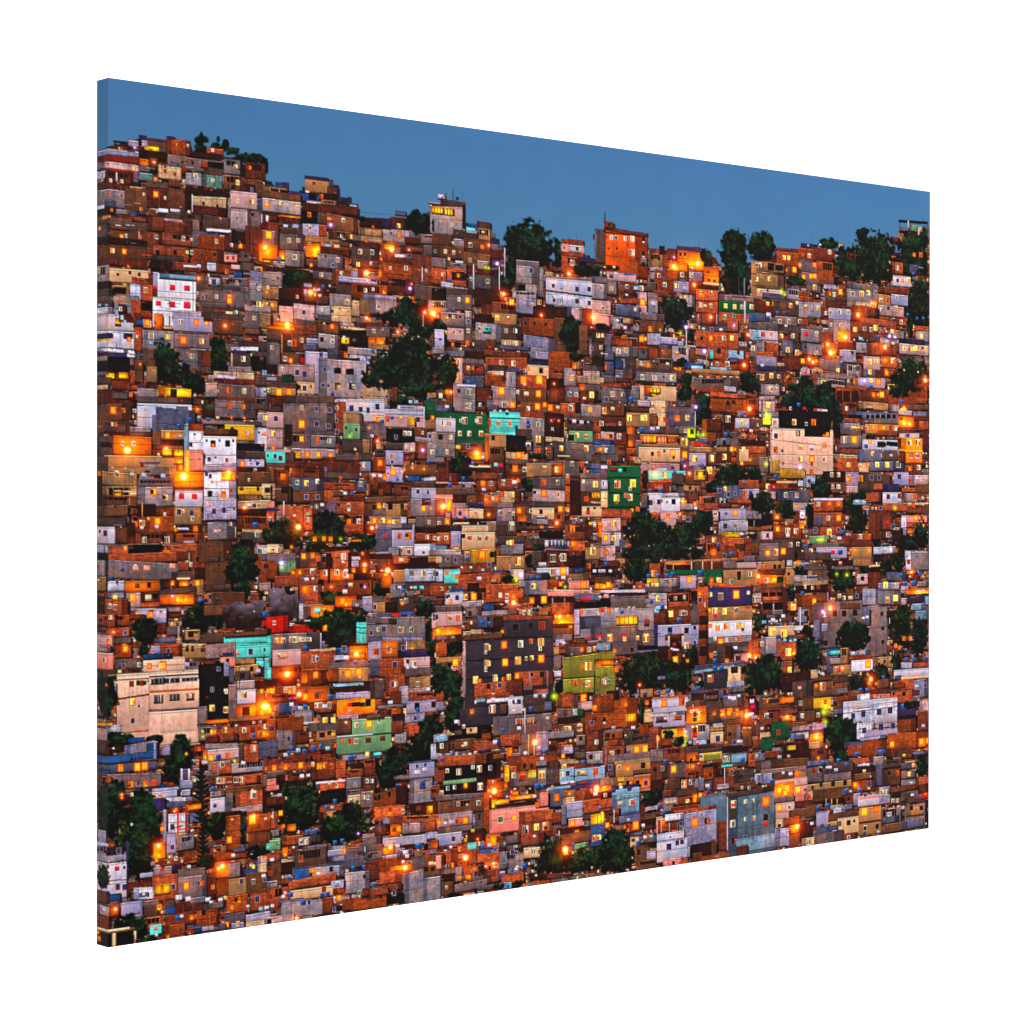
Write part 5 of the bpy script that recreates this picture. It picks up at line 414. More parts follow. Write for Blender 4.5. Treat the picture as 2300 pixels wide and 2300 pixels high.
43 158 57 168 o-;48 165 B1.6;56 168 95 185 k-#white house with two glowing windows;69 174 Y1.8;88 172 o1.8;57 166 96 168 c-;63 162 t1.3;73 161 t1.5;47 170 55 177 m-;50 173 O1.3;46 180 56 184 p-;56 185 92 193 o-;66 190 w1.6;84 187 w1.5;70 191 u1;96 160 134 170 s-;98 162 128 176 m-;96 164 98 176 s-;112 164 113.5 172 s-;128 162 129 178 s-;114 165 127 170 n-;92 171 114 178 g-;93 177 115 193 O-#orange-lit house with white-framed doors;103 185 w2;99 185 y1.5;107 185 y1.2;102 190 d1;114 172 132 193 g-;133 165 154 178 h-;144 169 k1.5;140 168 k1.2;136 168 t1;150 166 k1;132 178 155 193 n-#house with a lit hall and orange window;140 183 Y1.8;132 184 Y1.5;148 182 o1;158 187 L1.3;160 170 170 186 m-;164 172 k1.4;165 178 M1.4;164 186 k1.2;172 168 193 180 h-;172 180 193 193 b-;180 186 w1.4;0 169 40 193 d-#rust-brown brick house with a bright barred window;27 175 O1.4;32 190 Y2.6;3 190 d1;40 168 48 193 T;6 160 20 169 m-
@ 1710 1240 400
0 10 26 20 o-;15 16 d1.2;20 16 d1.2;6 16 o.8;0 19 26 25 a-;0 25 26 35 O-;6 31 w1.3;16 25 26 38 T;0 34 24 40 n-;28 9 34 16 k-;35 10 44 14 Y-;40 11 O1;41 11 52 14 u-;27 16 40 36 o-#tan house with a round dark tree in front;30 24 d.9;34 15 50 28 T;46 15 72 20 h-;52 20 72 26 n-;53 23 w1;36 25 72 33 i-;36 32 73 37 p-;37 36 72 44 m-;48 38 w.9;56 39 w.9;62 38 c1;72 18 82 30 T;79 14 100 20 h-;76 9 100 14 m-;86 13 R1.2;86 12 P1;76 20 102 30 z-;82 24 G1;93 25 G1.4;101 24 w.7;72 26 105 42 T#dark shrubbery with lights;105 8 118 24 T;113 18 122 26 T;100 6 120 16 o-;117 14 130 17 p-;118 16 130 26 z-
128 5 142 28 T;104 24 116 36 r-;110 29 d1.2;116 22 130 40 a-;142 0 156 22 T;157 0 163 20 k-;163 0 182 20 i-#lavender corner house at the right border;160 11 c1.2;136 22 158 32 s-;158 20 168 24 O-;163 22 L.7;172 24 t1.5;152 26 t1.4;127 33 150 42 j-;135 36 y1.6;146 36 w1.2;156 35 t1.6;166 34 t1.8;152 37 160 42 k-;170 32 182 38 i-;157 40 182 47 O-;170 43 k.7;176 42 k.6;157 46 182 56 B-;178 48 182 58 u-
0 40 29 68 b-#brick house with open dark balconies;1 44 23 48 z-;2 48 23 53 c-;2 55 24 63 z-;13 56 14 68 j-;8 44 9 48 c-;16 44 17 48 c-;12 63 24 69 h-;28 36 37 53 T;29 54 40 64 c-;35 60 y1.6;39 47 62 60 d-#orange brick house with a narrow lit window;58 54 Y1.5;64 52 Y1;45 45 t1.3;60 44 72 54 n-;72 44 73 54 j-;40 62 50 77 j-;49 67 d1.5;42 60 43 82 k-;52 62 60 78 n-;62 60 78 70 O-;75 61 L1.4;67 65 V1.5;64 68 Y1.5;80 56 86 62 s-
82 44 110 54 n-;85 48 w1;90 50 w1;97 50 p1.4;104 48 s1.2;57 54 110 104 h-#broad unfinished tan concrete house with square openings;80 67 d1.6;90 67 d1.7;102 66 d1.8;69 68 w1.2;66 78 72 87 j-;57 74 64 100 s-;70 99 d1.5;86 56 108 62 n-;110 40 130 58 k-;110 58 137 114 h-#tall narrow concrete tower house with four tiny windows;110 60 118 80 s-;111 72 k.9;115 71 k.9;131 67 d1.1;132 83 d1.1;132 98 d1.1;133 112 d.9;127 42 152 58 i-#lavender-grey house with two lit windows;137 52 w1.6;137 52 y1;146 50 y1.6;152 50 158 58 r-;164 56 178 64 u-;168 64 182 74 u-;136 64 146 70 m-
82 74 118 108 T#dark tree in front of the concrete houses;139 56 166 108 T;160 70 182 115 T;155 94 o1;162 94 o1;146 102 o1;150 104 o.8;138 110 150 122 T
8 80 36 92 p-#pinkish house with two bright windows;13 87 y2;25 88 y2;35 80 46 86 k-;44 80 57 92 T;22 70 34 76 n-;24 70 k1.2;13 74 k1.2;19 79 t1.2;0 92 17 112 i-;1 100 w1.2;18 92 t1.5;26 96 u1;32 97 u.9;37 96 u.9;17 98 40 118 c-#brick house with a bright double window;30 109 y1.9;35 109 O1.4;24 118 34 134 b-;31 128 y1.4;34 92 70 132 T#large leafy dark tree in front of brick houses;0 112 24 152 T;22 130 60 150 m-
71 105 86 115 t-#blue painted balcony house;73 107 86 112 v-;76 112 84 115 s-;71 113 78 132 s-;75 115 95 122 r-;86 104 96 122 o-;78 123 97 134 o-#round-cornered house with a red-lit door;84 128 R1.4;82 127 w1;88 126 L.6;62 131 k1;66 132 k.9;97 107 118 112 u-;100 110 k1;105 110 M.8;110 109 O.9;115 107 t1.1;97 112 120 117 d-;98 117 122 130 l-#white house with one orange square window;116 122 Y1.9;108 118 108.6 130 s-;121 114 142 126 o-;128 122 d.9;134 119 d.9;118 122 142 142 T;95 130 118 152 T#round dark bush;140 114 155 132 T;152 120 164 127 k-;165 120 182 126 c-;158 117 t1.5;166 117 t1.4;178 116 t1.3;144 127 182 137 k-#long white terrace at the right border;145 134 152 138 s-;152 134 182 138 p-;148 138 166 150 c-
57 134 78 140 n-;57 140 94 156 n-#brown house with one yellow window;60 145 O1;67 146 y2;79 144 d.8;85 144 c1;78 136 98 142 g-;81 148 94 154 i-;34 140 56 158 g-;42 147 R1.3;42 148 P1;54 128 62 138 p-;119 138 L1.3;117 142 O1;125 143 O.8;118 148 140 158 a-;126 138 140 148 n-;133 136 t1.2;141 150 164 164 c-#brick house with two black windows;144 154 d.9;155 154 d1.2;142 142 156 148 d-;166 138 182 158 j-;178 145 s1.1;169 146 k1;164 150 172 156 a-
0 158 38 170 n-;6 162 o1;24 160 O1.2;33 160 O1;20 158 36 165 e-;38 157 58 172 n-;43 164 w1.2;57 158 76 170 q-#small yellow-lit house with a red door;69 163 R1.5;66 158 68 168 Y-;70 168 G2.2;74 168 Y1;68 174 G1.4;78 156 104 164 d-;79 162 88 172 n-;81 165 d1.2;88 161 102 166 a-;78 170 92 176 s-;104 154 118 164 l-;108 150 t1.4;115 150 t1.4;118 154 140 160 P-;129 157 w1;89 160 148 174 k-#big white house with violet windows;89 166 148 193 k-;104 162 118 170 k-;100 178 s1.5;111 176 s1.6;128 174 s1.6;140 172 s1.8;130 188 s1.6;143 188 s1.5;112 192 s1.2;89 171 148 172 s-;124 185 148 186 s-;112 186 124 193 j-;148 176 168 193 g-;148 164 168 178 B-;155 168 t2.2;160 167 t1.8;155 160 168 172 T;172 160 182 174 r-;172 172 182 193 c-
0 170 24 184 b-;6 178 w1.4;24 170 40 176 n-;23 177 34 184 O-;30 179 t1.3;28 179 L.8;41 172 66 185 n-#grey-brown house with two pale windows;45 178 w1.2;62 177 w1.2;11 184 30 193 w-#dark green fenced house roof;30 184 50 193 n-;52 186 72 193 p-;68 178 94 193 T;70 184 G1.1;148 182 168 193 b-
@ 210 1450 400
3 0 20 8 r-;15 2 M1.2;3 8 22 27 P-#pinkish house with a small window at the left border;12 16 w1.4;24 0 42 14 d-;35 4 Y1.6;24 14 52 26 h-;33 23 s1.2;50 21 w1.2;48 0 62 12 T;63 0 74 10 j-;74 0 97 14 d-;82 6 s1.2;97 2 122 15 o-#cream house with small dark windows;102 5 d1.1;108 5 d1;119 5 a1.4;122 0 155 14 r-;155 0 192 14 v-#bright turquoise house with a street pole;157 8 P1.3;171 7 s1.6;186 5 s1;175 14 193 24 v-;185 16 192 37 v-;176 16 193 17 s-;185 10 186 36 B-;154 14 176 21 o-;152 21 180 33 o-;162 27 w1;172 26 z1.2;168 30 a1.2;179 28 j1.3;176 38 193 48 m-
138 12 154 24 P-#small pink turret house with a dark window;146 17 d1.2;140 8 152 11 B-;138 11 154 13 a-;139 24 148 35 j-;147 24 153 42 s-;154 28 170 40 g-;162 33 m1.6
54 13 100 33 D-#pale upper storey with two yellow windows;54 9 84 15 t-;61 23 Y1.2;76 22 Y2;73 22 y1;100 17 116 30 h-;102 21 j1.4;102 25 s1.3;26 28 116 112 D-#large pale pink apartment house with long window rows;27 30 61 95 D-;61 33 115 70 D-;61 50 115 52 p-;26 36 61 37.5 a-;61 32 115 33.5 a-;61 48 116 50 c-;27 55 61 57 a-;60 69 116 71 a-;42 90 115 92 c-;42 42 c1.6;49 41 z1.3;53 41 c1.5;56 41 z1;60 39 w1;63 36 78 41 B-;80 36 94 41 B-;96 35 113 39 B-;66 36 66.6 41 p-;71 36 71.6 41 p-;75 36 75.6 41 p-;83 36 83.6 41 p-;88 36 88.6 41 p-;100 35 100.6 39 p-;105 35 105.6 39 p-;109 35 109.6 39 p-;66 54 76 62 s-;70 54 70.6 62 p-;73 54 73.6 62 p-;83 53 94 60 s-;86 53 86.6 60 p-;90 53 90.6 60 p-;101 52 110 59 Y-;102 53 109 58 n-;105 55 w1;43 61 y1.7;43 82 s1.4;50 66 s.8;69 77 i.9;85 76 i.9;102 75 i.9;60 71 113 108 D-;73 92 113 108 D-
114 20 142 34 z-#black-painted narrow house with small lit windows;124 34 148 81 z-;115 33 125 66 z-;129 48 w1.2;129 68 y1.5;144 50 w1.2;144 70 y1.4;142 18 148 34 j-;136 26 s1;113 66 124 86 h-;147 42 156 80 h-;156 38 176 48 i-;156 48 177 64 k-#pinkish-white house with a barred window;164 54 w2;160 54 w1.2;176 48 186 62 n-;183 50 Y1;190 50 Y1.2;155 64 178 80 O-;162 67 170 75 m-;176 60 193 76 O-;186 66 L2.4;183 73 Y1.3;122 80 148 85 O-;160 80 t1.8;148 77 193 82 n-
3 30 26 84 T#dark bush behind the pink apartment house;14 43 L.4;10 27 26 36 n-;24 42 27 50 s-;14 86 31 95 l-;3 84 22 88 q-;3 90 16 104 r-;14 92 46 118 T;38 100 56 106 t-;55 96 76 110 T;60 104 70 112 j-;16 110 34 116 m-;22 112 k.6;4 104 14 118 g-;34 106 68 118 j-;58 106 70 122 t-;3 118 70 138 s-#blue-lavender long house with a blue roof at the left border;3 118 70 127 t-;66 106 68 123 k-;7 134 18 139 t-;48 132 Y2;56 131 Y2;30 133 o1.8;3 139 74 156 h-;6 142 20 150 c-;41 151 o1.6;57 150 O1.6;66 149 o1.5;36 140 36.6 156 g-;49 150 s1.2
82 95 108 140 T#bushy dark tree beside the pink house;74 112 106 150 T;101 118 O.8;75 108 84 120 j-;95 134 97 146 k-;103 134 105 146 k-;97 134 103 146 s-;94 146 108 156 j-;72 150 80 154 t-;58 155 93 158 k-;58 158 92 166 k-#white house with violet trim behind the dark cypress;66 163 P1.3;73 162 P1.3;91 157 95 164 B-;78 164 108 170 l-;64 167 80 180 B-;80 170 100 176 s-;96 156 106 164 j-;80 176 116 182 a-;88 180 L.6;105 177 O1.4;113 174 O1;76 178 82 193 n-;82 183 104 193 P-;90 180 92.5 193 R-;98 180 100 193 R-;93 183 98 193 k-;104 182 120 193 s-
3 146 40 193 T#large dark green tree at the left border;36 156 72 193 T;31 162 L.6;42 162 w.8
108 126 126 193 C#tall dark layered conifer
114 88 135 104 h-;119 94 q1;119 99 G.8;129 94 Y1.1;132 94 Y.7;134 87 193 104 c-#wide terracotta house row with small windows;143 92 y1.4;164 92 w1.3;173 92 a1.5;157 86 158 104 n-;180 90 a1.2;187 88 w1.2;186 96 O1.8;174 98 t1.5;178 92 180 100 e-;122 98 136 106 a-;141 96 158 104 b-;122 106 158 113 i-;119 114 123 124 O-;124 112 160 124 r-#pinkish house with a blue window between two lit ones;128 122 Y1.6;136 121 t1.9;140 121 t1;146 120 O1.5;156 120 j1;118 125 124 128 u-;125 125 150 142 i-;128 129 134 140 c-;137 128 150 140 c-;140 129 w1.4;150 126 193 138 i-;158 106 164 128 g-;164 107 182 128 c-#brick house with one framed window;174 112 w1.6;180 104 193 124 s-;156 132 t1;163 128 k1.2;127 142 152 152 c-;136 147 w1.4;141 147 w1.4;152 140 184 152 c-#brick terrace with pale barred windows;155 146 w1.4;160 146 w1.4;176 144 d1.2;165 142 182 150 c-;141 152 184 166 n-;150 158 184 176 c-#brick house with a tall framed window;174 162 w2;165 158 166 174 o-;184 120 193 140 b-;188 134 O1;184 140 193 154 h-;184 158 193 193 m-;127 158 143 165 i-;130 156 t1.6;127 165 143 182 k-#white wall house with a small blue window;132 174 t1.4;144 160 152 182 h-;150 174 184 182 i-;127 180 140 188 T;140 180 160 186 m-;159 180 168 193 T;144 186 160 193 b-;169 184 178 193 Y-;174 185 L1.2;178 182 193 193 b-
@ 600 1500 400
0 0 5 13 v-;6 0 36 12 d-;22 7 L2;36 3 66 20 d-;37 6 45 18 e-;53 8 Y1.6;68 8 Y1.4;66 2 78 16 d-;78 0 110 16 o-;88 7 Y2;100 5 Y2;101 11 P1;0 13 33 20 m-;6 26 Y1.8;18 20 32 30 p-;25 26 Y1.2;35 29 L1.6;42 32 Y1.8;44 20 68 38 e-#orange-lit house with a pale doorway;52 26 62 29 n-;54 31 c1.6;59 31 o1.2;0 28 23 38 c-;28 33 M1;69 32 t1.8;0 42 L2;3 47 Y1.3;13 38 27 50 t-#blue tarpaulin;27 40 k1.4;33 44 t1.5;42 43 t1.8;36 44 u1.4;30 48 s1.3;46 37 76 50 d-;52 40 78 49 c-#brick front with white-framed tall openings;54 41 w1.4;58 41 w1.4;63 42 k1.6;68 41 w1.5
72 18 112 27 m-;72 17 105 20 u-;75 26 118 34 j-;76 33 118 52 N-#bright amber house with arched openings;90 40 R1.3;95 40 m1.5;99 40 m1.5;104 40 m1.4;110 38 d2;90 47 P1;78 51 100 60 r-;30 46 52 60 i-;39 58 58 62 k-;53 57 O1.2;63 58 y1.6;72 57 y1.3;45 60 78 70 h-;54 68 75 80 o-#ochre porch house;60 73 m1.8;68 71 m1.4;72 73 q1.2;46 73 w1.2;10 54 40 70 d-;0 55 10 80 d-;5 66 B1.8;0 72 O1.2;10 68 32 90 h-;24 77 s1.4;32 69 46 82 a-;0 78 12 98 s-
76 55 135 93 x-#pale green two-storey house with one bright yellow window;76 55 92 72 n-;76 73 135 75 w-;76 73 115 74.5 k-;97 62 w1.4;111 61 Y2.2;122 58 w1;82 79 o.9;91 80 o1.2;97 80 w1.3;110 79 a1.8;126 77 a1.7;109 50 128 55 g-;86 60 p1;82 94 124 100 i-;109 94 y1;91 98 t2;96 97 t1.4;116 92 124 95 v-;105 99 118 110 c-
112 14 128 34 g-;128 0 150 10 d-;129 8 150 30 c-#dark orange house with one blue window;137 18 s1.5;140 18 w1.2;150 0 178 10 h-;153 0 k1;161 0 k1;155 10 178 24 o-;164 18 w1.4;151 22 178 28 r-;175 24 k1.2;155 26 192 36 c-;144 20 154 40 i-;152 35 192 49 j-#lavender house with two dark openings;163 42 z1.8;164 46 t1.4;181 40 d1.6;134 26 146 40 a-;120 40 148 44 h-;134 38 k1.4;135 44 146 54 d-;139 47 o1;148 44 152 58 p-;136 50 150 62 m-;150 50 172 60 j-;161 55 s1.2;152 60 166 75 c-;139 70 152 83 i-;135 58 148 72 b-;143 88 O1.2;142 93 x1;137 84 148 96 m-
177 0 193 30 T;165 48 193 95 T#dense dark trees on the slope;140 85 175 110 T;118 88 150 130 T;150 70 190 105 T;120 115 142 132 T;181 72 193 82 i-;178 82 193 100 k-;186 86 a1.4;190 100 t1.4;152 101 180 105 s-;155 103 182 120 j-#lavender-grey shack house with washing and a blue door;163 107 s1;172 106 s1;163 114 k1.8;171 111 k1.3;155 120 180 150 i-;169 129 t2.2;169 125 t1.8;182 108 193 126 c-;178 130 190 142 c-;188 128 193 146 m-;138 117 152 121 h-;142 128 t1.2;183 126 t1
18 92 75 100 a-;0 97 48 104 b-;18 92 24 97 k-;27 88 t1.6;24 93 t1.4;34 90 u1.4;41 91 t1.6;51 88 t2;59 85 t1.3;66 88 u1.4;50 94 75 100 d-;0 103 48 113 c-#brick house row with glowing openings;8 109 O1.6;20 108 O1.4;37 106 Y1.4;0 112 20 120 h-;23 113 48 123 a-;27 120 t1.2;38 118 k1.3;45 117 k1.1;48 99 75 122 b-#brown house with a row of lit slit windows;50 105 y1;57 107 o1.6;63 106 o1.5;70 107 o1.4;75 101 86 120 c-;86 104 104 112 m-;89 109 G.6;86 110 104 120 c-;104 108 118 118 b-;86 119 103 132 i-;58 124 85 135 c-#brick hut under a white sheet roof;68 126 p1;76 128 w1;53 123 85 125 k-;0 120 14 134 P-;10 116 20 125 m-;104 118 118 136 n-;109 123 w1;114 123 w1;86 132 102 140 h-;88 138 102 150 p-;92 145 w1.6;102 134 116 152 h-;110 141 w1;114 135 q.8;105 141 w1
115 134 150 152 d-#rust brick house front;133 137 d1.4;118 142 d1.2;122 141 d1.2;140 128 152 150 m-;116 150 150 166 c-;117 158 O1.2;134 157 O1.8;134 154 c1.2;108 158 t1.2;112 156 P1;126 162 138 170 i-;132 168 156 172 b-;155 146 186 160 m-;162 150 168 156 b-;177 154 O2;152 160 t1.3;148 156 w1;133 160 186 170 c-;172 164 186 164.6 p-;132 170 145 184 e-#house with bright orange shutter doors;138 176 c1.2;143 175 Y1.6;147 168 172 180 r-;170 165 185 178 c-;185 164 193 176 O-;188 171 w1.2;124 182 186 190 p-#cream-white terrace band;124 183 174 193 k-;174 178 185 186 j-;177 186 185 193 e-;163 193 t1.4;173 193 s1.4
5 124 60 170 T;20 128 60 178 T#dark bushes on the lower slope;55 150 118 193 T#bushy dark green tree mass;80 145 105 170 T;14 139 i1.4;13 141 u1.2;20 142 p1;0 140 20 150 a-;58 132 86 148 z-;74 145 t1.4;65 152 t1.4;71 152 i1.2;75 148 82 156 b-;15 158 Y1.2;0 156 12 168 n-;5 161 O1;0 165 10 176 c-;18 172 O1;26 174 Y1.4;22 170 32 178 e-;0 176 14 184 i-;44 179 t1.8;52 178 t1.8;0 185 16 193 x-;16 184 34 193 d-;34 184 50 193 i-;38 189 w1.4;43 189 w1.4;48 182 58 190 g-;99 180 V1;104 184 117 189 k-;104 180 124 193 i-;74 190 t1.5;82 188 t1.5;117 170 132 182 b-;122 165 123 178 j-
@ 980 1560 400
0 0 9 8 c-;0 8 9 18 j-;10 0 32 30 T;31 0 42 20 A-;8 18 24 40 T;42 0 80 6 c-;42 4 95 9 k-;78 2 94 22 k-#white house beside a black-walled one;84 8 s1;90 8 s1.4;42 9 78 23 A-;26 14 78 34 A-#dark violet-black house with a white window;44 4 54 9 u-;61 16 w2.2;70 11 77 22 n-;39 19 O1.3;22 30 k1.2;62 6 k1.2;28 34 60 48 z-;33 36 45 43 p-;38 39 d.8;30 35 w1;62 23 116 44 h-#dark grey house with red-brown barred windows;86 26 98 34 r-;88 27 97 33 c-;99 25 109 32 r-;100 26 109 31 c-;91 26 91.6 34 p-;94 26 94.6 34 p-;102 25 102.6 32 p-;105 25 105.6 32 p-;115 20 126 40 h-;121 26 p1;90 37 k1.2;73 39 t1.4;96 14 122 20 h-;95 0 130 20 g-;103 16 t1.6;108 2 k1.2;117 2 k1.2;128 2 G1.2;118 8 126 18 s-;84 18 k1;95 17 p1;96 15 97 42 k-
131 0 150 15 c-;150 0 160 16 g-;160 4 Y1.9;154 8 170 18 r-;131 15 150 32 h-;140 20 a1.6;148 16 160 24 w-;151 19 w1.6;132 25 150 35 m-;130 22 O1;133 32 165 46 n-;141 38 w1.7;145 37 y1;156 36 y1.7;156 33 k.8;170 0 193 20 d-;172 15 O1.6;162 20 193 40 d-#rust-brown half-built house;169 31 s1.2;183 30 s1.2;172 26 a1.4;162 40 182 62 b-;167 50 c1.4;174 52 w1.2;182 40 193 60 o-;188 46 d1.2;186 52 193 58 c-;162 62 182 76 i-;168 68 d1.4;175 68 w1.4;152 44 162 56 h-;157 48 d1.2;126 44 c1;133 45 p1;138 45 k1.1;143 44 u1.2;146 44 k1;122 40 150 48 i-;136 57 149 65 j-;142 60 j1.6;138 67 Y1;134 70 162 76 p-;139 79 y1.6;152 60 162 70 g-;160 74 t1.4;184 58 185 76 k-;186 62 193 74 b-;190 64 w1
0 44 13 52 u-;0 52 14 64 n-;6 56 w1.2;14 44 28 50 z-;20 48 42 60 n-;29 56 p.8;32 54 w1;50 42 60 50 d-;38 50 58 62 c-;70 43 92 56 c-;82 50 90 58 a-;56 50 70 60 b-;64 52 k1.4;68 53 B1.4;52 62 B1.4;18 65 t1.2;22 67 k1;25 68 O1;30 66 P.9;34 66 R1;37 65 k1;43 64 w1;92 42 108 66 h-;108 40 122 62 j-;107 52 L1.9;100 44 101 66 p-;106 54 107 66 p-;76 58 83 70 O-#glowing orange alley wall;112 58 k1;97 64 k1.2;117 63 t1.3;2 66 55 78 c-;7 71 t1.5;55 64 70 90 m-;69 67 w1.3;62 64 74 70 n-
9 76 66 94 z-#black-walled house with five small white windows;12 83 w1.1;25 84 w1.7;40 79 w1;47 81 w1.7;59 80 w1.2;2 82 8 96 c-;8 92 44 97 x-;9 96 56 110 z-#lower black storey with an orange-lit window;13 102 w1.1;20 101 w1;32 99 O1.5;48 100 w1.8;6 107 w1.2;0 98 3 112 c-;0 108 55 115 h-;2 114 52 130 y-;2 114 52 130 n-;24 119 w1.2;46 118 w1.2;15 120 g1.4;52 106 58 150 d-;34 120 i1
77 66 132 82 c-#brick terrace with a small pale sign;115 70 k1.2;96 78 d1.5;104 78 d1.5;108 72 120 78 i-;77 78 90 86 c-;120 72 133 82 n-;80 84 110 100 h-#grey house with bright barred windows and red panes;84 88 w1.4;90 83 98 93 O-;91 88 97 92 R-;100 82 109 91 Y-;102 82 102.6 91 o-;104 82 104.6 91 o-;106.5 82 107 91 o-;110 80 120 100 i-;115 87 y2;120 80 136 98 g-;74 77 80 96 Y-#narrow bright amber lit shaft;74 96 78 102 O-;77 87 G.8;62 95 74 104 d-;63 105 L2;62 104 L1;82 105 90 110 O-;92 101 97 106 n-;82 106 Y.6
134 80 182 96 u-#pale blue house with a long awning;134 80 150 96 u-;137 87 w1.4;143 86 s1.5;155 86 w1.6;159 85 p1.4;173 84 o1.7;135 94 150 97 k-;152 92 185 97 t-;154 94 164 97 n-;134 98 186 102 B-;145 88 164 89 B-;110 100 t2;116 100 t1.6;122 101 142 122 s-#blue wall house with a lit window;120 100 146 103 u-;131 112 o1.7;138 104 158 112 o-;145 108 O1;138 111 153 122 p-;150 104 166 116 d-;174 102 L2;168 104 190 110 P-;168 106 190 115 z-;173 108 k1.3;191 104 193 120 s-;160 110 168 116 g-;158 113 190 122 c-;184 102 o1;186 88 193 100 h-
60 114 80 118 Y-;60 114 64 124 Y-;77 111 V.8;80 109 108 114 O-;63 117 78 119 O-;58 122 122 148 P-#salmon-pink house with a small window below a yellow-lit roof;109 106 122 122 P-;59 125 60 147 e-;66 118 110 121 m-;70 136 w1.8;85 134 Y1.5;110 120 o1.2;107 105 112 114 n-;107 111 k1;90 126 128 142 c-#brick gabled house with white-framed windows;108 126 108.6 142 b-;90 138 126 152 b-;97 147 w2.2;98 149 d1;109 144 y1.6;119 143 y2;119 145 d1;126 128 136 140 d-;136 120 142 142 i-;142 116 159 134 j-#lavender shed above a pink house with a lit window;144 134 162 144 P-;148 140 Y1.5;160 116 190 128 c-;178 124 t1.5;159 130 170 136 g-;162 140 s1;168 129 183 141 Y-#bright yellow glazed front over a blue wall;175 129 175.6 141 o-;180 130 180.6 140 o-;168 141 183 165 t-;168 148 183 148.6 s-;172 156 y1.6;177 155 y1.2;183 128 193 146 b-;184 146 193 150 o-;190 147 O1
3 128 40 143 i-;3 137 O1.6;10 140 k1;17 139 j1.6;22 133 36 140 P-;24 137 o1.4;32 137 Y1.6;40 130 44 144 j-;42 128 52 148 g-;2 143 40 150 h-;2 150 28 164 j-#lavender-white house wall by the washing;19 157 s1.4;0 152 2 160 j-;34 146 54 160 m-;45 157 L.5;40 148 q1;54 152 66 166 O-;32 158 O.8;76 152 92 162 h-#plain grey rooftop room;70 150 84 154 m-;92 150 118 164 b-;94 155 R.8;101 153 R1;107 154 k1;34 161 44 169 v-#turquoise tank and washing;46 164 t1.8;51 165 t1.8;54 163 M1;58 164 u1.3;46 162 y1;48 168 60 173 t-;64 168 t1.3;0 164 34 172 b-;10 170 u.9;16 166 k1;26 168 o1.2;3 172 R1;0 170 24 184 c-;32 177 L2;33 173 M1;0 182 7 188 w-;4 184 w1.5;38 172 t1.2;36 178 50 184 g-;24 180 34 190 d-;48 174 68 182 c-;52 182 70 193 e-;56 187 w1.6;61 187 w1.6;17 186 o1.4;40 184 44 190 n-;36 187 46 193 O-;68 170 90 193 i-;83 171 s1.3;86 172 96 190 i-;95 166 113 178 p-;105 170 w1.8;96 186 t1.6;88 188 w1;92 189 k1;0 190 40 193 n-;64 190 80 193 b-
132 144 168 160 m-#dark porch with an orange-lit ceiling;153 150 O1.5;158 153 O1;150 155 O.8;133 148 134 158 k-;134 150 168 162 n-;150 161 166 168 x-;149 163 t1.2;112 152 140 193 T#dark trees below a glaring lamp;100 170 193 193 T;176 155 193 193 T;140 165 193 193 T;140 168 L2;141 171 Y1.5;169 188 w.4
@ 1350 1600 400
0 0 40 18 d-;27 2 38 11 Y-;29 2 29.6 11 d-;32 2 32.6 11 d-;35 2 35.6 11 d-;4 8 d1.2;4 12 k.8;40 0 48 14 T;47 0 57 12 p-;56 0 92 4 j-;57 4 91 17 j-#lavender house with two wide framed windows;59 4 73 11 k-;60 5 72 10 d-;64 8 t.9;70 7 k.9;79 3 88 9 p-;80 4 88 8 d-;93 0 115 13 O-#bright orange wall house;99 2 y1.2;106 2 y1.2;102 3 d1.2;102 8 m1.3;93 13 118 32 i-;102 19 y2.2;102 20 d1.4;102 25 R1.6;102 30 P1;115 0 132 12 g-;123 1 O1.2;131 0 155 8 o-;132 2 Y1.4;139 1 Y1.4;148 2 o1;133 8 154 14 n-;158 4 L1.3;162 3 k1.3;164 3 170 8 j-;172 0 193 14 b-;180 4 w1.4
2 17 22 22 m-;3 18 28 22 h-;14 17 i1.2;35 17 k1.2;32 19 44 27 g-;42 13 52 27 d-;52 16 67 25 c-;4 22 24 30 d-;8 30 21 37 c-#small red brick balcony house;8 25 d1.2;14 26 d1.3;25 26 50 36 g-;28 35 51 46 o-#house with two yellow lit openings;39 41 Y1.8;48 40 Y2;30 43 t1.2;20 45 u1;2 37 26 58 b-;12 45 w1.4;19 43 d1.2;5 38 6 58 i-;52 24 68 40 b-#rust-brown house with a lit stairwell;62 29 Y1;61 25 62 40 p-;66 23 76 37 d-;66 18 92 28 q-#cream-yellow lit house behind a bush;86 22 O2;80 28 90 33 u-;92 21 V1;92 26 G1.2;91 32 G1;90 36 G.8;67 18 80 30 T;76 26 92 38 T;94 31 118 38 m-;100 30 115 36 k-;105 35 R1;97 33 j1;119 15 134 21 p-;122 12 132 15 j-;119 21 133 34 p-#small cream house with a dark window;127 29 s1.7;119 16 133 22 o-;134 14 152 34 n-;140 24 m1.2;148 15 152 30 s-;136 34 o1;145 33 s1.3;150 32 k1.2;153 32 j1.2;92 36 132 44 g-;132 36 160 44 m-;132 34 142 37 g-;157 20 O1.4;154 18 164 38 n-;164 14 178 26 n-;167 32 O1.2;175 18 k1;180 24 a1.2;173 22 184 34 p-;185 11 193 30 w-;174 27 193 33 w-;172 34 190 40 w-;165 30 174 40 n-
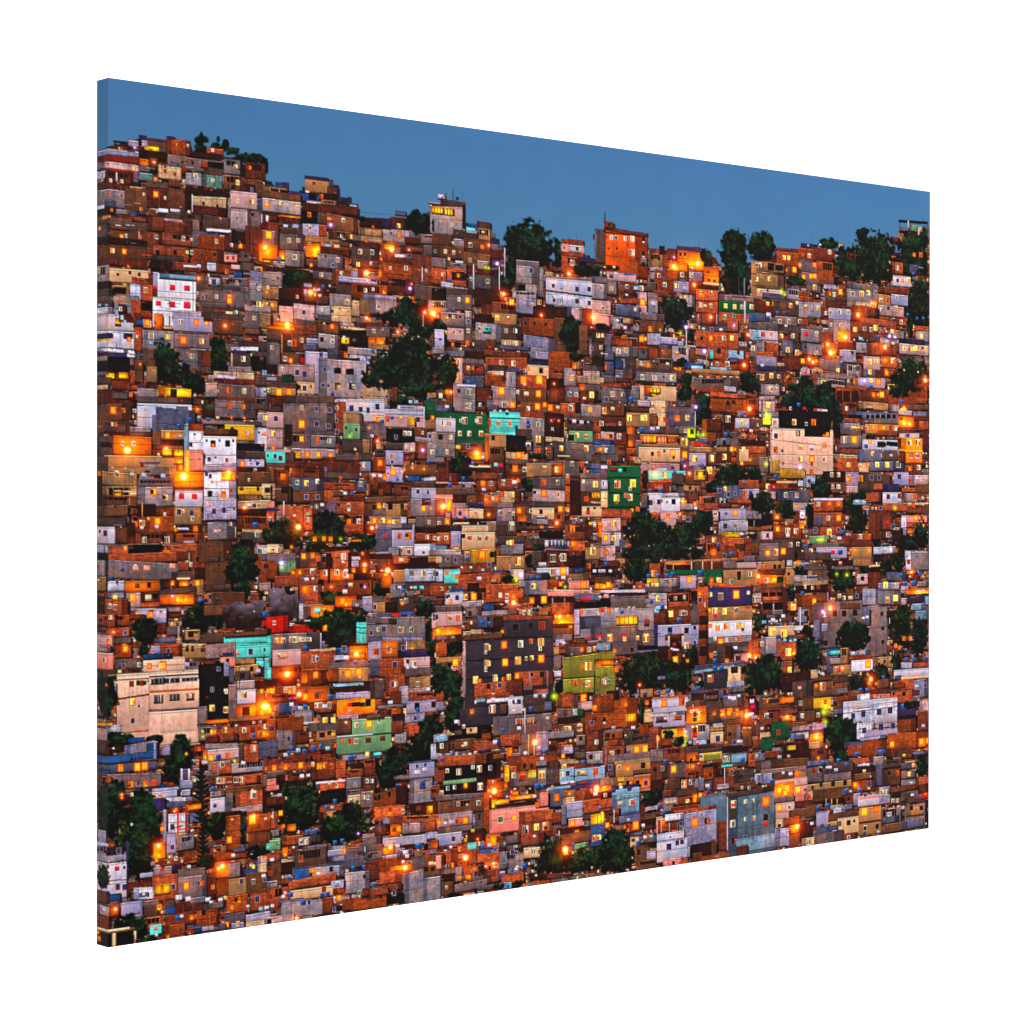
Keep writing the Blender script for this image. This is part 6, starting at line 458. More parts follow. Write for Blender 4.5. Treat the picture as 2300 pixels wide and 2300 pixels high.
8 45 54 54 h-;15 51 54 64 p-;15 54 55 70 o-#tan stained house with three orange windows;20 60 w1.2;29 60 O1.6;46 58 d1.6;35 62 55 67 n-;8 55 15 70 g-;10 60 s1.3;36 68 55 86 p-;36 69 55 84 e-#amber-lit cream house with grey windows;40 77 d1.4;49 77 s1.5;14 70 36 80 o-;21 79 Y1.2;29 77 d1.2;33 76 o1;18 70 26 76 q-;0 58 5 76 u-;0 71 10 80 h-;54 40 68 54 h-;68 38 90 54 b-;86 40 92 54 d-;54 54 72 74 b-#dark brick house with a draped window;59 62 d1.3;67 61 w1.3;70 54 t1.6;72 55 94 72 h-#grey house with a bright yellow window;79 62 Y1.8;91 63 R.9;93 56 126 70 d-;96 58 o1.4;100 59 O1.2;110 56 126 62 m-;92 64 104 72 b-;96 69 t1.2;58 78 w1;58 82 o1;54 74 68 86 m-
93 44 131 54 q-#yellow-ochre lit house with barred windows;93 44 106 54 e-;105 49 c1.4;109 48 w1.3;98 52 d.9;123 48 w1.5;112 46 130 53 y-;131 44 158 60 g-;132 47 141 56 v-;134 50 w1.3;138 51 w1.3;131 57 143 59 v-;142 45 158 55 u-#turquoise-blue shack house;154 52 t1.6;146 48 t1.2;160 44 176 54 i-;164 49 o1.8;169 48 w.8;160 54 168 60 c-;177 46 t1;186 41 k1.3;184 42 193 46 b-;168 52 193 64 g-;174 60 d1;110 60 122 74 d-;119 68 d1;124 62 136 70 m-;120 70 145 84 b-;136 60 148 66 c-;142 64 s1;134 60 134.8 78 k-;145 62 166 80 g-;152 70 m1.2;167 66 184 78 j-#lavender painted house with mottled wall;170 68 183 77 i-;165 74 s1.2;190 76 t1.6;145 76 168 84 n-;153 82 w.8;161 82 w.8
86 72 106 84 a-;90 78 y2;89 78 w1.2;98 76 w1.4;102 76 c1;72 72 86 84 n-;100 72 112 86 j-;106 72 106.6 90 g-;116 80 k1.3;112 83 t1.3;118 84 t1.3;126 78 139 84 k-;126 80 136 81 n-;68 84 105 92 g-;68 84 80 92 b-;114 88 138 94 s-;0 79 12 86 O-;0 86 13 94 z-;4 82 q1;0 94 13 104 c-;5 90 w1;12 79 42 90 u-#pale blue rooftop house with violet posts;12 89 42 110 u-;12 79 42 83 B-;14 85 B1.5;22 82 k1;31 83 B1.6;14 93 42 94 s-;21 99 p1.4;33 98 w1.6;35 98 o1;20 109 40 111 t-;42 84 66 104 T#dark bush gap between houses
68 92 84 108 i-#house with a wide white-framed window;70 93 82 101 k-;71 94 82 100 p-;74 94 74.6 100 d-;78 94 78.6 100 d-;70 96.5 82 97.2 k-;84 91 108 100 d-;94 97 y1.1;102 92 O1.6;102 96 Y1;108 90 Y1;76 101 107 108 d-;78 99 108 101 m-;108 90 138 128 U-#plain blue-grey concrete wall house;126 118 139 150 d-#rust-stained wall;137 88 189 155 U-#big weathered blue-grey apartment house with yellow windows;138 84 188 90 g-;140 95 147 116 g-;144 100 w1.9;144 101 R.9;143 121 w1.8;144 140 d1.7;147 140 o1;157 97 w1.1;165 96 w1.1;157 116 w1;166 115 w1.2;179 97 Y2.5;179 114 d1.8;179 121 R1.6;180 136 O2.2;180 143 R1;166 135 R1.2;157 136 s1.1;147 134 189 150 u-;147 145 160 156 a-;157 96 157.7 140 g-;165 96 165.7 140 g-;179 120 179.8 150 g-;137 92 138 150 k-;188 80 193 95 O-;191 85 Y1.4;189 95 193 120 n-;192 103 Y1;189 126 193 148 i-
4 108 20 120 n-;14 106 15 120 k-;0 108 3 121 Y-;0 121 4 133 t-;15 104 20 112 c-;20 112 44 120 s-#row of orange-lit low houses;30 117 u1;38 116 t1.2;7 123 Y1.4;11 126 Y1.4;26 121 44 130 d-;28 126 Y1.8;38 123 Y2.1;42 110 60 120 n-;48 102 62 108 i-;50 106 60 109 z-;44 116 60 122 m-;46 122 60 127 a-;46 123 k1;64 102 t1.6;69 109 t1.8;0 122 32 168 T#big dark tree at the bottom edge;10 140 38 176 T;32 134 42 146 p-;35 139 a1.2;41 142 t1.8;46 138 t1.8;44 134 60 142 h-;48 136 k1;55 135 u1;37 146 52 168 n-#small beige house with a dark window;41 152 d1.6;50 150 60 160 j-;38 160 64 172 n-;60 150 66 165 m-;32 130 45 134 s-
60 115 84 132 P-;62 117 75 131 d-#porch with lit rooms;66 116 74 130 d-;68 120 O1.6;76 117 83 128 d-;65 117 66 131 p-;74 116 75 130 p-;80 104 125 110 c-;70 110 90 118 l-;90 107 126 148 j-#lavender-pink house wall with a lit window;90 107 126 146 j-;102 120 Y2.2;115 118 d1.6;117 118 o1;61 130 91 142 k-;61 138 94 162 k-#white-violet house with three dark windows at the bottom;61 138 91 139 s-;74 146 s1.8;83 142 s1.4;88 141 s1.3;87 121 s1.2;94 146 97 158 i-;97 143 126 160 y-;98 144 106 150 o-;108 145 t1;97 142 122 160 m-;120 138 124 155 n-;100 152 110 160 n-;97 155 140 168 d-;68 158 95 170 P-;79 164 d1;85 162 94 164 d-
@ 1710 1600 400
11 10 30 30 w-;19 22 c1.3;0 27 14 42 w-;30 20 40 28 s-;40 20 52 26 i-;30 18 70 24 s-;34 14 68 20 r-;52 14 72 20 j-;52 23 68 34 O-;60 26 L1.4;53 29 Y1;52 32 68 40 p-;32 22 52 30 j-;36 24 46 30 s-;14 30 24 36 n-;20 34 52 50 m-;28 36 38 42 q-;12 38 24 45 i-;4 42 20 50 d-;20 49 i1.3;30 48 i1;40 40 54 50 m-;54 40 74 52 b-;62 50 O1;66 6 108 45 T#bushy olive-brown tree in front of the white house;75 40 95 58 T
104 12 120 30 l-;112 18 148 28 j-#lower storey of the white house with violet windows;112 20 s1.6;130 16 s1.8;143 15 s1.6;117 13 118 28 r-;108 26 136 30 j-;90 32 110 40 s-;94 36 110 48 c-;110 30 136 48 d-;104 46 t1.6;125 40 134 46 s-;130 44 t1.8;96 50 122 56 c-;148 8 168 22 d-;137 22 182 40 d-#rust-brick house with two bright yellow windows at the right;142 35 Y1.6;171 28 179 38 O-;174 32 Y1.6;180 31 Y1.4;178 38 182 46 e-;170 0 182 20 b-;176 15 j1.2;137 38 165 48 a-;145 42 160 45 g-;164 42 182 46 s-;152 45 164 50 n-;155 47 q1
0 53 14 62 h-;14 50 52 60 n-;0 60 50 66 h-;0 66 12 78 j-;13 66 36 74 g-;24 66 k.9;32 67 k1.2;36 64 50 74 o-;39 67 O1.6;12 75 t1.7;50 58 72 76 h-#grey house with two dark panels;57 64 c1.6;64 62 w1.4;65 63 d1.2;50 52 74 58 s-;68 55 t1.4;72 54 100 66 g-;75 60 k1;81 63 k1.2;72 60 k1;84 53 t1.6;93 57 t1.4;68 66 98 75 h-;100 58 124 72 m-;104 55 122 58 k-;112 57 k1;116 57 k.9;112 64 p1;102 66 124 73 n-;122 48 134 58 i-;124 56 134 80 s-#blue stained side wall;131 60 151 80 n-#weathered brown concrete house;132 52 152 60 g-;139 66 d1.3;148 66 o1;152 55 168 62 s-;166 58 P1.5;152 64 168 72 h-;161 67 y1;152 73 168 80 i-;163 77 k1;166 46 182 70 T#dark tree at the right border;169 70 182 80 c-
15 72 50 92 P-#pink-walled terrace with blazing lights;15 76 36 92 O-;20 85 Y1.8;28 83 Y2.2;26 88 Y1.6;40 84 Y2;36 70 50 80 r-;36 90 50 98 P-;14 91 36 98 h-;16 98 36 116 r-#pinkish house with a yellow window;20 104 Y1.7;30 103 w1.3;48 86 60 96 p-;52 92 R1.4;48 84 t1;50 76 98 84 o-#long tan house with small dark windows;65 79 d1.2;78 78 d1.4;91 77 d1.4;56 82 d1;56 83 90 96 n-;36 96 56 104 a-;98 74 124 86 d-#orange-brown house with a glowing window;104 79 O2;102 79 Y1.2;117 78 s1.5;117 83 p.8;88 83 100 90 h-;92 86 t1.8;107 85 t1.6;97 86 k.8;89 90 101 100 d-;95 94 d1.2;100 88 108 102 j-;105 90 129 102 k-#pale pink balcony band;106 92 128 94 P-;113 90 s1;128 81 140 100 j-;131 87 w1.3;136 87 w1.3;66 94 90 101 m-;70 94 71 101 o-;76 94 77 101 o-;82 94 83 101 o-;62 104 t1.6;72 102 t1.8;90 100 100 106 s-
60 108 73 124 j-#small lavender house wall with blue washing;66 123 t1.4;84 107 k2.2;88 106 s1.4;79 104 90 110 k-;73 108 106 116 n-;106 103 130 133 o-#tan house with two glowing orange windows;112 108 Y2.1;125 106 O2;106 118 130 120 m-;113 126 w1.4;113 126 d1;126 124 d1.3;112 131 t1.2;127 130 k.7;83 114 106 134 p-#cream house with barred window;85 121 w1.7;95 120 d1.4;101 118 d.8;75 118 83 126 o-;58 124 84 132 s-;72 125 t1.4;64 134 t1.8;69 133 o1;80 131 j1.6;56 130 90 145 h-;90 131 105 138 d-;95 136 w1;36 104 52 112 h-;30 106 48 114 n-;42 112 58 118 h-;48 100 60 114 n-;16 116 26 126 p-;20 123 m1;26 114 42 122 d-;31 122 41 132 O-#orange-lit doorway house;39 124 L1.4;36 128 O1;16 126 31 146 j-;31 132 44 148 b-;42 120 56 140 m-;44 136 58 150 p-;52 141 w1.3;55 121 k1
130 104 152 124 h-;136 108 142 116 i-;138 114 w1;132 113 150 120 s-;130 120 156 130 n-;140 86 156 100 n-;143 96 w1;148 96 w1;152 84 175 96 h-;156 88 166 96 n-;164 90 k1;156 93 178 99 g-;156 100 178 126 h-#grey-violet house with a cream upper wall at the bottom right corner;157 101 177 112 o-;163 104 d1.4;174 104 d1.2;152 117 176 126 s-;174 86 182 94 R-;178 88 O1;170 78 182 88 a-;138 80 170 86 b-;178 95 182 125 m-;181 106 j1;179 121 k.7
@ 210 1790 400
3 0 40 48 T#large dark tree mass at the lower left border;34 0 76 62 T;20 20 66 90 T;31 1 L.5;42 30 w.5
3 36 14 52 j-;3 50 16 53 k-;5 58 s1;9 57 s1.4;3 62 36 72 j-;14 54 34 62 A-;28 59 s1.5;3 72 36 112 k-#white-lavender house with a red window at the left border;16 76 s1.2;26 78 R1.5;34 77 s1;14 90 36 91.5 s-;27 98 s1.7;34 98 s1.7;18 105 30 114 t-;3 72 20 102 T;3 102 18 116 n-;36 48 38 112 B-;38 40 66 90 T
76 14 79 60 j-;82 18 104 40 k-;86 33 s1.6;91 14 93 40 R-;100 14 102 36 R-;92 34 105 36 R-;96 30 p1.4;80 40 90 62 j-#lavender post house with a crimson frame;86 55 s1.4;91 42 110 58 i-;75 35 Y.9;65 50 79 68 O-#orange-lit niche with a bright lamp;71 53 L1.5;72 62 O1.8;69 69 O1;98 58 118 72 e-;98 60 118 70 d-;130 58 168 68 q-;130 58 168 68 d-;104 8 118 14 O-;90 14 O.8;90 67 w1;112 20 126 80 C-#tall dark conifer at the lower left;120 15 145 48 T;110 64 132 80 T
144 20 160 58 d-#rust house with a tall narrow lit window;148 47 Y1.6;151 25 p.8;159 16 167 54 T;168 20 193 38 d-#house with three bright yellow windows;173 25 Y2.4;187 24 p1;170 44 Y1.8;184 43 Y2;168 38 193 56 n-;168 53 193 68 T;152 55 166 60 s-;152 64 k1.2;188 50 193 58 v-;140 75 L1.6;144 73 M1;136 78 L1;134 72 150 88 O-;147 72 160 88 i-;164 78 178 84 t-;174 76 y.9;178 64 193 80 r-;186 66 O1;189 72 u1.1;178 72 193 85 p-;190 76 d1.2
51 82 66 88 k-;66 76 86 86 r-;75 79 R1.2;86 74 96 82 B-;97 76 t1.2;104 76 k1.2;64 84 92 112 c-#terracotta house with a wide bright yellow window;67 95 84 106 Y-;73 96 77 105 O-;87 98 s1.5;38 92 64 102 a-;44 98 66 112 k-;50 104 60 109 s-;55 106 k.8;92 78 122 88 h-;92 86 124 110 h-#grey house with a lit slot window;101 97 Y1.8;115 94 s1.2;118 94 o1.2;124 88 134 108 a-;134 90 147 108 d-;130 98 o1;134 76 128 84 o-;147 88 166 110 o-#small tan house with a violet-framed window;161 92 s1.4;166 82 193 106 n-;174 92 w1.3;185 86 k1.2;186 90 s1;170 104 193 124 c-#red brick house with one dark window;178 111 s1.6;182 122 u1.3;190 120 u1.2;145 106 168 126 d-#orange-lit hut;150 112 162 116 O-;155 112 d1.2;150 120 O1.4;144 110 O.8;145 126 166 140 n-;168 119 k1
30 114 52 132 j-#plain lavender wall;3 118 18 130 r-;12 123 k1.2;24 122 L1.1;18 118 28 130 d-;3 128 18 148 b-;54 112 72 120 h-;52 118 70 132 g-;52 112 53 130 j-;72 120 O1.7;78 112 90 120 n-;79 118 90 128 t-;93 110 k2;100 108 106 114 k-;90 114 120 126 a-;106 108 124 116 i-;124 112 k1.4;128 115 k1.2;138 112 k1.4;132 114 R1;120 115 142 122 h-;55 130 74 144 c-;78 126 112 140 b-#brick house with washing;92 132 t1.8;96 130 k1;107 131 O1.4;112 130 o.8;112 122 136 142 d-;120 126 d1.4;130 132 c2;142 126 165 138 h-;166 126 193 136 j-;166 134 193 142 p-;145 139 Y1.3;150 136 164 146 j-;157 138 w1.2;110 140 118 148 t-;118 140 132 146 i-;136 138 144 145 s-;20 128 62 160 T;18 140 50 150 T;62 138 75 150 v-;68 143 P1.4;76 138 100 152 d-;100 144 110 148 b-;81 152 O1;69 150 k1
3 144 46 148 n-;3 144 40 146 p-;3 148 46 164 z-;21 148 24.5 162 p-;44 146 47 160 p-;5 147 O1;6 154 O1.4;26 150 43 160 z-;46 152 70 160 T
@ 600 1750 400
104 63 124 80 h-;70 72 86 90 i-;65 76 86 84 j-#lavender wall with an orange patch;84 78 O1.4;40 72 66 80 h-;30 76 65 95 g-;20 78 O1.8;20 82 Y.8;16 88 30 95 p-;0 80 16 90 c-;6 88 k1.2;0 90 16 116 n-;4 102 c1.2;16 90 30 104 m-;3 66 15 78 x-;0 116 16 120 h-;0 110 12 119 i-;37 88 P1.5;37 86 c1.4;52 74 t.8;86 72 126 80 h-;28 92 88 104 s-#long violet-grey roofed house with a blue tarpaulin;46 95 86 108 i-;30 98 46 112 t-;50 100 O1.8;48 104 z1;56 103 k1.1;70 98 d1.4;83 96 a1.3;24 106 76 116 c-#long brick terrace wall;28 110 70 117 c-;24 108 t1.4;84 80 106 100 s-;90 84 106 96 s-;94 97 t1.6;106 96 t1.6;87 100 p1;106 74 107 94 k-
106 78 126 88 h-;112 84 m1.3;126 73 138 82 O-#orange-red lit recess with a white lamp;134 74 L1.6;128 76 O1.2;125 82 142 90 k-;142 73 k1.2;142 78 152 84 B-;150 80 k1.6;156 79 s1.3;146 82 s1.3;165 73 t2;173 74 z1.6;177 66 186 76 e-;152 84 k1.4;160 78 170 86 o-;176 76 184 82 i-;157 84 172 98 h-;172 82 193 94 c-;172 82 193 100 d-#brick house with three framed slots;178 92 p1.4;183 92 p1.2;187 91 p1.3;115 86 150 102 d-#orange-lit brick terrace;150 96 L1.6;145 98 O1.4;138 102 Y1.2;139 102 k.7;134 94 158 102 O-;148 90 k1;119 100 148 114 c-;106 90 122 110 a-;147 100 172 136 i-#tall plain lavender-grey concrete building;170 97 188 107 n-;173 98 m1.4;180 98 m1.4;170 106 189 134 i-;189 94 193 132 n-;190 112 190.8 130 p-
85 100 112 124 i-#blank grey concrete house;106 106 d1.2;70 110 84 122 j-;77 114 k1.6;76 115 i1.4;71 118 85 125 d-;26 118 72 130 p-#pale low house with blue tanks;60 126 t1.7;66 125 t1.7;62 120 c1.5;0 118 24 140 c-;4 128 c1.6;18 128 k1.2;20 124 k1;22 126 R.8;26 126 t1.8;14 130 40 134 s-;0 140 k1.4;6 138 k1.2;16 132 62 150 i-#lavender-grey house with a royal blue window cloth;40 134 t2;46 134 s1.2;14 137 a1.4;60 128 72 146 b-;39 148 50 152 h-;0 148 30 158 r-;32 151 L1.2;3 155 z1.5;78 129 O1.6;95 128 i1.6;100 124 w1.2;70 138 84 146 m-;71 144 84 147 k-;73 142 s1.2;82 128 130 142 d-#dark orange brick terrace at the bottom edge;85 142 90 146 m-;108 122 124 130 b-;117 115 t1.7;122 124 k1.3;124 114 146 122 b-;130 124 148 136 z-;138 124 s1.3;104 118 112 128 a-;54 146 80 150 m-;118 118 132 126 c-
@ 980 1860 300
0 40 8 60 P-;7 58 28 72 h-;8 66 28 78 m-;9 78 10 102 k-;8 78 26 98 n-;15 86 w1;21 86 a1.3;28 56 38 78 i-;34 71 o1.3;40 54 52 70 c-#orange-lit brick bay;50 58 60 66 O-;48 71 Y1.4;44 71 O1;52 60 76 78 h-;63 68 d1.2;27 76 86 92 h-#dark violet-grey long wall;30 90 60 96 a-;60 90 70 95 j-;40 94 56 98 P-;62 54 74 62 m-;60 36 92 50 c-;70 46 92 60 O-#bright orange house with a white frame and door;72 56 k1;83 54 y1.6;78 58 d1.3;86 54 w1.4;74 58 102 78 c-;90 62 102 76 s-;96 64 j2;74 62 86 70 b-;92 50 104 60 h-;105 58 106 70 o-;104 58 124 66 j-;110 62 t1.4;116 60 k1.4;95 66 127 80 c-;98 78 110 88 u-;104 84 t1.4;108 74 126 88 T;126 50 132 60 t-;128 55 t2;82 80 100 90 T;14 94 34 102 T
'''
# ---- the transcribed picture
tiles = [t for t in DATA.strip().split('@') if t.strip()]
house_boxes = []          # labelled houses: (box, id)
n_lab = 0
for t in tiles:
    head, body = t.split('\n', 1)
    ox, oy, size = [float(v) for v in head.split()]
    k = size/193.2
    treeid = None; treebox = None
    for item in body.replace('\n', ';').split(';'):
        item = item.strip()
        if not item: continue
        label = None
        if '#' in item: item, label = item.split('#')
        p = item.split()
        if len(p) == 5:
            x0, y0, x1, y1 = [float(v) for v in p[:4]]; code = p[4][0]; plain = False
            sx0, sx1, sy0, sy1 = ox+x0*k, ox+x1*k, oy+y0*k, oy+y1*k
            xm, ym = (sx0+sx1)/2, (sy0+sy1)/2
            X0, X1 = rx(uv(sx0, ym)[0]), rx(uv(sx1, ym)[0]); Y0, Y1 = ry(uv(xm, sy0)[1]), ry(uv(xm, sy1)[1])
            if X1-X0 < .3 or Y1-Y0 < .3: continue
            box = (X0, Y0, X1, Y1)
            if code in 'TC':
                if label:
                    treeid = newid('printed_tree', label); treebox = box
                    idv = treeid
                elif treeid and X0 < treebox[2]+14 and X1 > treebox[0]-14 and Y0 < treebox[3]+14 and Y1 > treebox[1]-14: idv = treeid
                else: idv = HILL
                if code == 'C': conifer(*box, idv)
                else: blob(*box, idv)
                continue
            if code == 'S': rock(*box); continue
            if label:
                idv = newid('printed_house', label); house_boxes.append((box, idv)); n_lab += 1
            else:
                idv = HILL; cx, cy = (X0+X1)/2, (Y0+Y1)/2; ar = (X1-X0)*(Y1-Y0)
                for b, i in reversed(house_boxes[-60:]):
                    if b[0]-2 <= cx <= b[2]+2 and b[1]-2 <= cy <= b[3]+2:
                        if ar < .4*(b[2]-b[0])*(b[3]-b[1]): idv = i
                        break
            house(*box, code, idv, plain, smooth=bool(label) and code in 'krljpqxwuvDPeyAo' or (idv > 2 and code in 'DrlkpwAxy'))
            if code in 'YOG' and (X1-X0)*(Y1-Y0) > 30:
                r = min(X1-X0, Y1-Y0)
                splat((X0+X1)/2, (Y0+Y1)/2, r*.7, (1.,.35,.04) if code != 'G' else (.5,.7,.05), .15)
        elif len(p) == 3:
            x, y = ox+float(p[0])*k, oy+float(p[1])*k; tch = p[2][0]; s = float(p[2][1:] or 1)
            u, v = uv(x, y); X, Y = rx(u), ry(v)
            du = rx(uv(x+10, y)[0])-X; dv = ry(uv(x, y+10)[1])-Y
            if du <= 0: du = 8
            fu, fv = du/10*k, dv/10*k                       # raster dots per tile unit
            w, h = 2.85*s*fu, 3.9*s*fv
            if tch in 'LVG': lamp(X, Y, tch, s*fu*.8); continue
            par = None
            for b, i in reversed(house_boxes[-60:]):
                if b[0] <= X <= b[2] and b[1] <= Y <= b[3]: par = i; break
            if tch in 'yoYwdzsc':
                idv = newid('printed_window', None, par) if par else 0
                window(X, Y, tch, w, h, idv)
            elif tch == 'O':
                house(X-w*.55, Y-h*.5, X+w*.55, Y+h*.5, 'O', 0, True)
                splat(X, Y, max(w,h)*.7, (1.,.34,.03), .28)
            elif tch == 't' and s < 1.35 and rng.random() < .35: pass
            elif tch in 'tB':                                # round water tanks and tarpaulins
                X0, Y0, X1, Y1 = clampbox(X-w*.5, Y-h*.4, X+w*.5, Y+h*.4)
                if X1 > X0 and Y1 > Y0:
                    xa = ((np.arange(X0,X1)+.5-X)/(w*.5+.5))[None,:]; ya = ((np.arange(Y0,Y1)+.5-Y)/(h*.4+.5))[:,None]
                    mk = np.abs(xa)**5+np.abs(ya)**3 < 1
                    c = PAL[tch]*(np.where(ya < -.45, 1.5, 1.0)*(1-.35*np.clip(xa,-.2,1))*(1-.3*np.clip(ya,0,1)))[...,None]
                    img[Y0:Y1,X0:X1][mk] = np.clip(c,0,1)[mk]
            else:
                setbox(X-w*.6, Y-h*.42, X+w*.6, Y+h*.42, PAL[tch], 0)
                setbox(X-w*.6, Y+h*.2, X+w*.6, Y+h*.42, PAL[tch]*.55, 0, .8)
                setbox(X-w*.4, Y-h*.42, X-w*.1, Y, np.minimum(PAL[tch]*1.35,1), 0, .6)
# ---- clutter: pipes, washing, ledges, poles, wires
treeids = [i for i, d in parts.items() if d['name'] == 'printed_tree']
housey = (ids == HILL)
isdark = img.max(axis=2) < .16
COLS = [((14,8,8),46),((50,28,20),22),((100,84,86),13),((150,138,146),6),((200,190,206),3),((180,80,34),7),((34,76,130),1.5),((160,40,30),3),((90,64,48),9)]
cl = np.array([c for c, n in COLS], np.float32)/255; cw = np.array([n for c, n in COLS], float); cw /= cw.sum()
for q in range(7500):
    x = rng.uniform(0, RW); y = rng.uniform(0, RH)
    if y >= RH-2 or y < np.interp(x, skx, sky_)+6: continue
    i = ids[int(y), int(x)]
    if i in treeids or i == SKY or (isdark[int(y), int(x)] and rng.random() < .8): continue
    if i != HILL and rng.random() < .93: continue
    r = rng.random()
    if r < .5: w, h = rng.uniform(1.5, 6), rng.uniform(1.5, 5)
    elif r < .78: w, h = rng.uniform(6, 24), rng.uniform(1, 2.4)
    else: w, h = rng.uniform(1, 2), rng.uniform(5, 20)
    c = cl[rng.choice(len(cl), p=cw)]
    setbox(x, y, x+w, y+h, c, 0, rng.uniform(.45, .95))
# wires, aerials on the skyline and the two dish aerials
def line(pts, col, wd=1.0, al=.8):
    q = [uv(*p) for p in pts]; q = [(rx(a), ry(b)) for a, b in q]
    for (xa, ya), (xb, yb) in zip(q[:-1], q[1:]):
        n = int(max(abs(xb-xa), abs(yb-ya)))+1
        for t in np.linspace(0, 1, n):
            X, Y = xa+(xb-xa)*t, ya+(yb-ya)*t; setbox(X-wd/2, Y-wd/2, X+wd/2, Y+wd/2, col, 0, al)
for x, y0, y1 in [(1019,425,452),(1039,430,452),(1358,480,504),(1358,478,500),(1571,546,562),(1824,532,552),(1279,530,560),(1296,528,545)]:
    line([(x,y0),(x,y1)], (.12,.14,.30))
line([(984,449),(996,444),(1004,434)], (.32,.20,.36), 2.4)
line([(700,488),(760,482),(820,478),(880,484)], (.16,.22,.36), 1, .6)
line([(805,476),(840,482),(875,483)], (.16,.22,.36), 1, .6)
line([(1745,1040),(1790,1044),(1805,1038),(1850,1060)], (.32,.26,.30), 1.2, .7)
# small painted words on a parapet, as far as they can be read: "PB"
for pts in ([(1618,1130),(1618,1120),(1622,1120),(1622,1125),(1618,1125)], [(1626,1130),(1626,1121),(1630,1123),(1627,1125),(1630,1128),(1626,1130)]):
    line(pts, (.9,.88,.92), 1.6, .9)
# ---- light in the printed picture, then a little photographic sharpening
g = 1-np.exp(-glow)
img = 1-(1-np.clip(img,0,1))*(1-np.clip(g,0,1)*.95)
for x, y, r, c in lamps:
    X0, Y0, X1, Y1 = clampbox(x-r*2, y-r*2, x+r*2, y+r*2)
    if X1 <= X0 or Y1 <= Y0: continue
    d = np.sqrt(((np.arange(X0,X1)-x)**2)[None,:]+((np.arange(Y0,Y1)-y)**2)[:,None])
    a = np.clip((r*1.25-d)/(r*.6), 0, 1)[...,None].astype(np.float32)
    img[Y0:Y1, X0:X1] = img[Y0:Y1, X0:X1]*(1-a)+np.array(c,np.float32)*a
def blur(a, r):
    k = 2*r+1
    for ax in (0, 1):
        p = [(0,0)]*3; p[ax] = (r+1, r); b = np.cumsum(np.pad(a, p, 'edge'), axis=ax, dtype=np.float64)
        a = ((np.take(b, range(k, b.shape[ax]), ax)-np.take(b, range(0, b.shape[ax]-k), ax))/k).astype(np.float32)
    return a
land = (ids != SKY)[...,None]
sharp = img+.42*(img-blur(img, 3))+.2*(img-blur(img, 16))
L = sharp.mean(axis=2, keepdims=True)
sharp = L+(sharp-L)*np.where(img[...,:1] > img[...,2:]+.04, SAT, 1+(SAT-1)*.3)
warm = np.clip(img[...,:1]-img[...,2:]-.38, 0, 1)*(img[...,:1] > .8)      # warm light of the printed windows spilling over their surroundings
spill = blur(blur(warm.astype(np.float32), 9), 9)*.8+blur(blur(warm.astype(np.float32), 26), 26)*1.1
sharp = sharp+(spill*np.array([1.,.34,.02],np.float32))*(.25+.9*np.clip(L,0,1))*SPILL
dk = np.clip(1-L*3.2, 0, 1); sharp = sharp*(1+dk*np.array([.28,-.06,-.16],np.float32))
sharp = np.clip(sharp, 0, 1)
sharp = sharp*(1+CON*(sharp-.35))                        # deeper shadows, brighter lights, as in the print
img = np.where(land, sharp, img)
img = np.clip(img, 0, 1)
img = (img[0::2,0::2]+img[1::2,0::2]+img[0::2,1::2]+img[1::2,1::2])/4
ids = ids[0::2,0::2]
lin = np.where(img <= .04045, img/12.92, ((img+.055)/1.055)**2.4)/ILLUM
# ------------------------------------------------------------------ materials
def nodes(name):
    m = bpy.data.materials.new(name); m.use_nodes = True; nt = m.node_tree
    b = nt.nodes['Principled BSDF']; b.inputs['Roughness'].default_value = .6; b.inputs['Specular IOR Level'].default_value = .04
    return m, nt, b
ink, nt, b = nodes('printed_ink')
at = nt.nodes.new('ShaderNodeAttribute'); at.attribute_name = 'ink'
no = nt.nodes.new('ShaderNodeTexNoise'); no.inputs['Scale'].default_value = 700; no.inputs['Detail'].default_value = 2
tc = nt.nodes.new('ShaderNodeTexCoord'); nt.links.new(tc.outputs['Object'], no.inputs['Vector'])
mr = nt.nodes.new('ShaderNodeMapRange'); mr.inputs['To Min'].default_value = .97; mr.inputs['To Max'].default_value = 1.03
nt.links.new(no.outputs['Fac'], mr.inputs['Value'])
mx = nt.nodes.new('ShaderNodeVectorMath'); mx.operation = 'SCALE'
nt.links.new(at.outputs['Color'], mx.inputs[0]); nt.links.new(mr.outputs['Result'], mx.inputs['Scale']); nt.links.new(mx.outputs['Vector'], b.inputs['Base Color'])
wood, nt, b = nodes('stretcher_wood'); b.inputs['Base Color'].default_value = (.55,.42,.28,1)
wv = nt.nodes.new('ShaderNodeTexWave'); wv.inputs['Scale'].default_value = 14; wv.inputs['Distortion'].default_value = 6
cr = nt.nodes.new('ShaderNodeValToRGB'); cr.color_ramp.elements[0].color = (.42,.30,.18,1); cr.color_ramp.elements[1].color = (.60,.47,.32,1)
nt.links.new(wv.outputs['Fac'], cr.inputs['Fac']); nt.links.new(cr.outputs['Color'], b.inputs['Base Color'])
white, nt, b = nodes('backdrop_paper')
no = nt.nodes.new('ShaderNodeTexNoise'); no.inputs['Scale'].default_value = 3
cr = nt.nodes.new('ShaderNodeValToRGB'); cr.color_ramp.elements[0].color = (.86,.86,.86,1); cr.color_ramp.elements[1].color = (.9,.9,.9,1)
nt.links.new(no.outputs['Fac'], cr.inputs['Fac']); nt.links.new(cr.outputs['Color'], b.inputs['Base Color'])
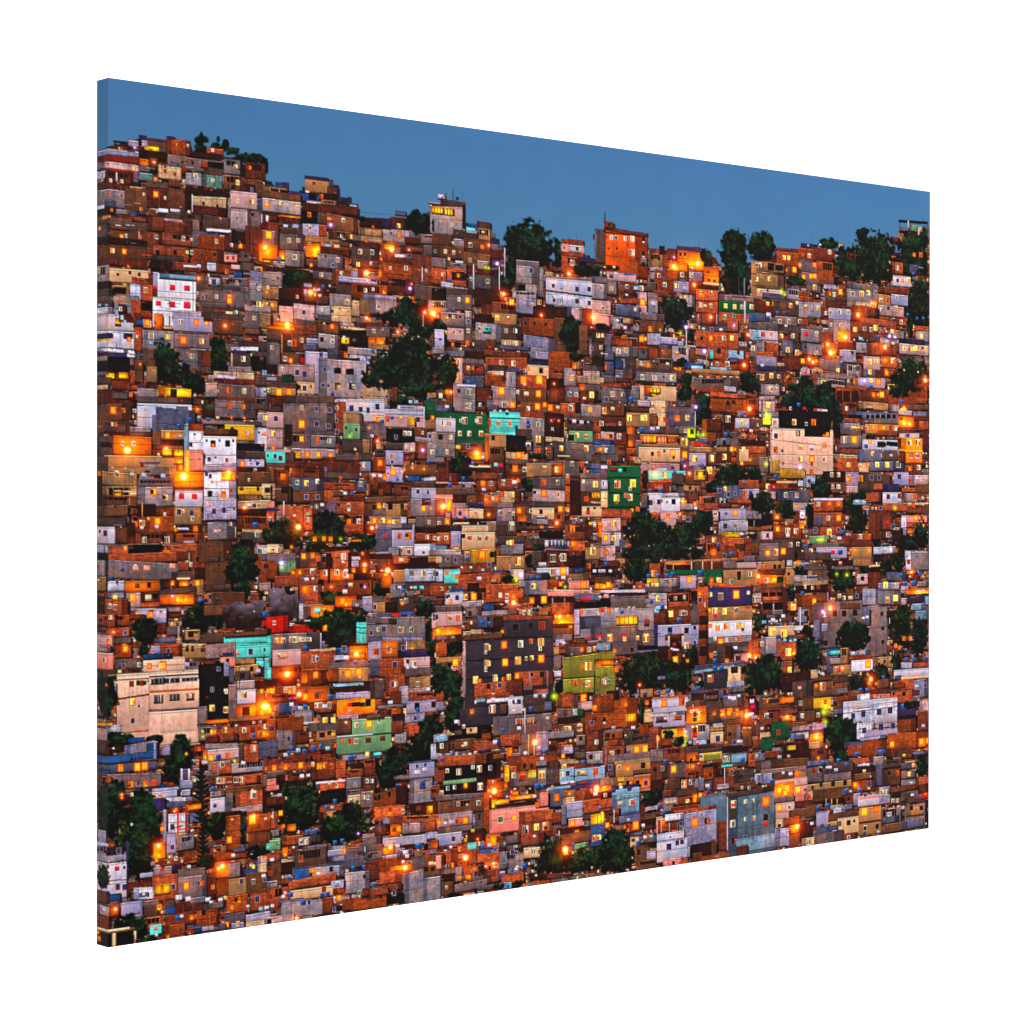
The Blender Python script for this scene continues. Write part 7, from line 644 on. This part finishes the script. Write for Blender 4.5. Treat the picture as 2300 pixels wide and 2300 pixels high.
# ------------------------------------------------------------------ the print
C = bpy.context.scene.collection
root = bpy.data.objects.new('canvas_print', None); C.objects.link(root); root.location = (W/2, D/2, 0)
root['label'] = 'large landscape canvas print showing a hillside town of crowded houses with lit windows at dusk'
root['category'] = 'canvas print'
def mesh(name, co, quads, col, mat, parent):
    me = bpy.data.meshes.new(name); nv, nf = len(co), len(quads)
    me.vertices.add(nv); me.vertices.foreach_set('co', np.ascontiguousarray(co, np.float32).ravel())
    me.loops.add(nf*4); me.loops.foreach_set('vertex_index', np.ascontiguousarray(quads, np.int32).ravel())
    me.polygons.add(nf); me.polygons.foreach_set('loop_start', np.arange(0, nf*4, 4, dtype=np.int32))
    me.update(calc_edges=True)
    if col is not None:
        a = me.color_attributes.new('ink', 'FLOAT_COLOR', 'POINT')
        a.data.foreach_set('color', np.c_[col, np.ones(nv)].astype(np.float32).ravel())
    me.materials.append(mat)
    o = bpy.data.objects.new(name, me); C.objects.link(o); o.parent = parent
    return o
NC = NU+NS+1                                             # columns of grid points
gx = np.r_[np.zeros(NS), np.arange(NU+1)/NU*W]; gy = np.r_[D*(1-np.arange(NS)/NS), np.zeros(NU+1)]
gz = H*(1-np.arange(NV+1)/NV)
PX, PZ = np.meshgrid(gx, gz); PY, _ = np.meshgrid(gy, gz)
co_all = np.stack([PX-W/2, PY-D/2, PZ], -1).reshape(-1, 3); col_all = lin.reshape(-1, 3)
cid = ids[:-1, :-1].copy()
EDGE = newid('side_edge', 'left edge of the canvas with the picture wrapped round it')
cid[:, :NS] = EDGE
cnt = np.bincount(cid.ravel(), minlength=max(parts)+1)
# the hundred largest printed houses are parts, smaller ones stay in the hillside; specks of windows stay in their house
hs = sorted([i for i, d in parts.items() if d['name'] == 'printed_house'], key=lambda i: -cnt[i])
keep = set(hs[:100])
ren = np.arange(max(parts)+1)
for i, d in parts.items():
    if d['name'] == 'printed_house' and (i not in keep or cnt[i] < 40): ren[i] = HILL
    if d['name'] == 'printed_tree' and cnt[i] < 60: ren[i] = HILL
for i, d in parts.items():
    if d['parent']:
        if ren[d['parent']] == HILL: ren[i] = HILL
        elif cnt[i] < 12: ren[i] = d['parent']
cid = ren[cid]
flat = cid.ravel(); order = np.argsort(flat, kind='stable'); fs = flat[order]
cut = np.r_[0, np.flatnonzero(np.diff(fs))+1, len(fs)]
objs = {}
groups = {int(fs[a]): order[a:e] for a, e in zip(cut[:-1], cut[1:])}
def build(i, par):
    cells = groups[i]; r, c = cells//(NC-1), cells % (NC-1)
    a = r*NC+c
    q = np.stack([a, a+NC, a+NC+1, a+1], 1)
    used, inv = np.unique(q, return_inverse=True)
    return mesh(parts[i]['name'], co_all[used], inv.reshape(-1, 4), col_all[used], ink, par)
for i in groups:
    if parts[i]['parent'] is None:
        o = objs[i] = build(i, root)
        if parts[i]['label']: o['label'] = parts[i]['label']
        if parts[i].get('kind'): o['kind'] = parts[i]['kind']
for i in groups:
    p = parts[i]['parent']
    if p is not None:
        build(i, objs.get(p, root))
# the other three wrapped edges: the border of the picture folded back
def edge(front, cols, name):
    n = len(front); K = 8
    co = np.concatenate([front+np.array([0, D*k/K, 0]) for k in range(K+1)]); cl = np.concatenate([cols[k] for k in range(K+1)])
    j = np.arange(n-1); q = np.concatenate([np.stack([j+k*n, j+1+k*n, j+1+(k+1)*n, j+(k+1)*n], 1) for k in range(K)])
    return mesh(name, co, q, cl, ink, root)
G3 = co_all.reshape(NV+1, NC, 3); L3 = lin
edge(G3[0, NS:][::-1], [L3[min(k*3, NV), NS:][::-1] for k in range(9)], 'side_edge')
edge(G3[-1, NS:], [L3[NV-k*3, NS:] for k in range(9)], 'side_edge')
edge(G3[::-1, -1], [L3[::-1, NC-1-k*3] for k in range(9)], 'side_edge')
def box(name, x0, x1, y0, y1, z0, z1, mat, par):
    v = np.array([(x, y, z) for x in (x0, x1) for y in (y0, y1) for z in (z0, z1)], float)
    q = [(0,1,3,2),(4,6,7,5),(0,4,5,1),(2,3,7,6),(0,2,6,4),(1,5,7,3)]
    return mesh(name, v, q, None, mat, par)
e, bw = .002, .04
for x0, x1, z0, z1 in [(-W/2+e, -W/2+bw, e, H-e), (W/2-bw, W/2-e, e, H-e), (-W/2+bw+.001, W/2-bw-.001, e, bw), (-W/2+bw+.001, W/2-bw-.001, H-bw, H-e), (-.02, .02, bw+.001, H-bw-.001)]:
    box('stretcher_bar', x0, x1, -D/2+.003, D/2-.001, z0, z1, wood, root)
# ------------------------------------------------------------------ studio: white backdrop and lamps
bd = box('backdrop', -9, 10, 1.6, 1.65, -6, 7, white, None); bd['kind'] = 'structure'
wd = bpy.data.worlds.new('World'); bpy.context.scene.world = wd; wd.use_nodes = True
bg = wd.node_tree.nodes['Background']; bg.inputs['Color'].default_value = (1,1,1,1); bg.inputs['Strength'].default_value = 1.0
from mathutils import Matrix, Vector
def softbox(name, loc, aim, size, power):
    l = bpy.data.lights.new(name, 'AREA'); l.shape = 'SQUARE'; l.size = size; l.energy = power
    o = bpy.data.objects.new(name, l); C.objects.link(o); o.location = loc
    o.rotation_euler = (Vector(aim)-Vector(loc)).to_track_quat('-Z', 'Y').to_euler()
softbox('key_softbox', (3.4, -5.0, 1.8), (.66, 0, .45), 2.5, KEY)
softbox('backdrop_softbox', (.66, .5, 4.6), (.66, 1.6, .6), 1.6, BACK)
softbox('backdrop_softbox', (.66, .5, -3.6), (.66, 1.6, .3), 1.6, BACK)
# ------------------------------------------------------------------ camera
cd = bpy.data.cameras.new('camera'); cam = bpy.data.objects.new('camera', cd); C.objects.link(cam)
cd.sensor_width = 36; cd.sensor_fit = 'HORIZONTAL'; cd.lens = 36*FOC; cd.clip_end = 100
R = np.stack([M[0], -M[1], -M[2]], 1)
mw = Matrix.Identity(4)
for a in range(3):
    for c in range(3): mw[a][c] = R[a, c]
    mw[a][3] = CAM[a]
cam.matrix_world = mw
S = bpy.context.scene; S.camera = cam
S.view_settings.view_transform = 'Standard'; S.view_settings.look = 'None'; S.view_settings.exposure = 0; S.view_settings.gamma = 1
